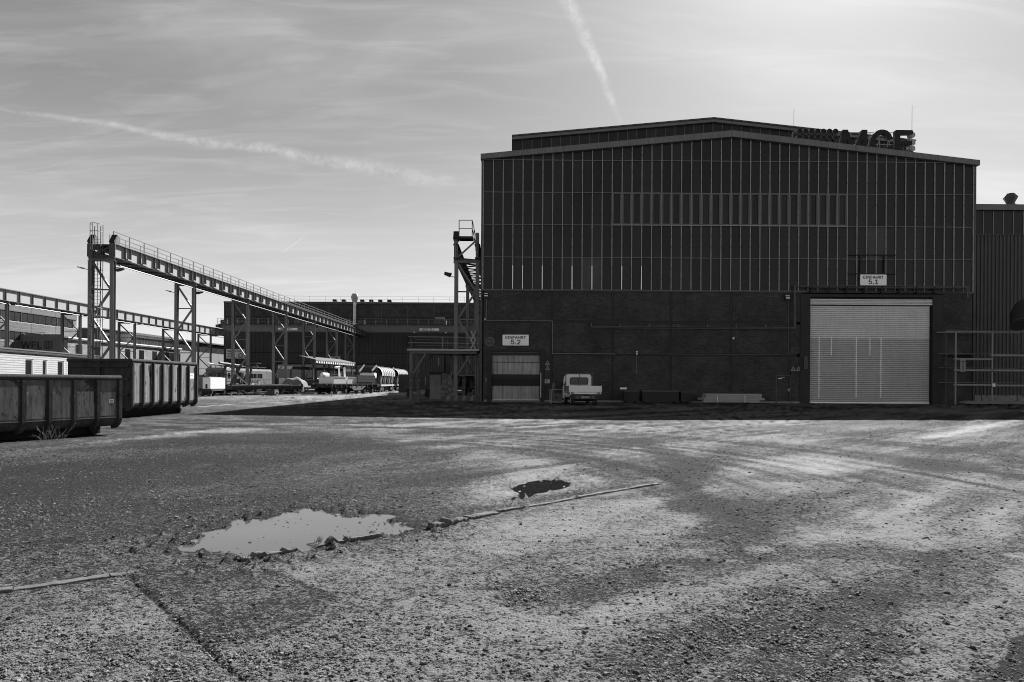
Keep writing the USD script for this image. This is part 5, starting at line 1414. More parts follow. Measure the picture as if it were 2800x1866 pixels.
for k in range(8):
    x = GATE[0] + (GATE[1] - GATE[0]) * k / 7
    t.part('bracket', MB().box(x - 0.06, x + 0.06, YF - 0.27, YF - 0.065, 8.45, 9.0), 'black')
c = at(2203, 993, YF - 0.12)
t = Thing('barrier_plate', 'narrow upright plate with a cross frame on the left gate jamb', 'sign', loc=tuple(c))
t.part('plate', MB().box(c[0] - 0.13, c[0] + 0.13, YF - 0.15, YF - 0.1, c[2] - 0.47, c[2] + 0.47), 'frame_grey')
t.part('cross', MB().bar((c[0] - 0.1, YF - 0.157, c[2] - 0.42), (c[0] + 0.1, YF - 0.157, c[2] + 0.42), 0.01, 0.03, (1, 0, 0)).bar((c[0] + 0.1, YF - 0.157, c[2] - 0.42), (c[0] - 0.1, YF - 0.157, c[2] + 0.42), 0.01, 0.03, (1, 0, 0)), 'dark_steel')

# ------------------------------------------------------------------ things along the foot of the hall
for x0_, x1_, h_, lab in ((1705, 1744, 0.9, 'dark square bin left of the long dark trough by the wall'), (1754, 1853, 0.92, 'long dark trough standing by the brick wall'), (1859, 1887, 0.86, 'smaller dark bin right of the long dark trough')):
    a, b = X(x0_, 51.4), X(x1_, 51.4)
    t = Thing('steel_bin', lab, 'bin', loc=((a + b) / 2, 51.4, 0))
    for ya, yb in ((51.0, 51.04), (51.86, 51.9)):
        t.part('side', MB().box(a, b, ya, yb, 0.1, h_), 'dark_steel')
    for xa, xb in ((a, a + 0.04), (b - 0.04, b)):
        t.part('end', MB().box(xa, xb, 51.041, 51.859, 0.1, h_), 'dark_steel')
    t.part('floor', MB().box(a + 0.041, b - 0.041, 51.041, 51.859, 0.1, 0.14), 'dark_steel')
    t.part('rim', MB().box(a - 0.03, b + 0.03, 50.95, 50.99, h_ - 0.07, h_ + 0.01), 'steel' if b - a < 2 else 'frame_grey')
    for k in range(2):
        x = a + 0.15 + (b - a - 0.4) * k
        t.part('foot', MB().box(x, x + 0.1, 51.05, 51.85, 0, 0.1), 'black')
z = 0.0
stk = Thing('timber_stack', 'stack of pale squared timbers strapped in layers by the wall', 'timber', loc=(X(1998, 50.6), 50.6, 0))
for n_, (a, b, hh, off) in enumerate(((1960, 2040, 0.10, 0.15), (1925, 2068, 0.17, 0.0), (1914, 2082, 0.17, -0.1), (1930, 2076, 0.16, 0.1), (1926, 2076, 0.14, 0.3))):
    for k in range(4 if n_ else 2):
        xa, xb = X(a + rng.uniform(-6, 6), 50.6), X(b + rng.uniform(-6, 6), 50.6)
        y = 50.1 + 0.27 * k + off * 0.3
        stk.part('timber', MB().box(xa, xb, y, y + 0.24, z, z + hh - 0.008), 'wood' if n_ else 'black')
    z += hh
for px in (1955, 2030):
    x = X(px, 50.6)
    stk.part('strap', MB().box(x - 0.02, x + 0.02, 50.0, 50.03, 0.1, 0.6), 'white_paint')
# welding gas trolley left of the truck
t = Thing('gas_trolley', 'trolley with gas bottles and a grey machine box left of the truck', 'trolley', loc=(X(1520, 47), 47, 0))
a, b = X(1504, 47), X(1536, 47)
t.part('cabinet', MB().box(a + 0.12, b, 46.9, 47.5, 0.15, 0.72), 'frame_grey')
t.part('dial', MB().box(a + 0.36, a + 0.5, 46.88, 46.895, 0.36, 0.52), 'ink')
t.part('frame', MB().tube((a, 46.85, 0.05), (a, 46.85, 1.0), 0.025, 6).tube((a + 0.1, 46.85, 0.05), (a + 0.1, 46.85, 0.92), 0.025, 6).tube((a, 46.85, 1.0), (b, 46.85, 1.0), 0.025, 6).tube((a, 46.85, 0.16), (b, 46.85, 0.12), 0.03, 6), 'steel_light')
for k in range(2):
    x = a + 0.28 + 0.45 * k
    t.part('gas_bottle', MB().lathe([(0.0, 0.1), (0.11, 0.1), (0.11, 1.3 - 0.1 * k), (0.07, 1.42 - 0.1 * k), (0.03, 1.47 - 0.1 * k), (0.03, 1.54 - 0.1 * k), (0, 1.54 - 0.1 * k)], (x, 47.65, 0), 12), 'frame_grey' if k == 0 else 'dark_steel')
for k in range(2):
    t.part('wheel', MB().tube((a + 0.1 + 0.5 * k, 46.86, 0.1), (a + 0.1 + 0.5 * k, 46.92, 0.1), 0.1, 12), 'rubber')
t.part('hose', MB().path([(a + 0.55 + 0.14 * math.cos(u), 46.95, 1.1 + 0.2 * math.sin(u)) for u in np.linspace(0, 6.3, 13)], 0.03, 6), 'rubber')

# pickup truck with a dropside bed, seen from behind (built lengthways along +y, rear at y = 0)
tk = Thing('pickup_truck', 'white dropside pickup truck parked facing the brick wall', 'truck', loc=(X(1601, 44.2), 44.2, 0), rz=math.radians(3.0), local=True)
bw_, bl_ = 2.08, 2.75
tk.part('bed_floor', MB().box(-bw_ / 2 + 0.02, bw_ / 2 - 0.02, 0.04, bl_, 0.78, 0.84), 'frame_grey')
tail = tk.part('tailgate', MB().box(-bw_ / 2, bw_ / 2, 0.0, 0.03, 0.87, 1.27), 'white_paint')
for z0, z1 in ((0.89, 0.98), (0.995, 1.11), (1.125, 1.25)):
    tk.part('tailgate_plank', MB().box(-bw_ / 2 + 0.07, bw_ / 2 - 0.07, -0.014, -0.002, z0, z1), 'white_paint', parent=tail)
for s in (-1, 1):
    x = s * (bw_ / 2 - 0.015)
    tk.part('sideboard', MB().box(x - 0.015, x + 0.015, 0.04, bl_, 0.87, 1.27), 'frame_grey' if s < 0 else 'white_paint')
    tk.part('tailgate_post', MB().box(s * bw_ / 2 - 0.04, s * bw_ / 2 + 0.02, -0.03, -0.002, 0.86, 1.29), 'white_paint', parent=tail)
tk.part('rear_sill', MB().box(-bw_ / 2 + 0.03, bw_ / 2 - 0.03, -0.02, 0.03, 0.74, 0.85), 'white_paint')
for s in (-1, 1):
    tk.part('hinge', MB().box(s * 0.85 - 0.09, s * 0.85 + 0.09, -0.035, -0.021, 0.75, 0.84), 'steel_mid')
tk.part('bumper', MB().box(-0.88, 0.88, 0.06, 0.14, 0.44, 0.64), 'frame_grey')
for s in (-1, 1):
    tk.part('tail_light', MB().box(s * 0.76 - 0.12, s * 0.76 + 0.12, 0.035, 0.059, 0.47, 0.61), 'dark_steel')
    tk.part('mud_flap', MB().box(s * 0.74 - 0.12, s * 0.74 + 0.12, 0.5, 0.52, 0.16, 0.6), 'rubber')
    tk.part('bumper_stop', MB().box(s * 0.34 - 0.04, s * 0.34 + 0.04, 0.03, 0.059, 0.47, 0.58), 'rubber')
    for y in (0.95, 3.9):
        w = tk.part('wheel', MB().lathe([(0.2, -0.1), (0.3, -0.1), (0.325, -0.07), (0.325, 0.07), (0.3, 0.1), (0.2, 0.1)], (s * 0.76, y, 0.325), 20, 'x'), 'rubber', smooth=30)
        tk.part('rim', MB().lathe([(0, -0.06), (0.2, -0.09), (0.2, 0.09), (0, 0.06)], (s * 0.76, y, 0.325), 16, 'x'), 'steel_light', parent=w)
pl = tk.part('number_plate', MB().box(-0.26, 0.26, 0.045, 0.058, 0.48, 0.59), 'steel_light')
tk.part('lettering', MB().text('LL 861 PE', 0.06, (0, 0.044, 0.535), 0.002, True, width=0.4), 'ink', parent=pl)
tk.part('chassis', MB().box(-0.45, -0.35, 0.2, 4.2, 0.45, 0.72).box(0.35, 0.45, 0.2, 4.2, 0.45, 0.72), 'black')
tk.part('axle', MB().tube((-0.7, 0.95, 0.325), (0.7, 0.95, 0.325), 0.06, 8), 'black')
# cab: rounded hull
outline = lambda y, w, z0, z1, r: [(sx * (w - (r if k else 0)), y, zz_) for sx in (-1, 1) for k, zz_ in ((0, z0), (0, z1 - r), (1, z1))]
hull = np.array(outline(bl_ + 0.10, 0.86, 0.5, 2.06, 0.12) + outline(bl_ + 0.06, 0.82, 0.9, 1.98, 0.14) + outline(3.7, 0.89, 0.45, 2.07, 0.14) + outline(4.05, 0.9, 0.4, 1.9, 0.14) + outline(4.55, 0.9, 0.35, 1.18, 0.1) + outline(4.85, 0.82, 0.4, 0.85, 0.1))
cab = tk.part('cab', trimesh.convex.convex_hull(hull), 'white_paint')
yb = bl_ + 0.03
rw = np.array(shapely.box(-0.5, 1.47, 0.5, 1.72).buffer(0.09, quad_segs=5).exterior.coords)[:-1]
fr_ = np.array(shapely.box(-0.5, 1.47, 0.5, 1.72).buffer(0.13, quad_segs=5).exterior.coords)[:-1]
wn = tk.part('rear_window', MB().prism([(x, yb + 0.005, z) for x, z in fr_], (0, 0.05, 0)), 'rubber', parent=cab)
tk.part('pane', MB().prism([(x, yb - 0.004, z) for x, z in rw], (0, 0.008, 0)), 'glass_dark', parent=cab)
for z in (1.26, 1.33):
    tk.part('panel_rib', MB().box(-0.68, 0.68, yb - 0.005, yb + 0.03, z, z + 0.02), 'white_panel', parent=cab)
for s in (-1, 1):
    tk.part('side_window', MB().hexa([(s * 0.888, 3.0, 1.3), (s * 0.9, 3.0, 1.3), (s * 0.9, 4.2, 1.28), (s * 0.888, 4.2, 1.28), (s * 0.83, 3.0, 1.85), (s * 0.86, 3.0, 1.85), (s * 0.86, 3.9, 1.85), (s * 0.83, 3.9, 1.85)]), 'glass_dark', parent=cab)
    tk.part('mirror', MB().box(s * 1.0 - 0.08, s * 1.0 + 0.08, 4.1, 4.2, 1.25, 1.5).box(s * 0.9 - 0.06, s * 0.9 + 0.06, 4.12, 4.16, 1.3, 1.34), 'rubber')
    tk.part('rack_post', MB().box(s * 0.93 - 0.02, s * 0.93 + 0.02, bl_ - 0.1, bl_ - 0.06, 0.85, 2.2), 'frame_grey')
tk.part('rack_bar', MB().box(-0.93, 0.93, bl_ - 0.1, bl_ - 0.06, 2.08, 2.12), 'frame_grey')
tk.part('rack_post', MB().box(-0.025, 0.025, bl_ - 0.1, bl_ - 0.06, 0.85, 2.079), 'frame_grey')
tk.part('windscreen', MB().hexa([(-0.72, 4.1, 1.85), (0.72, 4.1, 1.85), (0.78, 4.52, 1.2), (-0.78, 4.52, 1.2), (-0.72, 4.14, 1.87), (0.72, 4.14, 1.87), (0.78, 4.58, 1.22), (-0.78, 4.58, 1.22)]), 'glass_dark', parent=cab)

# ------------------------------------------------------------------ tube rack at the right edge
grey('tube_grey', 0.2, rough=0.5, var=0.2, scale=2, fine=20)

yr0, yr1 = 51.0, 52.05
rk = Thing('scaffold_rack', 'tall rack of grey scaffold tubes at the right edge by the hall', 'rack', loc=(X(2612.7, yr0), yr0, 0))
fx = [X(2612.7, yr0), X(2712.7, yr0)]
fx.append(2 * fx[1] - fx[0])
zt = Z(2640, 911, yr0)
for x in fx:
    rk.part('front_post', MB().tube((x, yr0, 0), (x, yr0, zt + 0.06), 0.055, 10), 'tube_grey')
    rk.part('rear_post', MB().tube((x - 0.06, yr1, 0), (x - 0.06, yr1, zt + 0.06), 0.04, 8), 'steel')
    for k in range(6):
        z0 = 0.25 + k * (zt - 0.4) / 6
        rk.part('lattice_brace', MB().tube((x - 0.03, yr0, z0), (x - 0.05, yr1, z0 + (zt - 0.4) / 6), 0.015, 6).tube((x - 0.03, yr0, z0 + (zt - 0.4) / 6), (x - 0.05, yr1, z0), 0.013, 6), 'steel')
for b, (xa, xb) in enumerate(zip(fx[:-1], fx[1:])):
    for py in ((800, 970, 1195), (740, 970, 1200))[b]:
        z = Z(2660, 840 + py * 0.17857, yr0)
        rk.part('front_tube', MB().tube((xa - 0.15, yr0 - 0.06, z), (xb, yr0 - 0.06, z), 0.075, 8), 'tube_grey')
    for py in (720, 935, 1160):
        z = Z(2660, 840 + py * 0.17857, yr1)
        rk.part('rear_tube', MB().tube((xa - 0.6, yr1 + 0.05, z), (xb, yr1 + 0.05, z), 0.03, 8), 'steel_mid')
    for k in range(4):
        if b:
            z0 = 0.3 + k * 1.28
            rk.part('cross_brace', MB().tube((xa, yr0 + 0.06, z0), (xb - 0.9, yr0 + 0.06, z0 + 1.0), 0.014, 6).tube((xa, yr0 + 0.08, z0 + 1.0), (xb - 0.9, yr0 + 0.08, z0), 0.012, 6), 'steel')
rk.part('top_rail', MB().box(fx[0] - 0.75, fx[2], yr0 - 0.06, yr0 + 0.06, zt + 0.065, zt + 0.16), 'steel_mid')
rk.part('top_rail', MB().box(fx[0] - 0.75, fx[2], yr1 - 0.06, yr1 + 0.06, zt + 0.065, zt + 0.16), 'steel_mid')
x = X(2629, yr0)
rk.part('clamp_plate', MB().box(x - 0.19, x + 0.19, yr0 - 0.16, yr0 - 0.12, Z(2629, 1017, yr0), Z(2629, 983, yr0)), 'tube_grey')
rk.part('clamp_bar', MB().box(x - 0.02, x + 0.02, yr0 - 0.19, yr0 - 0.165, Z(2629, 1013, yr0), Z(2629, 987, yr0)).box(x - 0.13, x + 0.13, yr0 - 0.185, yr0 - 0.165, Z(2629, 989.5, yr0), Z(2629, 987.5, yr0)), 'ink')
rk.part('tag', MB().box(fx[1] - 0.1, fx[1] + 0.1, yr0 - 0.2, yr0 - 0.17, Z(2713, 1058, yr0), Z(2713, 1049, yr0)), 'white_paint')
t = Thing('trailer_beam', 'long pale steel beam lying on the ground before the tube rack', 'beam', loc=(X(2700, 49.6), 49.6, 0))
a, b = X(2640, 49.6), X(2860, 49.6)
t.part('beam', MB().box(a, b, 49.5, 49.75, 0.12, 0.34), 'steel_mid')
t.part('tip', MB().prism([(a, 49.5, 0.12), (a, 49.5, 0.34), (a - 0.45, 49.5, 0.27), (a - 0.45, 49.5, 0.2)], (0, 0.25, 0)), 'frame_grey')
for k in range(4):
    t.part('packer', MB().box(a + 0.3 + 1.5 * k, a + 0.45 + 1.5 * k, 49.4, 49.9, 0, 0.119), 'black')

# ------------------------------------------------------------------ platform and clutter left of the hall
fxa, fxb, fy0, fy1 = X(1124, 53.0), -2.75, 53.0, 56.3
dz_ = Z(1200, 955, 53.0)
pf = Thing('steel_platform', 'pale steel platform table on braced numbered legs beside the runway', 'platform', loc=((fxa + fxb) / 2, fy0, 0))
pf.part('deck', MB().box(fxa - 0.3, fxb + 0.2, fy0 - 0.25, fy1 + 0.2, dz_ - 0.14, dz_), 'steel_light')
for y in (fy0, fy1):
    pf.part('edge_beam', MB().box(fxa - 0.1, fxb, y - 0.08, y + 0.08, dz_ - 0.36, dz_ - 0.145), 'frame_grey')
lx3 = X(1267.6, 55.0)
for k, (x, y) in enumerate(((fxa, fy0), (fxa + 0.12, fy1), (lx3, fy0 + 2.2), (fxb - 0.2, fy1))):
    lg = pf.part('leg', MB().box(x - 0.13, x + 0.13, y - 0.13, y + 0.13, 0, dz_ - 0.365), 'frame_grey')
    pf.part('foot', MB().box(x - 0.17, x + 0.17, y - 0.17, y + 0.17, -0.02, 0.06), 'frame_grey', parent=lg)
    for z in (0.88, 1.75):
        pf.part('band', MB().box(x - 0.145, x + 0.145, y - 0.145, y + 0.145, z - 0.025, z + 0.025), 'black', parent=lg)
    if k < 3:
        for z in (1.32, 1.98):
            pf.part('number', MB().text('231'[k], 0.32, (x, y - 0.132, z), 0.004, True), 'ink', parent=lg)
    s = 1 if k < 2 else -1
    pf.part('brace', MB().bar((x + s * 0.12, y, 2.05), (x + s * 1.1, y, dz_ - 0.38), 0.14, 0.14, (0, 1, 0)), 'frame_grey' if k != 1 else 'steel')
railing(pf, [(fxa - 0.25, fy0 - 0.2, dz_), (fxb + 0.1, fy0 - 0.2, dz_)], 0.92, 2.55, 0.017, (0.46,), 'steel_light')
railing(pf, [(fxa - 0.25, fy1 + 0.1, dz_), (fxb + 0.1, fy1 + 0.1, dz_)], 0.92, 2.55, 0.017, (0.46,), 'steel_mid')
railing(pf, [(fxa - 0.25, fy0 - 0.2, dz_), (fxa - 0.25, fy1 + 0.1, dz_)], 0.92, 1.7, 0.017, (0.46,), 'steel_mid')
c = at(1190, 1056, 58.5)
t = Thing('concrete_block', 'upright pale concrete block standing under the platform', 'block', loc=(c[0], 58.5, 0))
a, b, h_ = X(1175, 58.0), X(1205.6, 58.0), Z(1190, 1023, 58)
t.part('block', MB().hexa([(a, 58, 0), (b, 58, 0), (b, 59.2, 0), (a, 59.2, 0), (a + 0.02, 58.02, h_ - 0.05), (b - 0.02, 58.02, h_ - 0.05), (b - 0.02, 59.2, h_ - 0.05), (a + 0.02, 59.2, h_ - 0.05)]), 'concrete')
t.part('cap', MB().box(a - 0.02, b + 0.02, 57.97, 59.25, h_ - 0.045, h_ + 0.16), 'dark_steel')
grey('speckled', 0.10, rough=0.9, var=0.3, scale=2, fine=30, spots=(0.22, 0.5, 4.0), bump=0.4)
a, b = X(1206.5, 58.0), X(1235, 58.0)
t = Thing('scrap_heap', 'speckled heap of scrap plate leaning beside the concrete block', 'scrap heap', loc=((a + b) / 2, 58.4, 0))
for k in range(5):
    x = a + 0.05 + 0.2 * k
    t.part('plate', MB().hexa([(x - 0.1, 57.9 + 0.13 * k, 0), (b + 0.3, 57.9 + 0.13 * k, 0), (b + 0.3, 57.97 + 0.13 * k, 0), (x - 0.1, 57.97 + 0.13 * k, 0), (x - 0.05, 58.2 + 0.1 * k, 2.3 - 0.2 * k), (b - 0.05 * k, 58.2 + 0.1 * k, 2.0 - 0.1 * k), (b - 0.05 * k, 58.27 + 0.1 * k, 2.0 - 0.1 * k), (x - 0.05, 58.27 + 0.1 * k, 2.3 - 0.2 * k)]), 'speckled')


def shipping_container(name_label, x0_, x1_, y, z0_, h_, mat='steel', depth=2.4):
    t = Thing('shipping_container', name_label, 'container', loc=((x0_ + x1_) / 2, y, z0_))
    pr = []
    x = x0_ + 0.12
    while x < x1_ - 0.2:
        pr += [(x, 0.06), (x + 0.07, 0.06), (x + 0.11, 0.0), (x + 0.20, 0.0), (x + 0.24, 0.06)]
        x += 0.28
    pr = np.array(pr)
    t.part('wall', MB().sheet(np.stack([np.column_stack([pr[:, 0], y + pr[:, 1], np.full(len(pr), z)]) for z in (z0_ + 0.15, z0_ + h_ - 0.12)])), mat)
    t.part('body', MB().box(x0_ + 0.05, x1_ - 0.05, y + 0.07, y + depth, z0_ + 0.1, z0_ + h_ - 0.05), mat)
    for z in (z0_ + 0.0, z0_ + h_ - 0.13):
        t.part('rail', MB().box(x0_, x1_, y - 0.02, y + 0.05, z, z + 0.14), mat)
    for x in (x0_, x1_ - 0.12):
        t.part('corner_post', MB().box(x, x + 0.12, y - 0.025, y + 0.06, z0_ + 0.145, z0_ + h_ - 0.135), mat)
    t.part('marking', MB().box(x1_ - 0.7, x1_ - 0.62, y - 0.012, y - 0.004, z0_ + h_ * 0.45, z0_ + h_ * 0.85), 'steel_light')


ys = 86.0
shipping_container('upper dark corrugated container of the stack seen under the platform', X(1126, ys), X(1214, ys), ys, 2.45, 2.45)
shipping_container('lower dark corrugated container of the stack seen under the platform', X(1090, ys), X(1178, ys), ys, 0.0, 2.42)
shipping_container('pale corrugated container half hidden behind the runway leg by the hall', X(1232, 80), X(1300, 80), 80, 2.2, 2.3, 'frame_grey')
t = Thing('steel_beam', 'dark heavy beam lying on blocks behind the platform legs', 'beam', loc=(X(1145, 66), 66, 0))
t.part('beam', MB().hbeam((X(1106, 66), 66, 0.98), (X(1180, 66), 66, 0.98), 0.3, 0.34, 0.03), 'steel')
for px in (1120, 1170):
    t.part('block', MB().box(X(px, 66) - 0.2, X(px, 66) + 0.2, 65.8, 66.2, 0, 0.8), 'black')
t = Thing('machine_scrap', 'dark machine parts piled behind the runway leg at the hall corner', 'scrap heap', loc=(X(1278, 60), 60, 0))
for k in range(14):
    x, y = rng.uniform(X(1256, 60), X(1300, 60)), rng.uniform(59, 61)
    z = rng.uniform(0, 2.2)
    p = V3(x, y, z)
    d = rng.normal(0, 1, 3) * [0.5, 0.3, 0.35]
    t.part('machine_part', MB().tube(p - d, p + d, rng.uniform(0.06, 0.24), 10) if k % 2 else MB().bar(p - d, p + d, rng.uniform(0.1, 0.4), rng.uniform(0.1, 0.5)), 'dark_steel' if k % 3 else 'steel_mid')
t.part('upright', MB().box(X(1262, 60.5), X(1265, 60.5), 60.4, 60.6, 0, 2.9), 'frame_grey')
# piles of flat white sheets
for n_, (px, py, w, dep, hh) in enumerate(((1085, 1083, 2.0, 1.4, 0.28), (1112, 1075, 1.7, 1.6, 0.22), (1142, 1083, 1.5, 1.2, 0.42), (1100, 1070, 1.5, 1.5, 0.2), (1160, 1078, 1.3, 1.2, 0.5))):
    g0 = on_ground(px, py)
    t = Thing('sheet_pile', ('low', 'middle', 'taller', 'small far', 'right hand')[n_] + ' pile of flat pale sheets lying by the platform legs', 'sheet pile', loc=tuple(g0))
    z = 0.0
    k = 0
    while z < hh:
        dx, dy = rng.uniform(-0.12, 0.12, 2)
        tt = rng.uniform(0.04, 0.08)
        t.part('sheet', MB().box(g0[0] - w / 2 + dx, g0[0] + w / 2 + dx, g0[1] + dy, g0[1] + dep + dy, z, z + tt - 0.006), 'white_panel' if k % 3 else 'concrete')
        z += tt
        k += 1
# crossing signs fixed to the runway leg
c = at(1100 + 1322 * 0.1467, 880 + 345 * 0.1467, 53.4)
t = Thing('crossing_sign', 'white double diagonal railway crossing cross on the runway leg', 'sign', loc=tuple(c))
for dz in (0.32, -0.32):
    for s in (-1, 1):
        t.part('arm', MB().bar((c[0] - s * 0.22, c[1] - 0.02 * s, c[2] + dz - 0.42), (c[0] + s * 0.22, c[1] - 0.02 * s, c[2] + dz + 0.42), 0.02, 0.1, (1, 0, 0)), 'steel_light')
t.part('post', MB().tube((c[0] + 0.25, c[1] + 0.1, 0.42), (c[0] + 0.25, c[1] + 0.1, c[2] + 0.8), 0.03, 8), 'steel')
for z in (c[2] - 1.0, c[2] + 0.1):
    t.part('bracket', MB().box(c[0], XR2 - 0.05, c[1] + 0.08, c[1] + 0.12, z - 0.02, z + 0.02), 'steel')
c = at(1100 + 1321 * 0.1467, 880 + 565 * 0.1467, 53.4)
t = Thing('distance_sign', 'small white distance plate with arrow below the crossing cross', 'sign', loc=tuple(c))
t.part('plate', MB().box(c[0] - 0.15, c[0] + 0.15, c[1] - 0.02, c[1], c[2] - 0.16, c[2] + 0.16), 'sign_white')
t.part('lettering', MB().text('15m', 0.12, (c[0], c[1] - 0.022, c[2] - 0.07), 0.004, True, width=0.24), 'ink')
t.part('arrow', MB().box(c[0] - 0.06, c[0] + 0.12, c[1] - 0.026, c[1] - 0.021, c[2] + 0.06, c[2] + 0.09).prism([(c[0] - 0.13, c[1] - 0.026, c[2] + 0.075), (c[0] - 0.061, c[1] - 0.026, c[2] + 0.03), (c[0] - 0.061, c[1] - 0.026, c[2] + 0.12)], (0, 0.004, 0)), 'ink')
# ------------------------------------------------------------------ roll-off containers
grey('rust_dark', 0.04, spec=0.1, rough=0.85, var=0.5, scale=2.2, fine=18, bump=0.5, streak=0.35)
grey('skip_paint', 0.13, spec=0.2, rough=0.75, var=0.4, scale=1.6, fine=14, bump=0.35, streak=0.45, spots=(0.03, 0.45, 3.2), stretch=(1, 1, 0.5))
grey('skip_paint_far', 0.19, spec=0.0, rough=0.8, var=0.3, scale=1.2, fine=12, bump=0.35, streak=0.45, spots=(0.04, 0.42, 4.5), stretch=(1, 1, 0.32))
grey('bare_patch', 0.27, spec=0.2, rough=0.75, var=0.5, scale=3.0, fine=14, bump=0.3, streak=0.5, spots=(0.10, 0.42, 9.0), stretch=(1, 1, 0.4))


def roll_off(label, p0, yaw, L, W, zb, zt, ribs, paint, patches=True):
    """A roll-off container: its long side starts at p0 and runs along yaw; the side that we see is on its right (-y)."""
    t = Thing('rolloff_container', label, 'container', loc=(*p0, 0), rz=yaw, local=True)
    r = 0.22
    a = np.linspace(0, math.pi / 2, 6)
    # section: down the side, round the bottom edge, across the floor
    sec = [(0.0, zt - 0.12), (0.0, zb + r)] + [(r - r * math.cos(u), zb + r - r * math.sin(u)) for u in a[1:]]
    far_sec = [(W - y, z) for y, z in sec[::-1]]
    th = 0.04
    full = sec + far_sec
    t.part('side_wall', MB().sheet(np.stack([[(x, y, z) for y, z in sec[:2]] for x in (0.0, L)])), paint)
    t.part('bottom_curve', MB().sheet(np.stack([[(x, y, z) for y, z in sec[1:]] for x in (0.0, L)])), 'rust_dark', smooth=50)
    t.part('side_wall', MB().sheet(np.stack([[(x, y, z) for y, z in far_sec] for x in (0.0, L)])), 'rust_dark')
    t.part('floor', MB().box(0, L, r, W - r, zb - 0.01, zb + 0.03), 'rust_dark')
    inner = [(0.06, zt - 0.13), (0.06, zb + 0.2), (W - 0.06, zb + 0.2), (W - 0.06, zt - 0.13)]
    for x0_, nm in ((0.0, 'end_wall'), (L - 0.05, 'end_wall')):
        e = [(y, z) for y, z in full]
        t.part(nm, MB().prism([(x0_, y, z) for y, z in e], (0.05, 0, 0)), 'rust_dark' if x0_ == 0 else 'rust_dark')
    for y in (0.03, W - 0.03):
        t.part('top_rail', MB().tube((-0.03, y, zt - 0.07), (L + 0.03, y, zt - 0.07), 0.075, 10), 'rust_dark', smooth=40)
    for x in (0.0, L):
        t.part('top_rail', MB().tube((x, 0, zt - 0.07), (x, W, zt - 0.07), 0.07, 10), 'rust_dark', smooth=40)
    for x in ribs:
        for side in (0, 1):
            if side and not 0.05 < x < L - 0.05:
                continue
            d = 0.085
            w = 0.055
            o = [(-d, zt - 0.13), (-d, zb + r * 0.9)] + [(r - (r + d) * math.cos(u), zb + r - (r + d) * math.sin(u)) for u in a[1:]]
            i_ = [(-0.001, zt - 0.13), (-0.001, zb + r * 0.9)] + [(r - (r + 0.001) * math.cos(u), zb + r - (r + 0.001) * math.sin(u)) for u in a[1:]]
            o = [(W - y if side else y, z) for y, z in o]
            i_ = [(W - y if side else y, z) for y, z in i_]
            g = np.stack([[(x - w, *p) for p in i_], [(x - w * 0.8, *p) for p in o], [(x + w * 0.8, *p) for p in o], [(x + w, *p) for p in i_]])
            t.part('rib', MB().sheet(g), 'rust_dark')
    for y in (W / 2 - 0.55, W / 2 + 0.4):
        t.part('skid', MB().box(0.15, L - 0.1, y, y + 0.14, 0.02, zb - 0.012), 'black')
        t.part('roller', MB().tube((L - 0.35, y - 0.12, 0.1), (L - 0.35, y + 0.26, 0.1), 0.1, 12), 'black')
    if patches:
        for a_, b_ in zip(ribs[:-1], ribs[1:]):
            if rng.random() < 0.9:
                z0 = zb + r + 0.06
                z1 = z0 + (zt - zb) * rng.uniform(0.42, 0.62)
                t.part('worn_panel', MB().box(a_ + 0.1, b_ - 0.09, -0.006, -0.002, z0, z1), 'bare_patch')
                t.part('edge_strip', MB().box(a_ + 0.07, b_ - 0.07, -0.016, -0.001, zb + r, zb + r + 0.02), 'steel_light')
    return t


pA = on_ground(322, 1189)[:2]
pB_dir = np.array([-0.393, -1.0]) / math.hypot(0.393, 1.0)
L1 = 6.2
# local +x runs along the visible side, away from the camera; -y is towards the yard
start = np.array([X(328, 18.3), 18.3]) + pB_dir * L1
yaw1 = math.atan2(-pB_dir[1], -pB_dir[0])
ribs1 = [L1 - 0.04 - 0.625 * k for k in range(10)][::-1]
ro = roll_off('low rusty skip container with heavy ribs at the left edge', start, yaw1, L1, 2.3, 0.24, 1.58, ribs1, 'skip_paint')
tp = Thing('skip_label', 'small white sticker near the end of the low rusty skip', 'label', loc=(*start, 0), rz=yaw1, local=True)
tp.part('sticker', MB().box(L1 - 0.32, L1 - 0.18, -0.008, -0.0065, 0.86, 0.95), 'sign_white')
tp.part('print', MB().box(L1 - 0.30, L1 - 0.2, -0.0095, -0.0081, 0.885, 0.92), 'steel_mid')
L2 = 5.3
sx = X(359, 26.0)
yaw2 = math.atan2(L2, 0.02)
ro2 = roll_off('tall pale scratched skip container behind the low rusty one', (sx, 26.0), yaw2, L2, 2.42, 0.36, 2.28, [0.03, 0.78, 1.52, 2.26, 3.0, 3.74, 4.5, L2 - 0.03], 'skip_paint_far', patches=False)
# front door frame of the tall skip
for z in (0.9, 1.5, 2.0):
    ro2.part('door_bar', MB().box(-0.07, -0.001, 0.1, 2.3, z - 0.05, z + 0.05), 'rust_dark')
ro2.part('door_post', MB().box(-0.08, -0.002, 1.16, 1.28, 0.5, 2.15), 'rust_dark')
ro2.part('latch', MB().tube((-0.09, -0.06, 0.5), (-0.09, -0.06, 2.0), 0.03, 8), 'rust_dark')
ro2.part('hook_plate', MB().box(-0.1, -0.071, 0.7, 1.0, 0.42, 0.62), 'steel_mid')
tp = Thing('skip_label', 'pale sticker at the far end of the tall scratched skip', 'label', loc=(sx, 26.0, 0), rz=yaw2, local=True)
tp.part('sticker', MB().box(L2 - 0.62, L2 - 0.2, -0.006, -0.003, 1.55, 1.78), 'sign_white')
tp.part('print', MB().box(L2 - 0.58, L2 - 0.3, -0.0075, -0.0062, 1.66, 1.69), 'steel_mid')
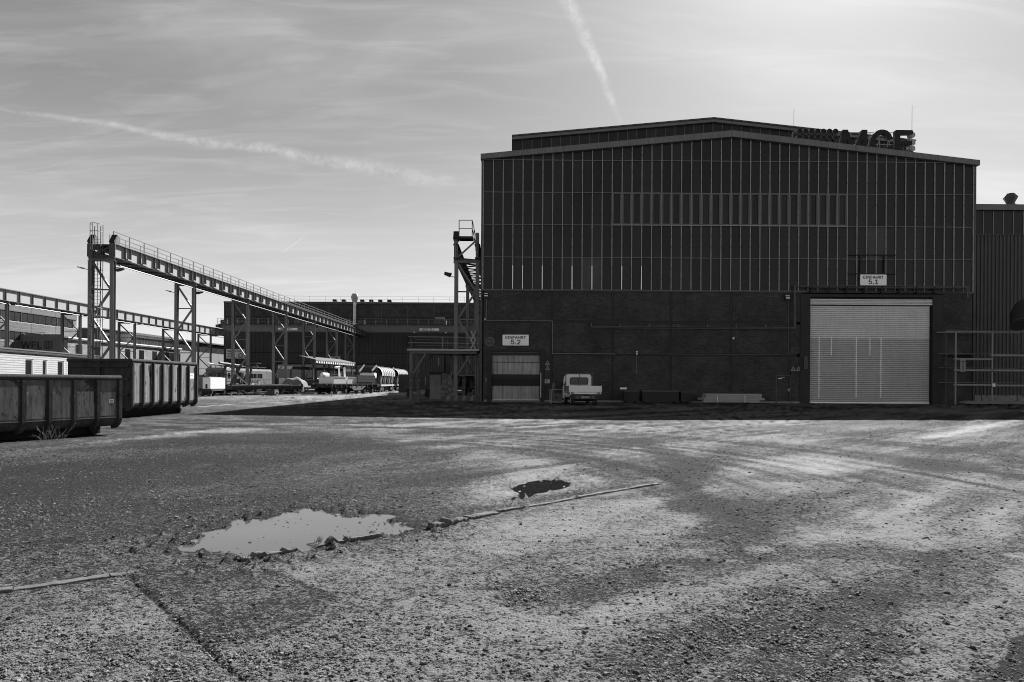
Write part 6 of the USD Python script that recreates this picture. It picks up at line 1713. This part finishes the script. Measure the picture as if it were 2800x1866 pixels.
# a dry weed at the foot of the low skip
wp = on_ground(150, 1206)
plant = Thing('weed', 'dry leafy weed growing at the foot of the low rusty skip', 'plant', loc=tuple(wp))
st, lf = MB(), MB()
for k in range(26):
    a, r_ = rng.uniform(0, 6.28), rng.uniform(0.03, 0.2)
    base = wp + V3(rng.uniform(-0.35, 0.25), rng.uniform(-0.06, 0.06), -0.01)
    tip = base + V3(math.cos(a) * r_ * 1.6, math.sin(a) * r_, rng.uniform(0.12, 0.42))
    mid = (base + tip) / 2 + V3(rng.uniform(-0.03, 0.03), 0, 0.04)
    st.path([base, mid, tip], 0.004, 4)
    for q in range(8):
        c = base + (tip - base) * rng.uniform(0.25, 1.05)
        u = rng.normal(0, 1, 3)
        v = rng.normal(0, 1, 3)
        u, v = u / np.linalg.norm(u) * 0.018, v / np.linalg.norm(v) * 0.007
        lf.add([c - u, c + v, c + u, c - v], [[0, 1, 2], [0, 2, 3]])
grey('dry_leaf', 0.12, rough=0.8, var=0.4, scale=5)
plant.part('stem', st, 'dry_leaf')
plant.part('foliage', lf, 'dry_leaf')

# ------------------------------------------------------------------ rail yard
grey('rail_rust', 0.06, rough=0.7, var=0.4, scale=2, fine=20)
grey('wagon_dark', 0.03, rough=0.7, var=0.4, scale=1.5, fine=15, streak=0.3)
grey('wagon_grey', 0.11, rough=0.6, var=0.3, scale=1.5, fine=15, streak=0.3)
grey('railcar_paint', 0.22, spec=0.0, rough=0.7, var=0.2, scale=0.8, fine=10, streak=0.55)
grey('railcar_front', 0.16, rough=0.5, var=0.2, scale=0.8, fine=10, streak=0.3)
grey('tarp', 0.15, spec=0.15, rough=0.8, var=0.25, scale=1.5, fine=9, bump=0.5)
grey('hopper', 0.42, spec=0.0, rough=0.75, var=0.15, scale=0.8, fine=8, streak=0.3)


def spot(px, Y):
    return np.array([X(px, Y), Y])


def oriented(name, label, cat, A, B):
    """A thing whose local x runs from A to B on the ground; local y to the left of that."""
    d = B - A
    return Thing(name, label, cat, loc=(*A, 0), rz=math.atan2(d[1], d[0]), local=True), float(np.hypot(*d))


def bogie(t, x, w, z, n=2, gap=1.8, r=0.42):
    t.part('bogie_frame', MB().box(x - gap / 2 - 0.55, x + gap / 2 + 0.55, -w / 2 + 0.12, -w / 2 + 0.26, z - 0.05, z + 0.28).box(x - gap / 2 - 0.55, x + gap / 2 + 0.55, w / 2 - 0.26, w / 2 - 0.12, z - 0.05, z + 0.28), 'black')
    for k in range(n):
        xx = x + (k - (n - 1) / 2) * gap
        t.part('wheel', MB().tube((xx, -w / 2 + 0.3, r), (xx, -w / 2 + 0.42, r), r, 18).tube((xx, w / 2 - 0.42, r), (xx, w / 2 - 0.3, r), r, 18), 'wagon_dark')
        t.part('axle', MB().tube((xx, -w / 2 + 0.3, r), (xx, w / 2 - 0.3, r), 0.08, 8), 'black')
        t.part('axle_box', MB().box(xx - 0.16, xx + 0.16, -w / 2 + 0.05, -w / 2 + 0.118, r - 0.16, r + 0.16), 'wagon_grey')


def flat_wagon(label, A, B, w=2.7, deck=1.2, mat='wagon_dark'):
    t, L = oriented('flat_wagon', label, 'rail wagon', A, B)
    t.part('deck', MB().box(0, L, -w / 2, w / 2, deck - 0.08, deck), 'wagon_grey')
    for s in (-1, 1):
        y = s * (w / 2 - 0.12)
        t.part('side_sill', MB().hbeam((0, y, deck - 0.26), (L, y, deck - 0.26), 0.16, 0.34, 0.025), mat)
        k = 0.6
        while k < L - 0.4:
            t.part('stake_pocket', MB().box(k - 0.07, k + 0.07, s * (w / 2 - 0.01) - 0.04, s * (w / 2 - 0.01) + 0.04, deck - 0.42, deck - 0.1), mat)
            k += 1.1
    for x in (0, L):
        t.part('end_sill', MB().box(x - 0.08, x + 0.08, -w / 2, w / 2, deck - 0.42, deck - 0.081), mat)
        for s in (-1, 1):
            d = -1 if x == 0 else 1
            t.part('buffer', MB().tube((x + d * 0.08, s * 0.87, 1.0), (x + d * 0.5, s * 0.87, 1.0), 0.08, 8).tube((x + d * 0.5, s * 0.87, 1.0), (x + d * 0.55, s * 0.87, 1.0), 0.22, 12), 'black')
    bogie(t, min(1.9, L * 0.22), w, 0.4)
    bogie(t, L - min(1.9, L * 0.22), w, 0.4)
    return t, L


w1, Lw = flat_wagon('long low flat wagon with a trestle frame in front of the old railcar', spot(606, 68.5), spot(800, 77.5), 2.8, 1.0)
# trestle frame on its near end
for s in (-1, 1):
    w1.part('trestle_rail', MB().bar((0.2, s * 1.0, 1.0), (1.5, s * 1.0, 3.05), 0.14, 0.22), 'wagon_dark')
    w1.part('trestle_leg', MB().bar((2.6, s * 1.0, 1.0), (2.9, s * 1.0, 3.0), 0.12, 0.18, (1, 0, 0)), 'wagon_dark')
    w1.part('trestle_cap', MB().bar((1.45, s * 1.0, 3.02), (2.95, s * 1.0, 2.98), 0.12, 0.12), 'wagon_dark')
for k in range(4):
    x, z = 0.45 + 0.32 * k, 1.4 + 0.5 * k
    w1.part('trestle_rung', MB().bar((x, -1.0, z), (x, 1.0, z), 0.07, 0.07), 'wagon_grey')
w1.part('diagonal', MB().bar((0.6, -1.02, 2.3), (2.4, -1.02, 1.1), 0.1, 0.12), 'steel_light')
for k in range(3):
    w1.part('deck_plank', MB().box(2.2 + 2.3 * k, 4.4 + 2.3 * k, -1.2, 1.2, 1.003, 1.06), 'concrete')
t, L = oriented('white_cabinet', 'white box cabinet on rails at the left of the rail yard', 'cabinet', spot(541, 64.5), spot(596, 64.2))
t.part('body', MB().box(0, L * 0.62, -1.2, 1.2, 0.75, 1.75), 'wagon_grey')
t.part('bright_side', MB().box(L * 0.62 + 0.003, L, -1.2, 1.2, 0.72, 1.75), 'sign_white')
t.part('door', MB().box(L - 0.5, L - 0.3, -1.215, -1.203, 0.75, 1.15), 'dark_steel')
t.part('frame', MB().box(0, L, -1.1, 1.1, 0.5, 0.715), 'wagon_dark')
bogie(t, 1.0, 2.4, 0.3, 1, 1.2, 0.3)
t.part('lid', MB().box(0.1, L - 0.2, -1.1, 1.0, 1.753, 1.82), 'steel_light')
t.part('post', MB().box(L - 0.45, L - 0.3, -1.0, -0.8, 0, 0.5).box(L - 0.2, L - 0.1, -1.0, -0.8, 0, 0.5), 'steel')

# old railcar
A, B = spot(620, 103.0), spot(744, 117.0)
rc, L = oriented('railcar', 'old pale railcar with a rounded cab and roof gear behind the runway legs', 'railcar', A, B)
W, H0, H1 = 3.4, 0.95, 3.45
# the visible side is local y = 0; the cab front is at x = 0, facing the camera
body = MB().prism([(0, 0, H0), (0, 0, H1 - 0.35), (0, 0.3, H1 - 0.02), (0, W - 0.3, H1 - 0.02), (0, W, H1 - 0.35), (0, W, H0)], (L, 0, 0))
b_ = rc.part('body', body, 'railcar_paint')
rc.part('cab_front', MB().prism([(-0.35, 0.15, H0), (-0.1, 0.05, H1 - 0.4), (-0.1, W - 0.05, H1 - 0.4), (-0.35, W - 0.15, H0)], (0.34, 0, 0)), 'railcar_front')
rc.part('cab_roof', MB().prism([(-0.45, 0.1, H1 - 0.39), (-0.45, W - 0.1, H1 - 0.39), (-0.2, W - 0.4, H1 + 0.02), (-0.2, 0.4, H1 + 0.02)], (1.6, 0, 0.0)), 'railcar_front')
for k in (0, 1):
    y0_ = 0.28 + 1.35 * k
    ww = np.array(shapely.box(y0_ + 0.2, 1.95, y0_ + 1.0, 2.5).buffer(0.16, quad_segs=4).exterior.coords)[:-1]
    p = rc.part('windscreen', MB().prism([(-0.26, y, z) for y, z in ww], (0.02, 0, 0)), 'frame_grey')
    ww = np.array(shapely.box(y0_ + 0.2, 1.95, y0_ + 1.0, 2.5).buffer(0.10, quad_segs=4).exterior.coords)[:-1]
    rc.part('pane', MB().prism([(-0.285, y, z) for y, z in ww], (0.02, 0, 0)), 'glass_dark', parent=p)
rc.part('door', MB().box(-0.33, -0.28, 0.25, 1.0, 1.0, 1.75), 'dark_steel')
rc.part('side_window', MB().box(0.35, 0.95, -0.02, 0.02, 1.9, 2.65), 'glass_dark')
for x0_, x1_, z0_, z1_ in ((L * 0.50, L * 0.56, 1.9, 2.65), (L * 0.57, L * 0.63, 1.95, 2.65), (L * 0.65, L * 0.70, 1.95, 2.65), (L * 0.71, L * 0.76, 1.95, 2.65)):
    rc.part('side_window', MB().box(x0_, x1_, -0.02, 0.02, z0_, z1_), 'glass_dark')
rc.part('louvre', MB().box(L * 0.80, L * 0.85, -0.025, 0.015, 1.1, 1.8), 'wagon_grey')
rc.part('waist_band', MB().box(0.1, L - 0.1, -0.015, -0.002, 1.78, 1.83), 'wagon_grey')
rc.part('lettering', MB().text('DGS 62 NTF', 0.42, (L * 0.585, -0.012, 1.4), 0.01, True, width=3.3), 'ink')
rc.part('skirt', MB().box(0.2, L - 0.2, 0.1, W - 0.1, 0.5, H0 - 0.003), 'wagon_dark')
bogie(rc, 2.4, 2.9, 0.4)
bogie(rc, L - 2.4, 2.9, 0.4)
rg = MB()
for y in (0.7, 1.5, 2.3):
    rg.bar((0.4, y, H1 + 0.35), (L - 0.8, y, H1 + 0.3), 0.12, 0.1)
for k in range(9):
    x = 0.8 + k * (L - 2) / 8
    rg.bar((x, 0.6, H1 + 0.28), (x, 2.4, H1 + 0.28), 0.08, 0.08).box(x - 0.04, x + 0.04, 0.7, 0.78, H1 - 0.05, H1 + 0.3).box(x - 0.04, x + 0.04, 2.25, 2.33, H1 - 0.05, H1 + 0.3)
rc.part('roof_frame', rg, 'wagon_dark')
rc.part('roof_boom', MB().tube((0.1, 1.3, H1 + 0.75), (L * 0.45, 1.0, H1 + 0.4), 0.18, 10), 'wagon_grey')
rc.part('floodlight', MB().bar((-0.3, 2.0, H1 + 0.45), (0.3, 3.1, H1 + 0.6), 0.5, 0.28), 'sign_white')
rc.part('floodlight', MB().bar((L * 0.30, 0.4, H1 + 0.4), (L * 0.42, 0.4, H1 + 0.4), 0.35, 0.2), 'sign_white')
rc.part('pantograph', MB().bar((L * 0.68, 1, H1 + 0.3), (L * 0.74, 1, H1 + 0.95), 0.08, 0.08).bar((L * 0.80, 1, H1 + 0.3), (L * 0.74, 1, H1 + 0.95), 0.08, 0.08).box(L * 0.70, L * 0.79, 0.4, 2.4, H1 + 0.96, H1 + 1.02), 'wagon_grey')
for y in (0.3, 2.7):
    rc.part('lamp', MB().lathe([(0, -0.08), (0.12, -0.08), (0.14, 0), (0, 0)], (-0.36, y, 1.2), 12, 'x'), 'steel_light')
rc.part('buffer_beam', MB().box(-0.6, -0.36, 0.1, W - 0.1, 0.8, 1.1), 'sign_white')

# tarpaulin covered load
c = spot(806, 80)
tx = np.linspace(-1.5, 1.5, 12)
ty = np.linspace(-1.3, 1.3, 10)
gx_, gy_ = np.meshgrid(tx, ty)
hz_ = 1.9 - 0.25 * np.abs(gx_) ** 2.2 - 0.35 * np.abs(gy_) ** 2.2 + 0.12 * np.sin(gx_ * 5 + gy_ * 3) - 0.5 * (gx_ > 0.9) * (gx_ - 0.9)
edge = (np.abs(gx_) > 1.35) | (np.abs(gy_) > 1.2)
hz_ = np.where(edge, 0.25 + 0.15 * np.sin(gx_ * 7), hz_)
t = Thing('covered_load', 'load under a light grey tarpaulin at the far end of the flat wagon', 'covered load', loc=(*c, 0))
t.part('tarpaulin', MB().sheet(np.stack([c[0] + gx_, c[1] + gy_, hz_], -1)), 'tarp', smooth=50)
t.part('frame', MB().box(c[0] - 1.9, c[0] - 1.5, c[1] - 1.1, c[1] + 1.1, 0.5, 1.85), 'dark_steel')
t.part('pallet', MB().box(c[0] - 1.4, c[0] + 1.4, c[1] - 1.1, c[1] + 1.1, 0, 0.2), 'black')

w2, L = flat_wagon('dark flat wagon loaded with rail fastenings in the middle of the rail yard', spot(800, 92.0), spot(885, 97.0), 2.7, 1.35)
for k in range(6):
    x = 0.5 + k * (L - 1) / 6
    w2.part('load_box', MB().box(x, x + (L - 1) / 6 - 0.15, -1.3, 1.2, 0.62, 0.92), 'white_paint')
w2.part('load', MB().box(0.3, L - 0.3, -1.25, 1.25, 1.36, 1.62), 'wagon_dark')
t, L = oriented('pipe_bundle', 'bundle of dark pipes lying low between the flat wagons', 'pipe bundle', spot(838, 79.0), spot(888, 80.5))
for k in range(4):
    t.part('pipe', MB().tube((0, -0.5 + 0.36 * k, 0.35 + 0.32 * (k % 2)), (L, -0.5 + 0.36 * k, 0.35 + 0.32 * (k % 2)), 0.2, 10), 'wagon_grey')
t.part('bearer', MB().box(0.3, 0.5, -0.8, 0.9, 0, 0.14).box(L - 0.5, L - 0.3, -0.8, 0.9, 0, 0.14), 'black')

w3, L = flat_wagon('flat wagon carrying white equipment before the hopper wagons', spot(880, 77.0), spot(1006, 86.0), 2.8, 1.22)
for k, x in enumerate((0.7, 3.5)):
    c_ = w3.part('equipment_box', MB().box(x, x + 2.4 - 0.5 * k, -1.1, 0.9, 1.223, 1.95), 'white_paint')
    w3.part('lid', MB().box(x - 0.03, x + 2.43 - 0.5 * k, -1.13, 0.93, 1.953, 2.02), 'white_paint', parent=c_)
w3.part('stanchion', MB().tube((2.6, -0.6, 1.2), (2.4, -0.6, 3.2), 0.1, 8).tube((3.7, -0.6, 1.2), (3.5, -0.6, 3.1), 0.1, 8).tube((1.7, -0.6, 3.1), (2.5, -0.6, 3.15), 0.12, 8), 'white_paint')
w3.part('cylinder', MB().tube((0.3, 0.2, 2.2), (1.4, 0.2, 2.2), 0.25, 12), 'white_paint')
w3.part('hoop', MB().path([(4.6, 0.0 + 0.35 * math.cos(u), 2.3 + 0.5 * math.sin(u)) for u in np.linspace(0, 6.3, 13)], 0.035, 5), 'dark_steel')
w3.part('well_panel', MB().prism([(L * 0.45, -1.36, 0.45), (L * 0.62, -1.36, 0.45), (L * 0.72, -1.36, 0.95), (L * 0.36, -1.36, 0.95)], (0, -0.05, 0)), 'steel_light')
for z in (1.55, 1.9):
    w3.part('deck_rail', MB().bar((L * 0.55, -1.3, z), (L - 0.1, -1.3, z), 0.05, 0.06), 'wagon_grey')
w3.part('deck_rack', MB().box(L * 0.56, L - 0.2, -1.2, 1.0, 1.225, 2.25), 'wagon_dark')
w3.part('spare_drum', MB().tube((L * 0.42, -0.6, 1.5), (L * 0.42, 0.4, 1.5), 0.28, 14), 'steel_light')


def hopper_wagon(label, A, B, w=2.9):
    t, L = oriented('hopper_wagon', label, 'rail wagon', A, B)
    dk_ = 1.1
    t.part('frame', MB().box(0, L, -w / 2, -w / 2 + 0.22, dk_ - 0.25, dk_).box(0, L, w / 2 - 0.22, w / 2, dk_ - 0.25, dk_).box(0, 0.2, -w / 2, w / 2, dk_ - 0.251, dk_ + 0.001), 'hopper')
    bogie(t, 1.4, w, 0.4)
    bogie(t, L - 1.4, w, 0.4)
    n_ = 7
    a = np.linspace(0.05, 1.45, 6)
    prof = [(-w / 2 - 0.15, 2.3), (-w / 2 - 0.12, 2.75)] + [(-w / 2 + 0.1 + 0.9 * (1 - math.cos(u)) - 0.22 * (1 - u / 1.45), 2.75 + 0.85 * math.sin(u)) for u in a]
    for k in range(n_):
        x0_, x1_ = L * k / n_ + 0.05, L * (k + 1) / n_ - 0.05
        t.part('cover_panel', MB().sheet(np.stack([[(x, y, z) for y, z in prof] for x in (x0_, x1_)])), 'hopper')
        t.part('cover_rib', MB().path([(x1_ + 0.05, y, z) for y, z in prof], 0.07, 5), 'wagon_dark')
        t.part('strut', MB().bar((x0_, -w / 2 + 0.1, dk_), (x0_ + 0.5, -w / 2 - 0.1, 2.35), 0.12, 0.12), 'hopper')
        t.part('post', MB().box(x0_ - 0.05, x0_ + 0.07, -w / 2 - 0.02, -w / 2 + 0.1, dk_ + 0.002, 2.3), 'hopper' if k % 2 == 0 else 'wagon_dark')
    t.part('hopper_body', MB().prism([(0.1, -0.3, dk_), (0.1, 0.5, dk_), (0.1, w / 2, 3.5), (0.1, -w / 2 + 0.5, 3.4), (0.1, -w / 2 + 0.2, 2.4)], (L - 0.2, 0, 0)), 'wagon_dark')
    t.part('end_frame', MB().bar((-0.3, -w / 2, 1.2), (0.1, -w / 2 + 0.6, 3.5), 0.1, 0.1).bar((-0.3, w / 2, 1.2), (0.1, w / 2 - 0.4, 3.6), 0.1, 0.1).bar((0.0, -w / 2 + 0.6, 3.5), (0.0, w / 2 - 0.4, 3.6), 0.12, 0.12).bar((-0.1, -w / 2 + 0.1, 2.6), (-0.1, w / 2, 2.7), 0.1, 0.1), 'wagon_grey')
    t.part('conveyor', MB().prism([(-2.6, -0.9, 1.25), (-2.6, 0.9, 1.25), (-2.0, 0.9, 2.5), (-2.0, -0.9, 2.5)], (2.0, 0, 0.35)), 'wagon_dark')
    t.part('conveyor_cover', MB().box(-2.5, -0.7, -1.0, 0.9, 2.0, 2.6), 'white_paint')
    t.part('conveyor_boom', MB().bar((-3.0, -0.8, 2.9), (0.2, -0.8, 3.7), 0.12, 0.2).bar((-3.0, 0.9, 2.8), (0.2, 0.9, 3.75), 0.12, 0.2), 'wagon_grey')
    return t, L


hopper_wagon('nearer hopper wagon with ribbed pale curved covers', spot(1013, 94.0), spot(1052, 104.5))
hopper_wagon('farther hopper wagon with ribbed pale curved covers close to the containers', spot(1062, 108.0), spot(1091, 117.5))
# long lean-to canopy
A, B = spot(859, 106.0), spot(968, 124.0)
cp, L = oriented('canopy', 'long open canopy with a row of bright roof lights over the tracks', 'canopy', A, B)
cp.part('roof', MB().hexa([(0, -0.2, 4.75), (L, -0.2, 4.75), (L, 2.6, 5.35), (0, 2.6, 5.35), (0, -0.2, 4.9), (L, -0.2, 4.9), (L, 2.6, 5.5), (0, 2.6, 5.5)]), 'steel')
cp.part('fascia', MB().box(0, L, -0.24, -0.203, 4.72, 4.92), 'steel_light')
for k in range(18):
    x = 0.3 + k * (L - 0.5) / 18
    cp.part('roof_light', MB().box(x, x + (L - 0.5) / 18 - 0.45, -0.23, -0.2, 4.34, 4.66), 'sign_white')
cp.part('edge_beam', MB().box(0, L, -0.19, -0.1, 4.25, 4.72), 'dark_steel')
for k in range(5):
    x = 0.3 + k * (L - 0.6) / 4
    cp.part('post', MB().box(x - 0.1, x + 0.1, 0.2, 0.4, 0, 4.75), 'steel')
    cp.part('brace', MB().bar((x, 0.3, 3.6), (x, -0.15, 4.3), 0.08, 0.08, (1, 0, 0)), 'steel')
A, B = spot(757, 100.0), spot(975, 128.0)
bm, L = oriented('low_beam_rail', 'low dark beam on thin posts running behind the rail wagons', 'beam', A, B)
bm.part('beam', MB().box(0, L, -0.15, 0.15, 3.3, 3.75), 'wagon_dark')
for k in range(8):
    x = k * L / 7
    bm.part('post', MB().box(x - 0.08, x + 0.08, -0.08, 0.08, 0, 3.3), 'wagon_dark')
# scattered track parts in front of the wagons
t = Thing('track_parts', 'heap of rail chairs and short rails lying before the long flat wagon', 'scrap heap', loc=(*spot(690, 69), 0))
for k in range(40):
    p = spot(rng.uniform(600, 760), rng.uniform(66.5, 71.0))
    a = rng.uniform(0, 3.14)
    l_ = rng.uniform(0.2, 0.9)
    d = V3(math.cos(a), math.sin(a), rng.uniform(-0.1, 0.1)) * l_ / 2
    t.part('track_part', MB().bar(V3(*p, rng.uniform(0.08, 0.4)) - d, V3(*p, rng.uniform(0.08, 0.4)) + d, rng.uniform(0.1, 0.3), rng.uniform(0.06, 0.2)), ('wagon_dark', 'wagon_grey', 'steel_light')[k % 3])
t = Thing('crate', 'dark open crate on the ground before the long flat wagon', 'crate', loc=(*spot(740, 68), 0))
a, b = X(727, 68), X(752, 68)
t.part('side', MB().box(a, b, 67.9, 67.96, 0.05, 0.62).box(a, b, 68.9, 68.96, 0.05, 0.62), 'wagon_dark')
t.part('end', MB().box(a, a + 0.06, 67.961, 68.899, 0.05, 0.62).box(b - 0.06, b, 67.961, 68.899, 0.05, 0.62), 'wagon_dark')
t.part('floor', MB().box(a + 0.061, b - 0.061, 67.961, 68.899, 0.05, 0.1), 'wagon_dark')
# rails in the yard
for k, (pa, ya, pb, yb) in enumerate(((560, 67.0, 830, 86.0), (560, 90.0, 1000, 112.0))):
    A, B = spot(pa, ya), spot(pb, yb)
    d = (B - A) / np.hypot(*(B - A))
    nrm = np.array([-d[1], d[0]])
    t = Thing('railway_track', ('nearer', 'farther')[k] + ' railway track under the parked wagons', 'railway track', loc=(*A, 0))
    for s in (-0.75, 0.75):
        a, b = A + nrm * s, B + nrm * s
        t.part('rail', MB().bar((*a, 0.07), (*b, 0.07), 0.07, 0.14), 'rail_rust')
    L = np.hypot(*(B - A))
    for q in range(int(L / 0.8)):
        c = A + d * 0.8 * q
        t.part('sleeper', MB().bar((*(c - nrm * 1.2), 0.0), (*(c + nrm * 1.2), 0.0), 0.22, 0.06), 'wagon_dark')
# worn white line segments on the asphalt at the left
for k, (x0_, y0_, x1_, y1_) in enumerate(((540, 1114, 590, 1110), (596, 1109.5, 636, 1106), (668, 1102, 712, 1099.5), (730, 1103, 800, 1098.5))):
    a, b = on_ground(x0_, y0_)[:2], on_ground(x1_, y1_)[:2]
    za = ground_at(np.array([a, b]), False)[0].max()
    d = (b - a) / np.hypot(*(b - a))
    nrm = np.array([-d[1], d[0]]) * 0.12
    single('road_marking', MB().prism([(*(a - nrm), za + 0.004), (*(b - nrm), za + 0.004), (*(b + nrm), za + 0.004), (*(a + nrm), za + 0.004)], (0, 0, 0.004)), 'steel_light', 'worn white line segment painted on the asphalt', kind='structure')
# grass tufts along the track and by the kerb
grey('grass_blade', 0.10, rough=0.8, var=0.4, scale=3)
gr = MB()


def tuft(p, n_, h_, s):
    for _ in range(n_):
        b = V3(*p) + V3(rng.normal(0, s), rng.normal(0, s), 0)
        u = rng.uniform(0, 6.28)
        tip = b + V3(math.cos(u) * h_ * 0.4, math.sin(u) * h_ * 0.4, h_ * rng.uniform(0.5, 1))
        w_ = V3(-math.sin(u), math.cos(u), 0) * h_ * 0.035
        gr.add([b - w_, b + w_, tip], [[0, 1, 2]])


for k in range(70):
    p = spot(rng.uniform(760, 960), 1)
    q = on_ground(rng.uniform(700, 960), rng.uniform(1076, 1081))
    tuft(q, 14, 0.4, 0.25)
for k in range(26):
    i = rng.uniform(0, 1)
    c = CRACK[0] + (CRACK[-1] - CRACK[0]) * i
    c = c + rng.normal(0, 0.02, 2)
    tuft((*c, -0.015), 5, 0.035, 0.02)
for px, py in ((868, 1485), (872, 1482), (670, 1530)):
    q = on_ground(px, py)
    tuft(q + V3(0, 0, 0.0), 18, 0.07, 0.02)
single('grass', gr, 'grass_blade', 'dry grass tufts along the tracks and in the crack', 'grass', kind='stuff')

# dark track machinery between the flat wagons
for lab, px0, Y_, n_ in (('dark track machine with lattice arms beside the hopper wagons', 925, 98.0, 26), ('dark machine frame standing before the old railcar', 650, 88.0, 18), ('dark machine parts under the canopy', 880, 112.0, 22)):
    c = spot(px0, Y_)
    t = Thing('track_machine', lab, 'machine', loc=(*c, 0))
    for k in range(n_):
        p = V3(c[0] + rng.uniform(-2.6, 2.6), c[1] + rng.uniform(-1.5, 1.5), rng.uniform(0.3, 2.6))
        d = rng.normal(0, 1, 3) * [0.9, 0.5, 0.5]
        m_ = ('wagon_dark', 'wagon_dark', 'black', 'wagon_grey', 'steel_light')[k % 5]
        if k % 3 == 0:
            t.part('arm', MB().tube(p - d, p + d, rng.uniform(0.05, 0.13), 8), m_)
        elif k % 3 == 1:
            t.part('housing', MB().box(p[0] - 0.5, p[0] + 0.4, p[1] - 0.3, p[1] + 0.4, max(0.1, p[2] - 0.6), p[2]), m_)
        else:
            t.part('strut', MB().bar((p[0], p[1], 0.1), (p[0] + rng.uniform(-0.8, 0.8), p[1], p[2]), 0.12, 0.12), m_)
    t.part('frame', MB().box(c[0] - 2.7, c[0] + 2.7, c[1] - 1.2, c[1] + 1.2, 0.5, 0.8), 'wagon_dark')
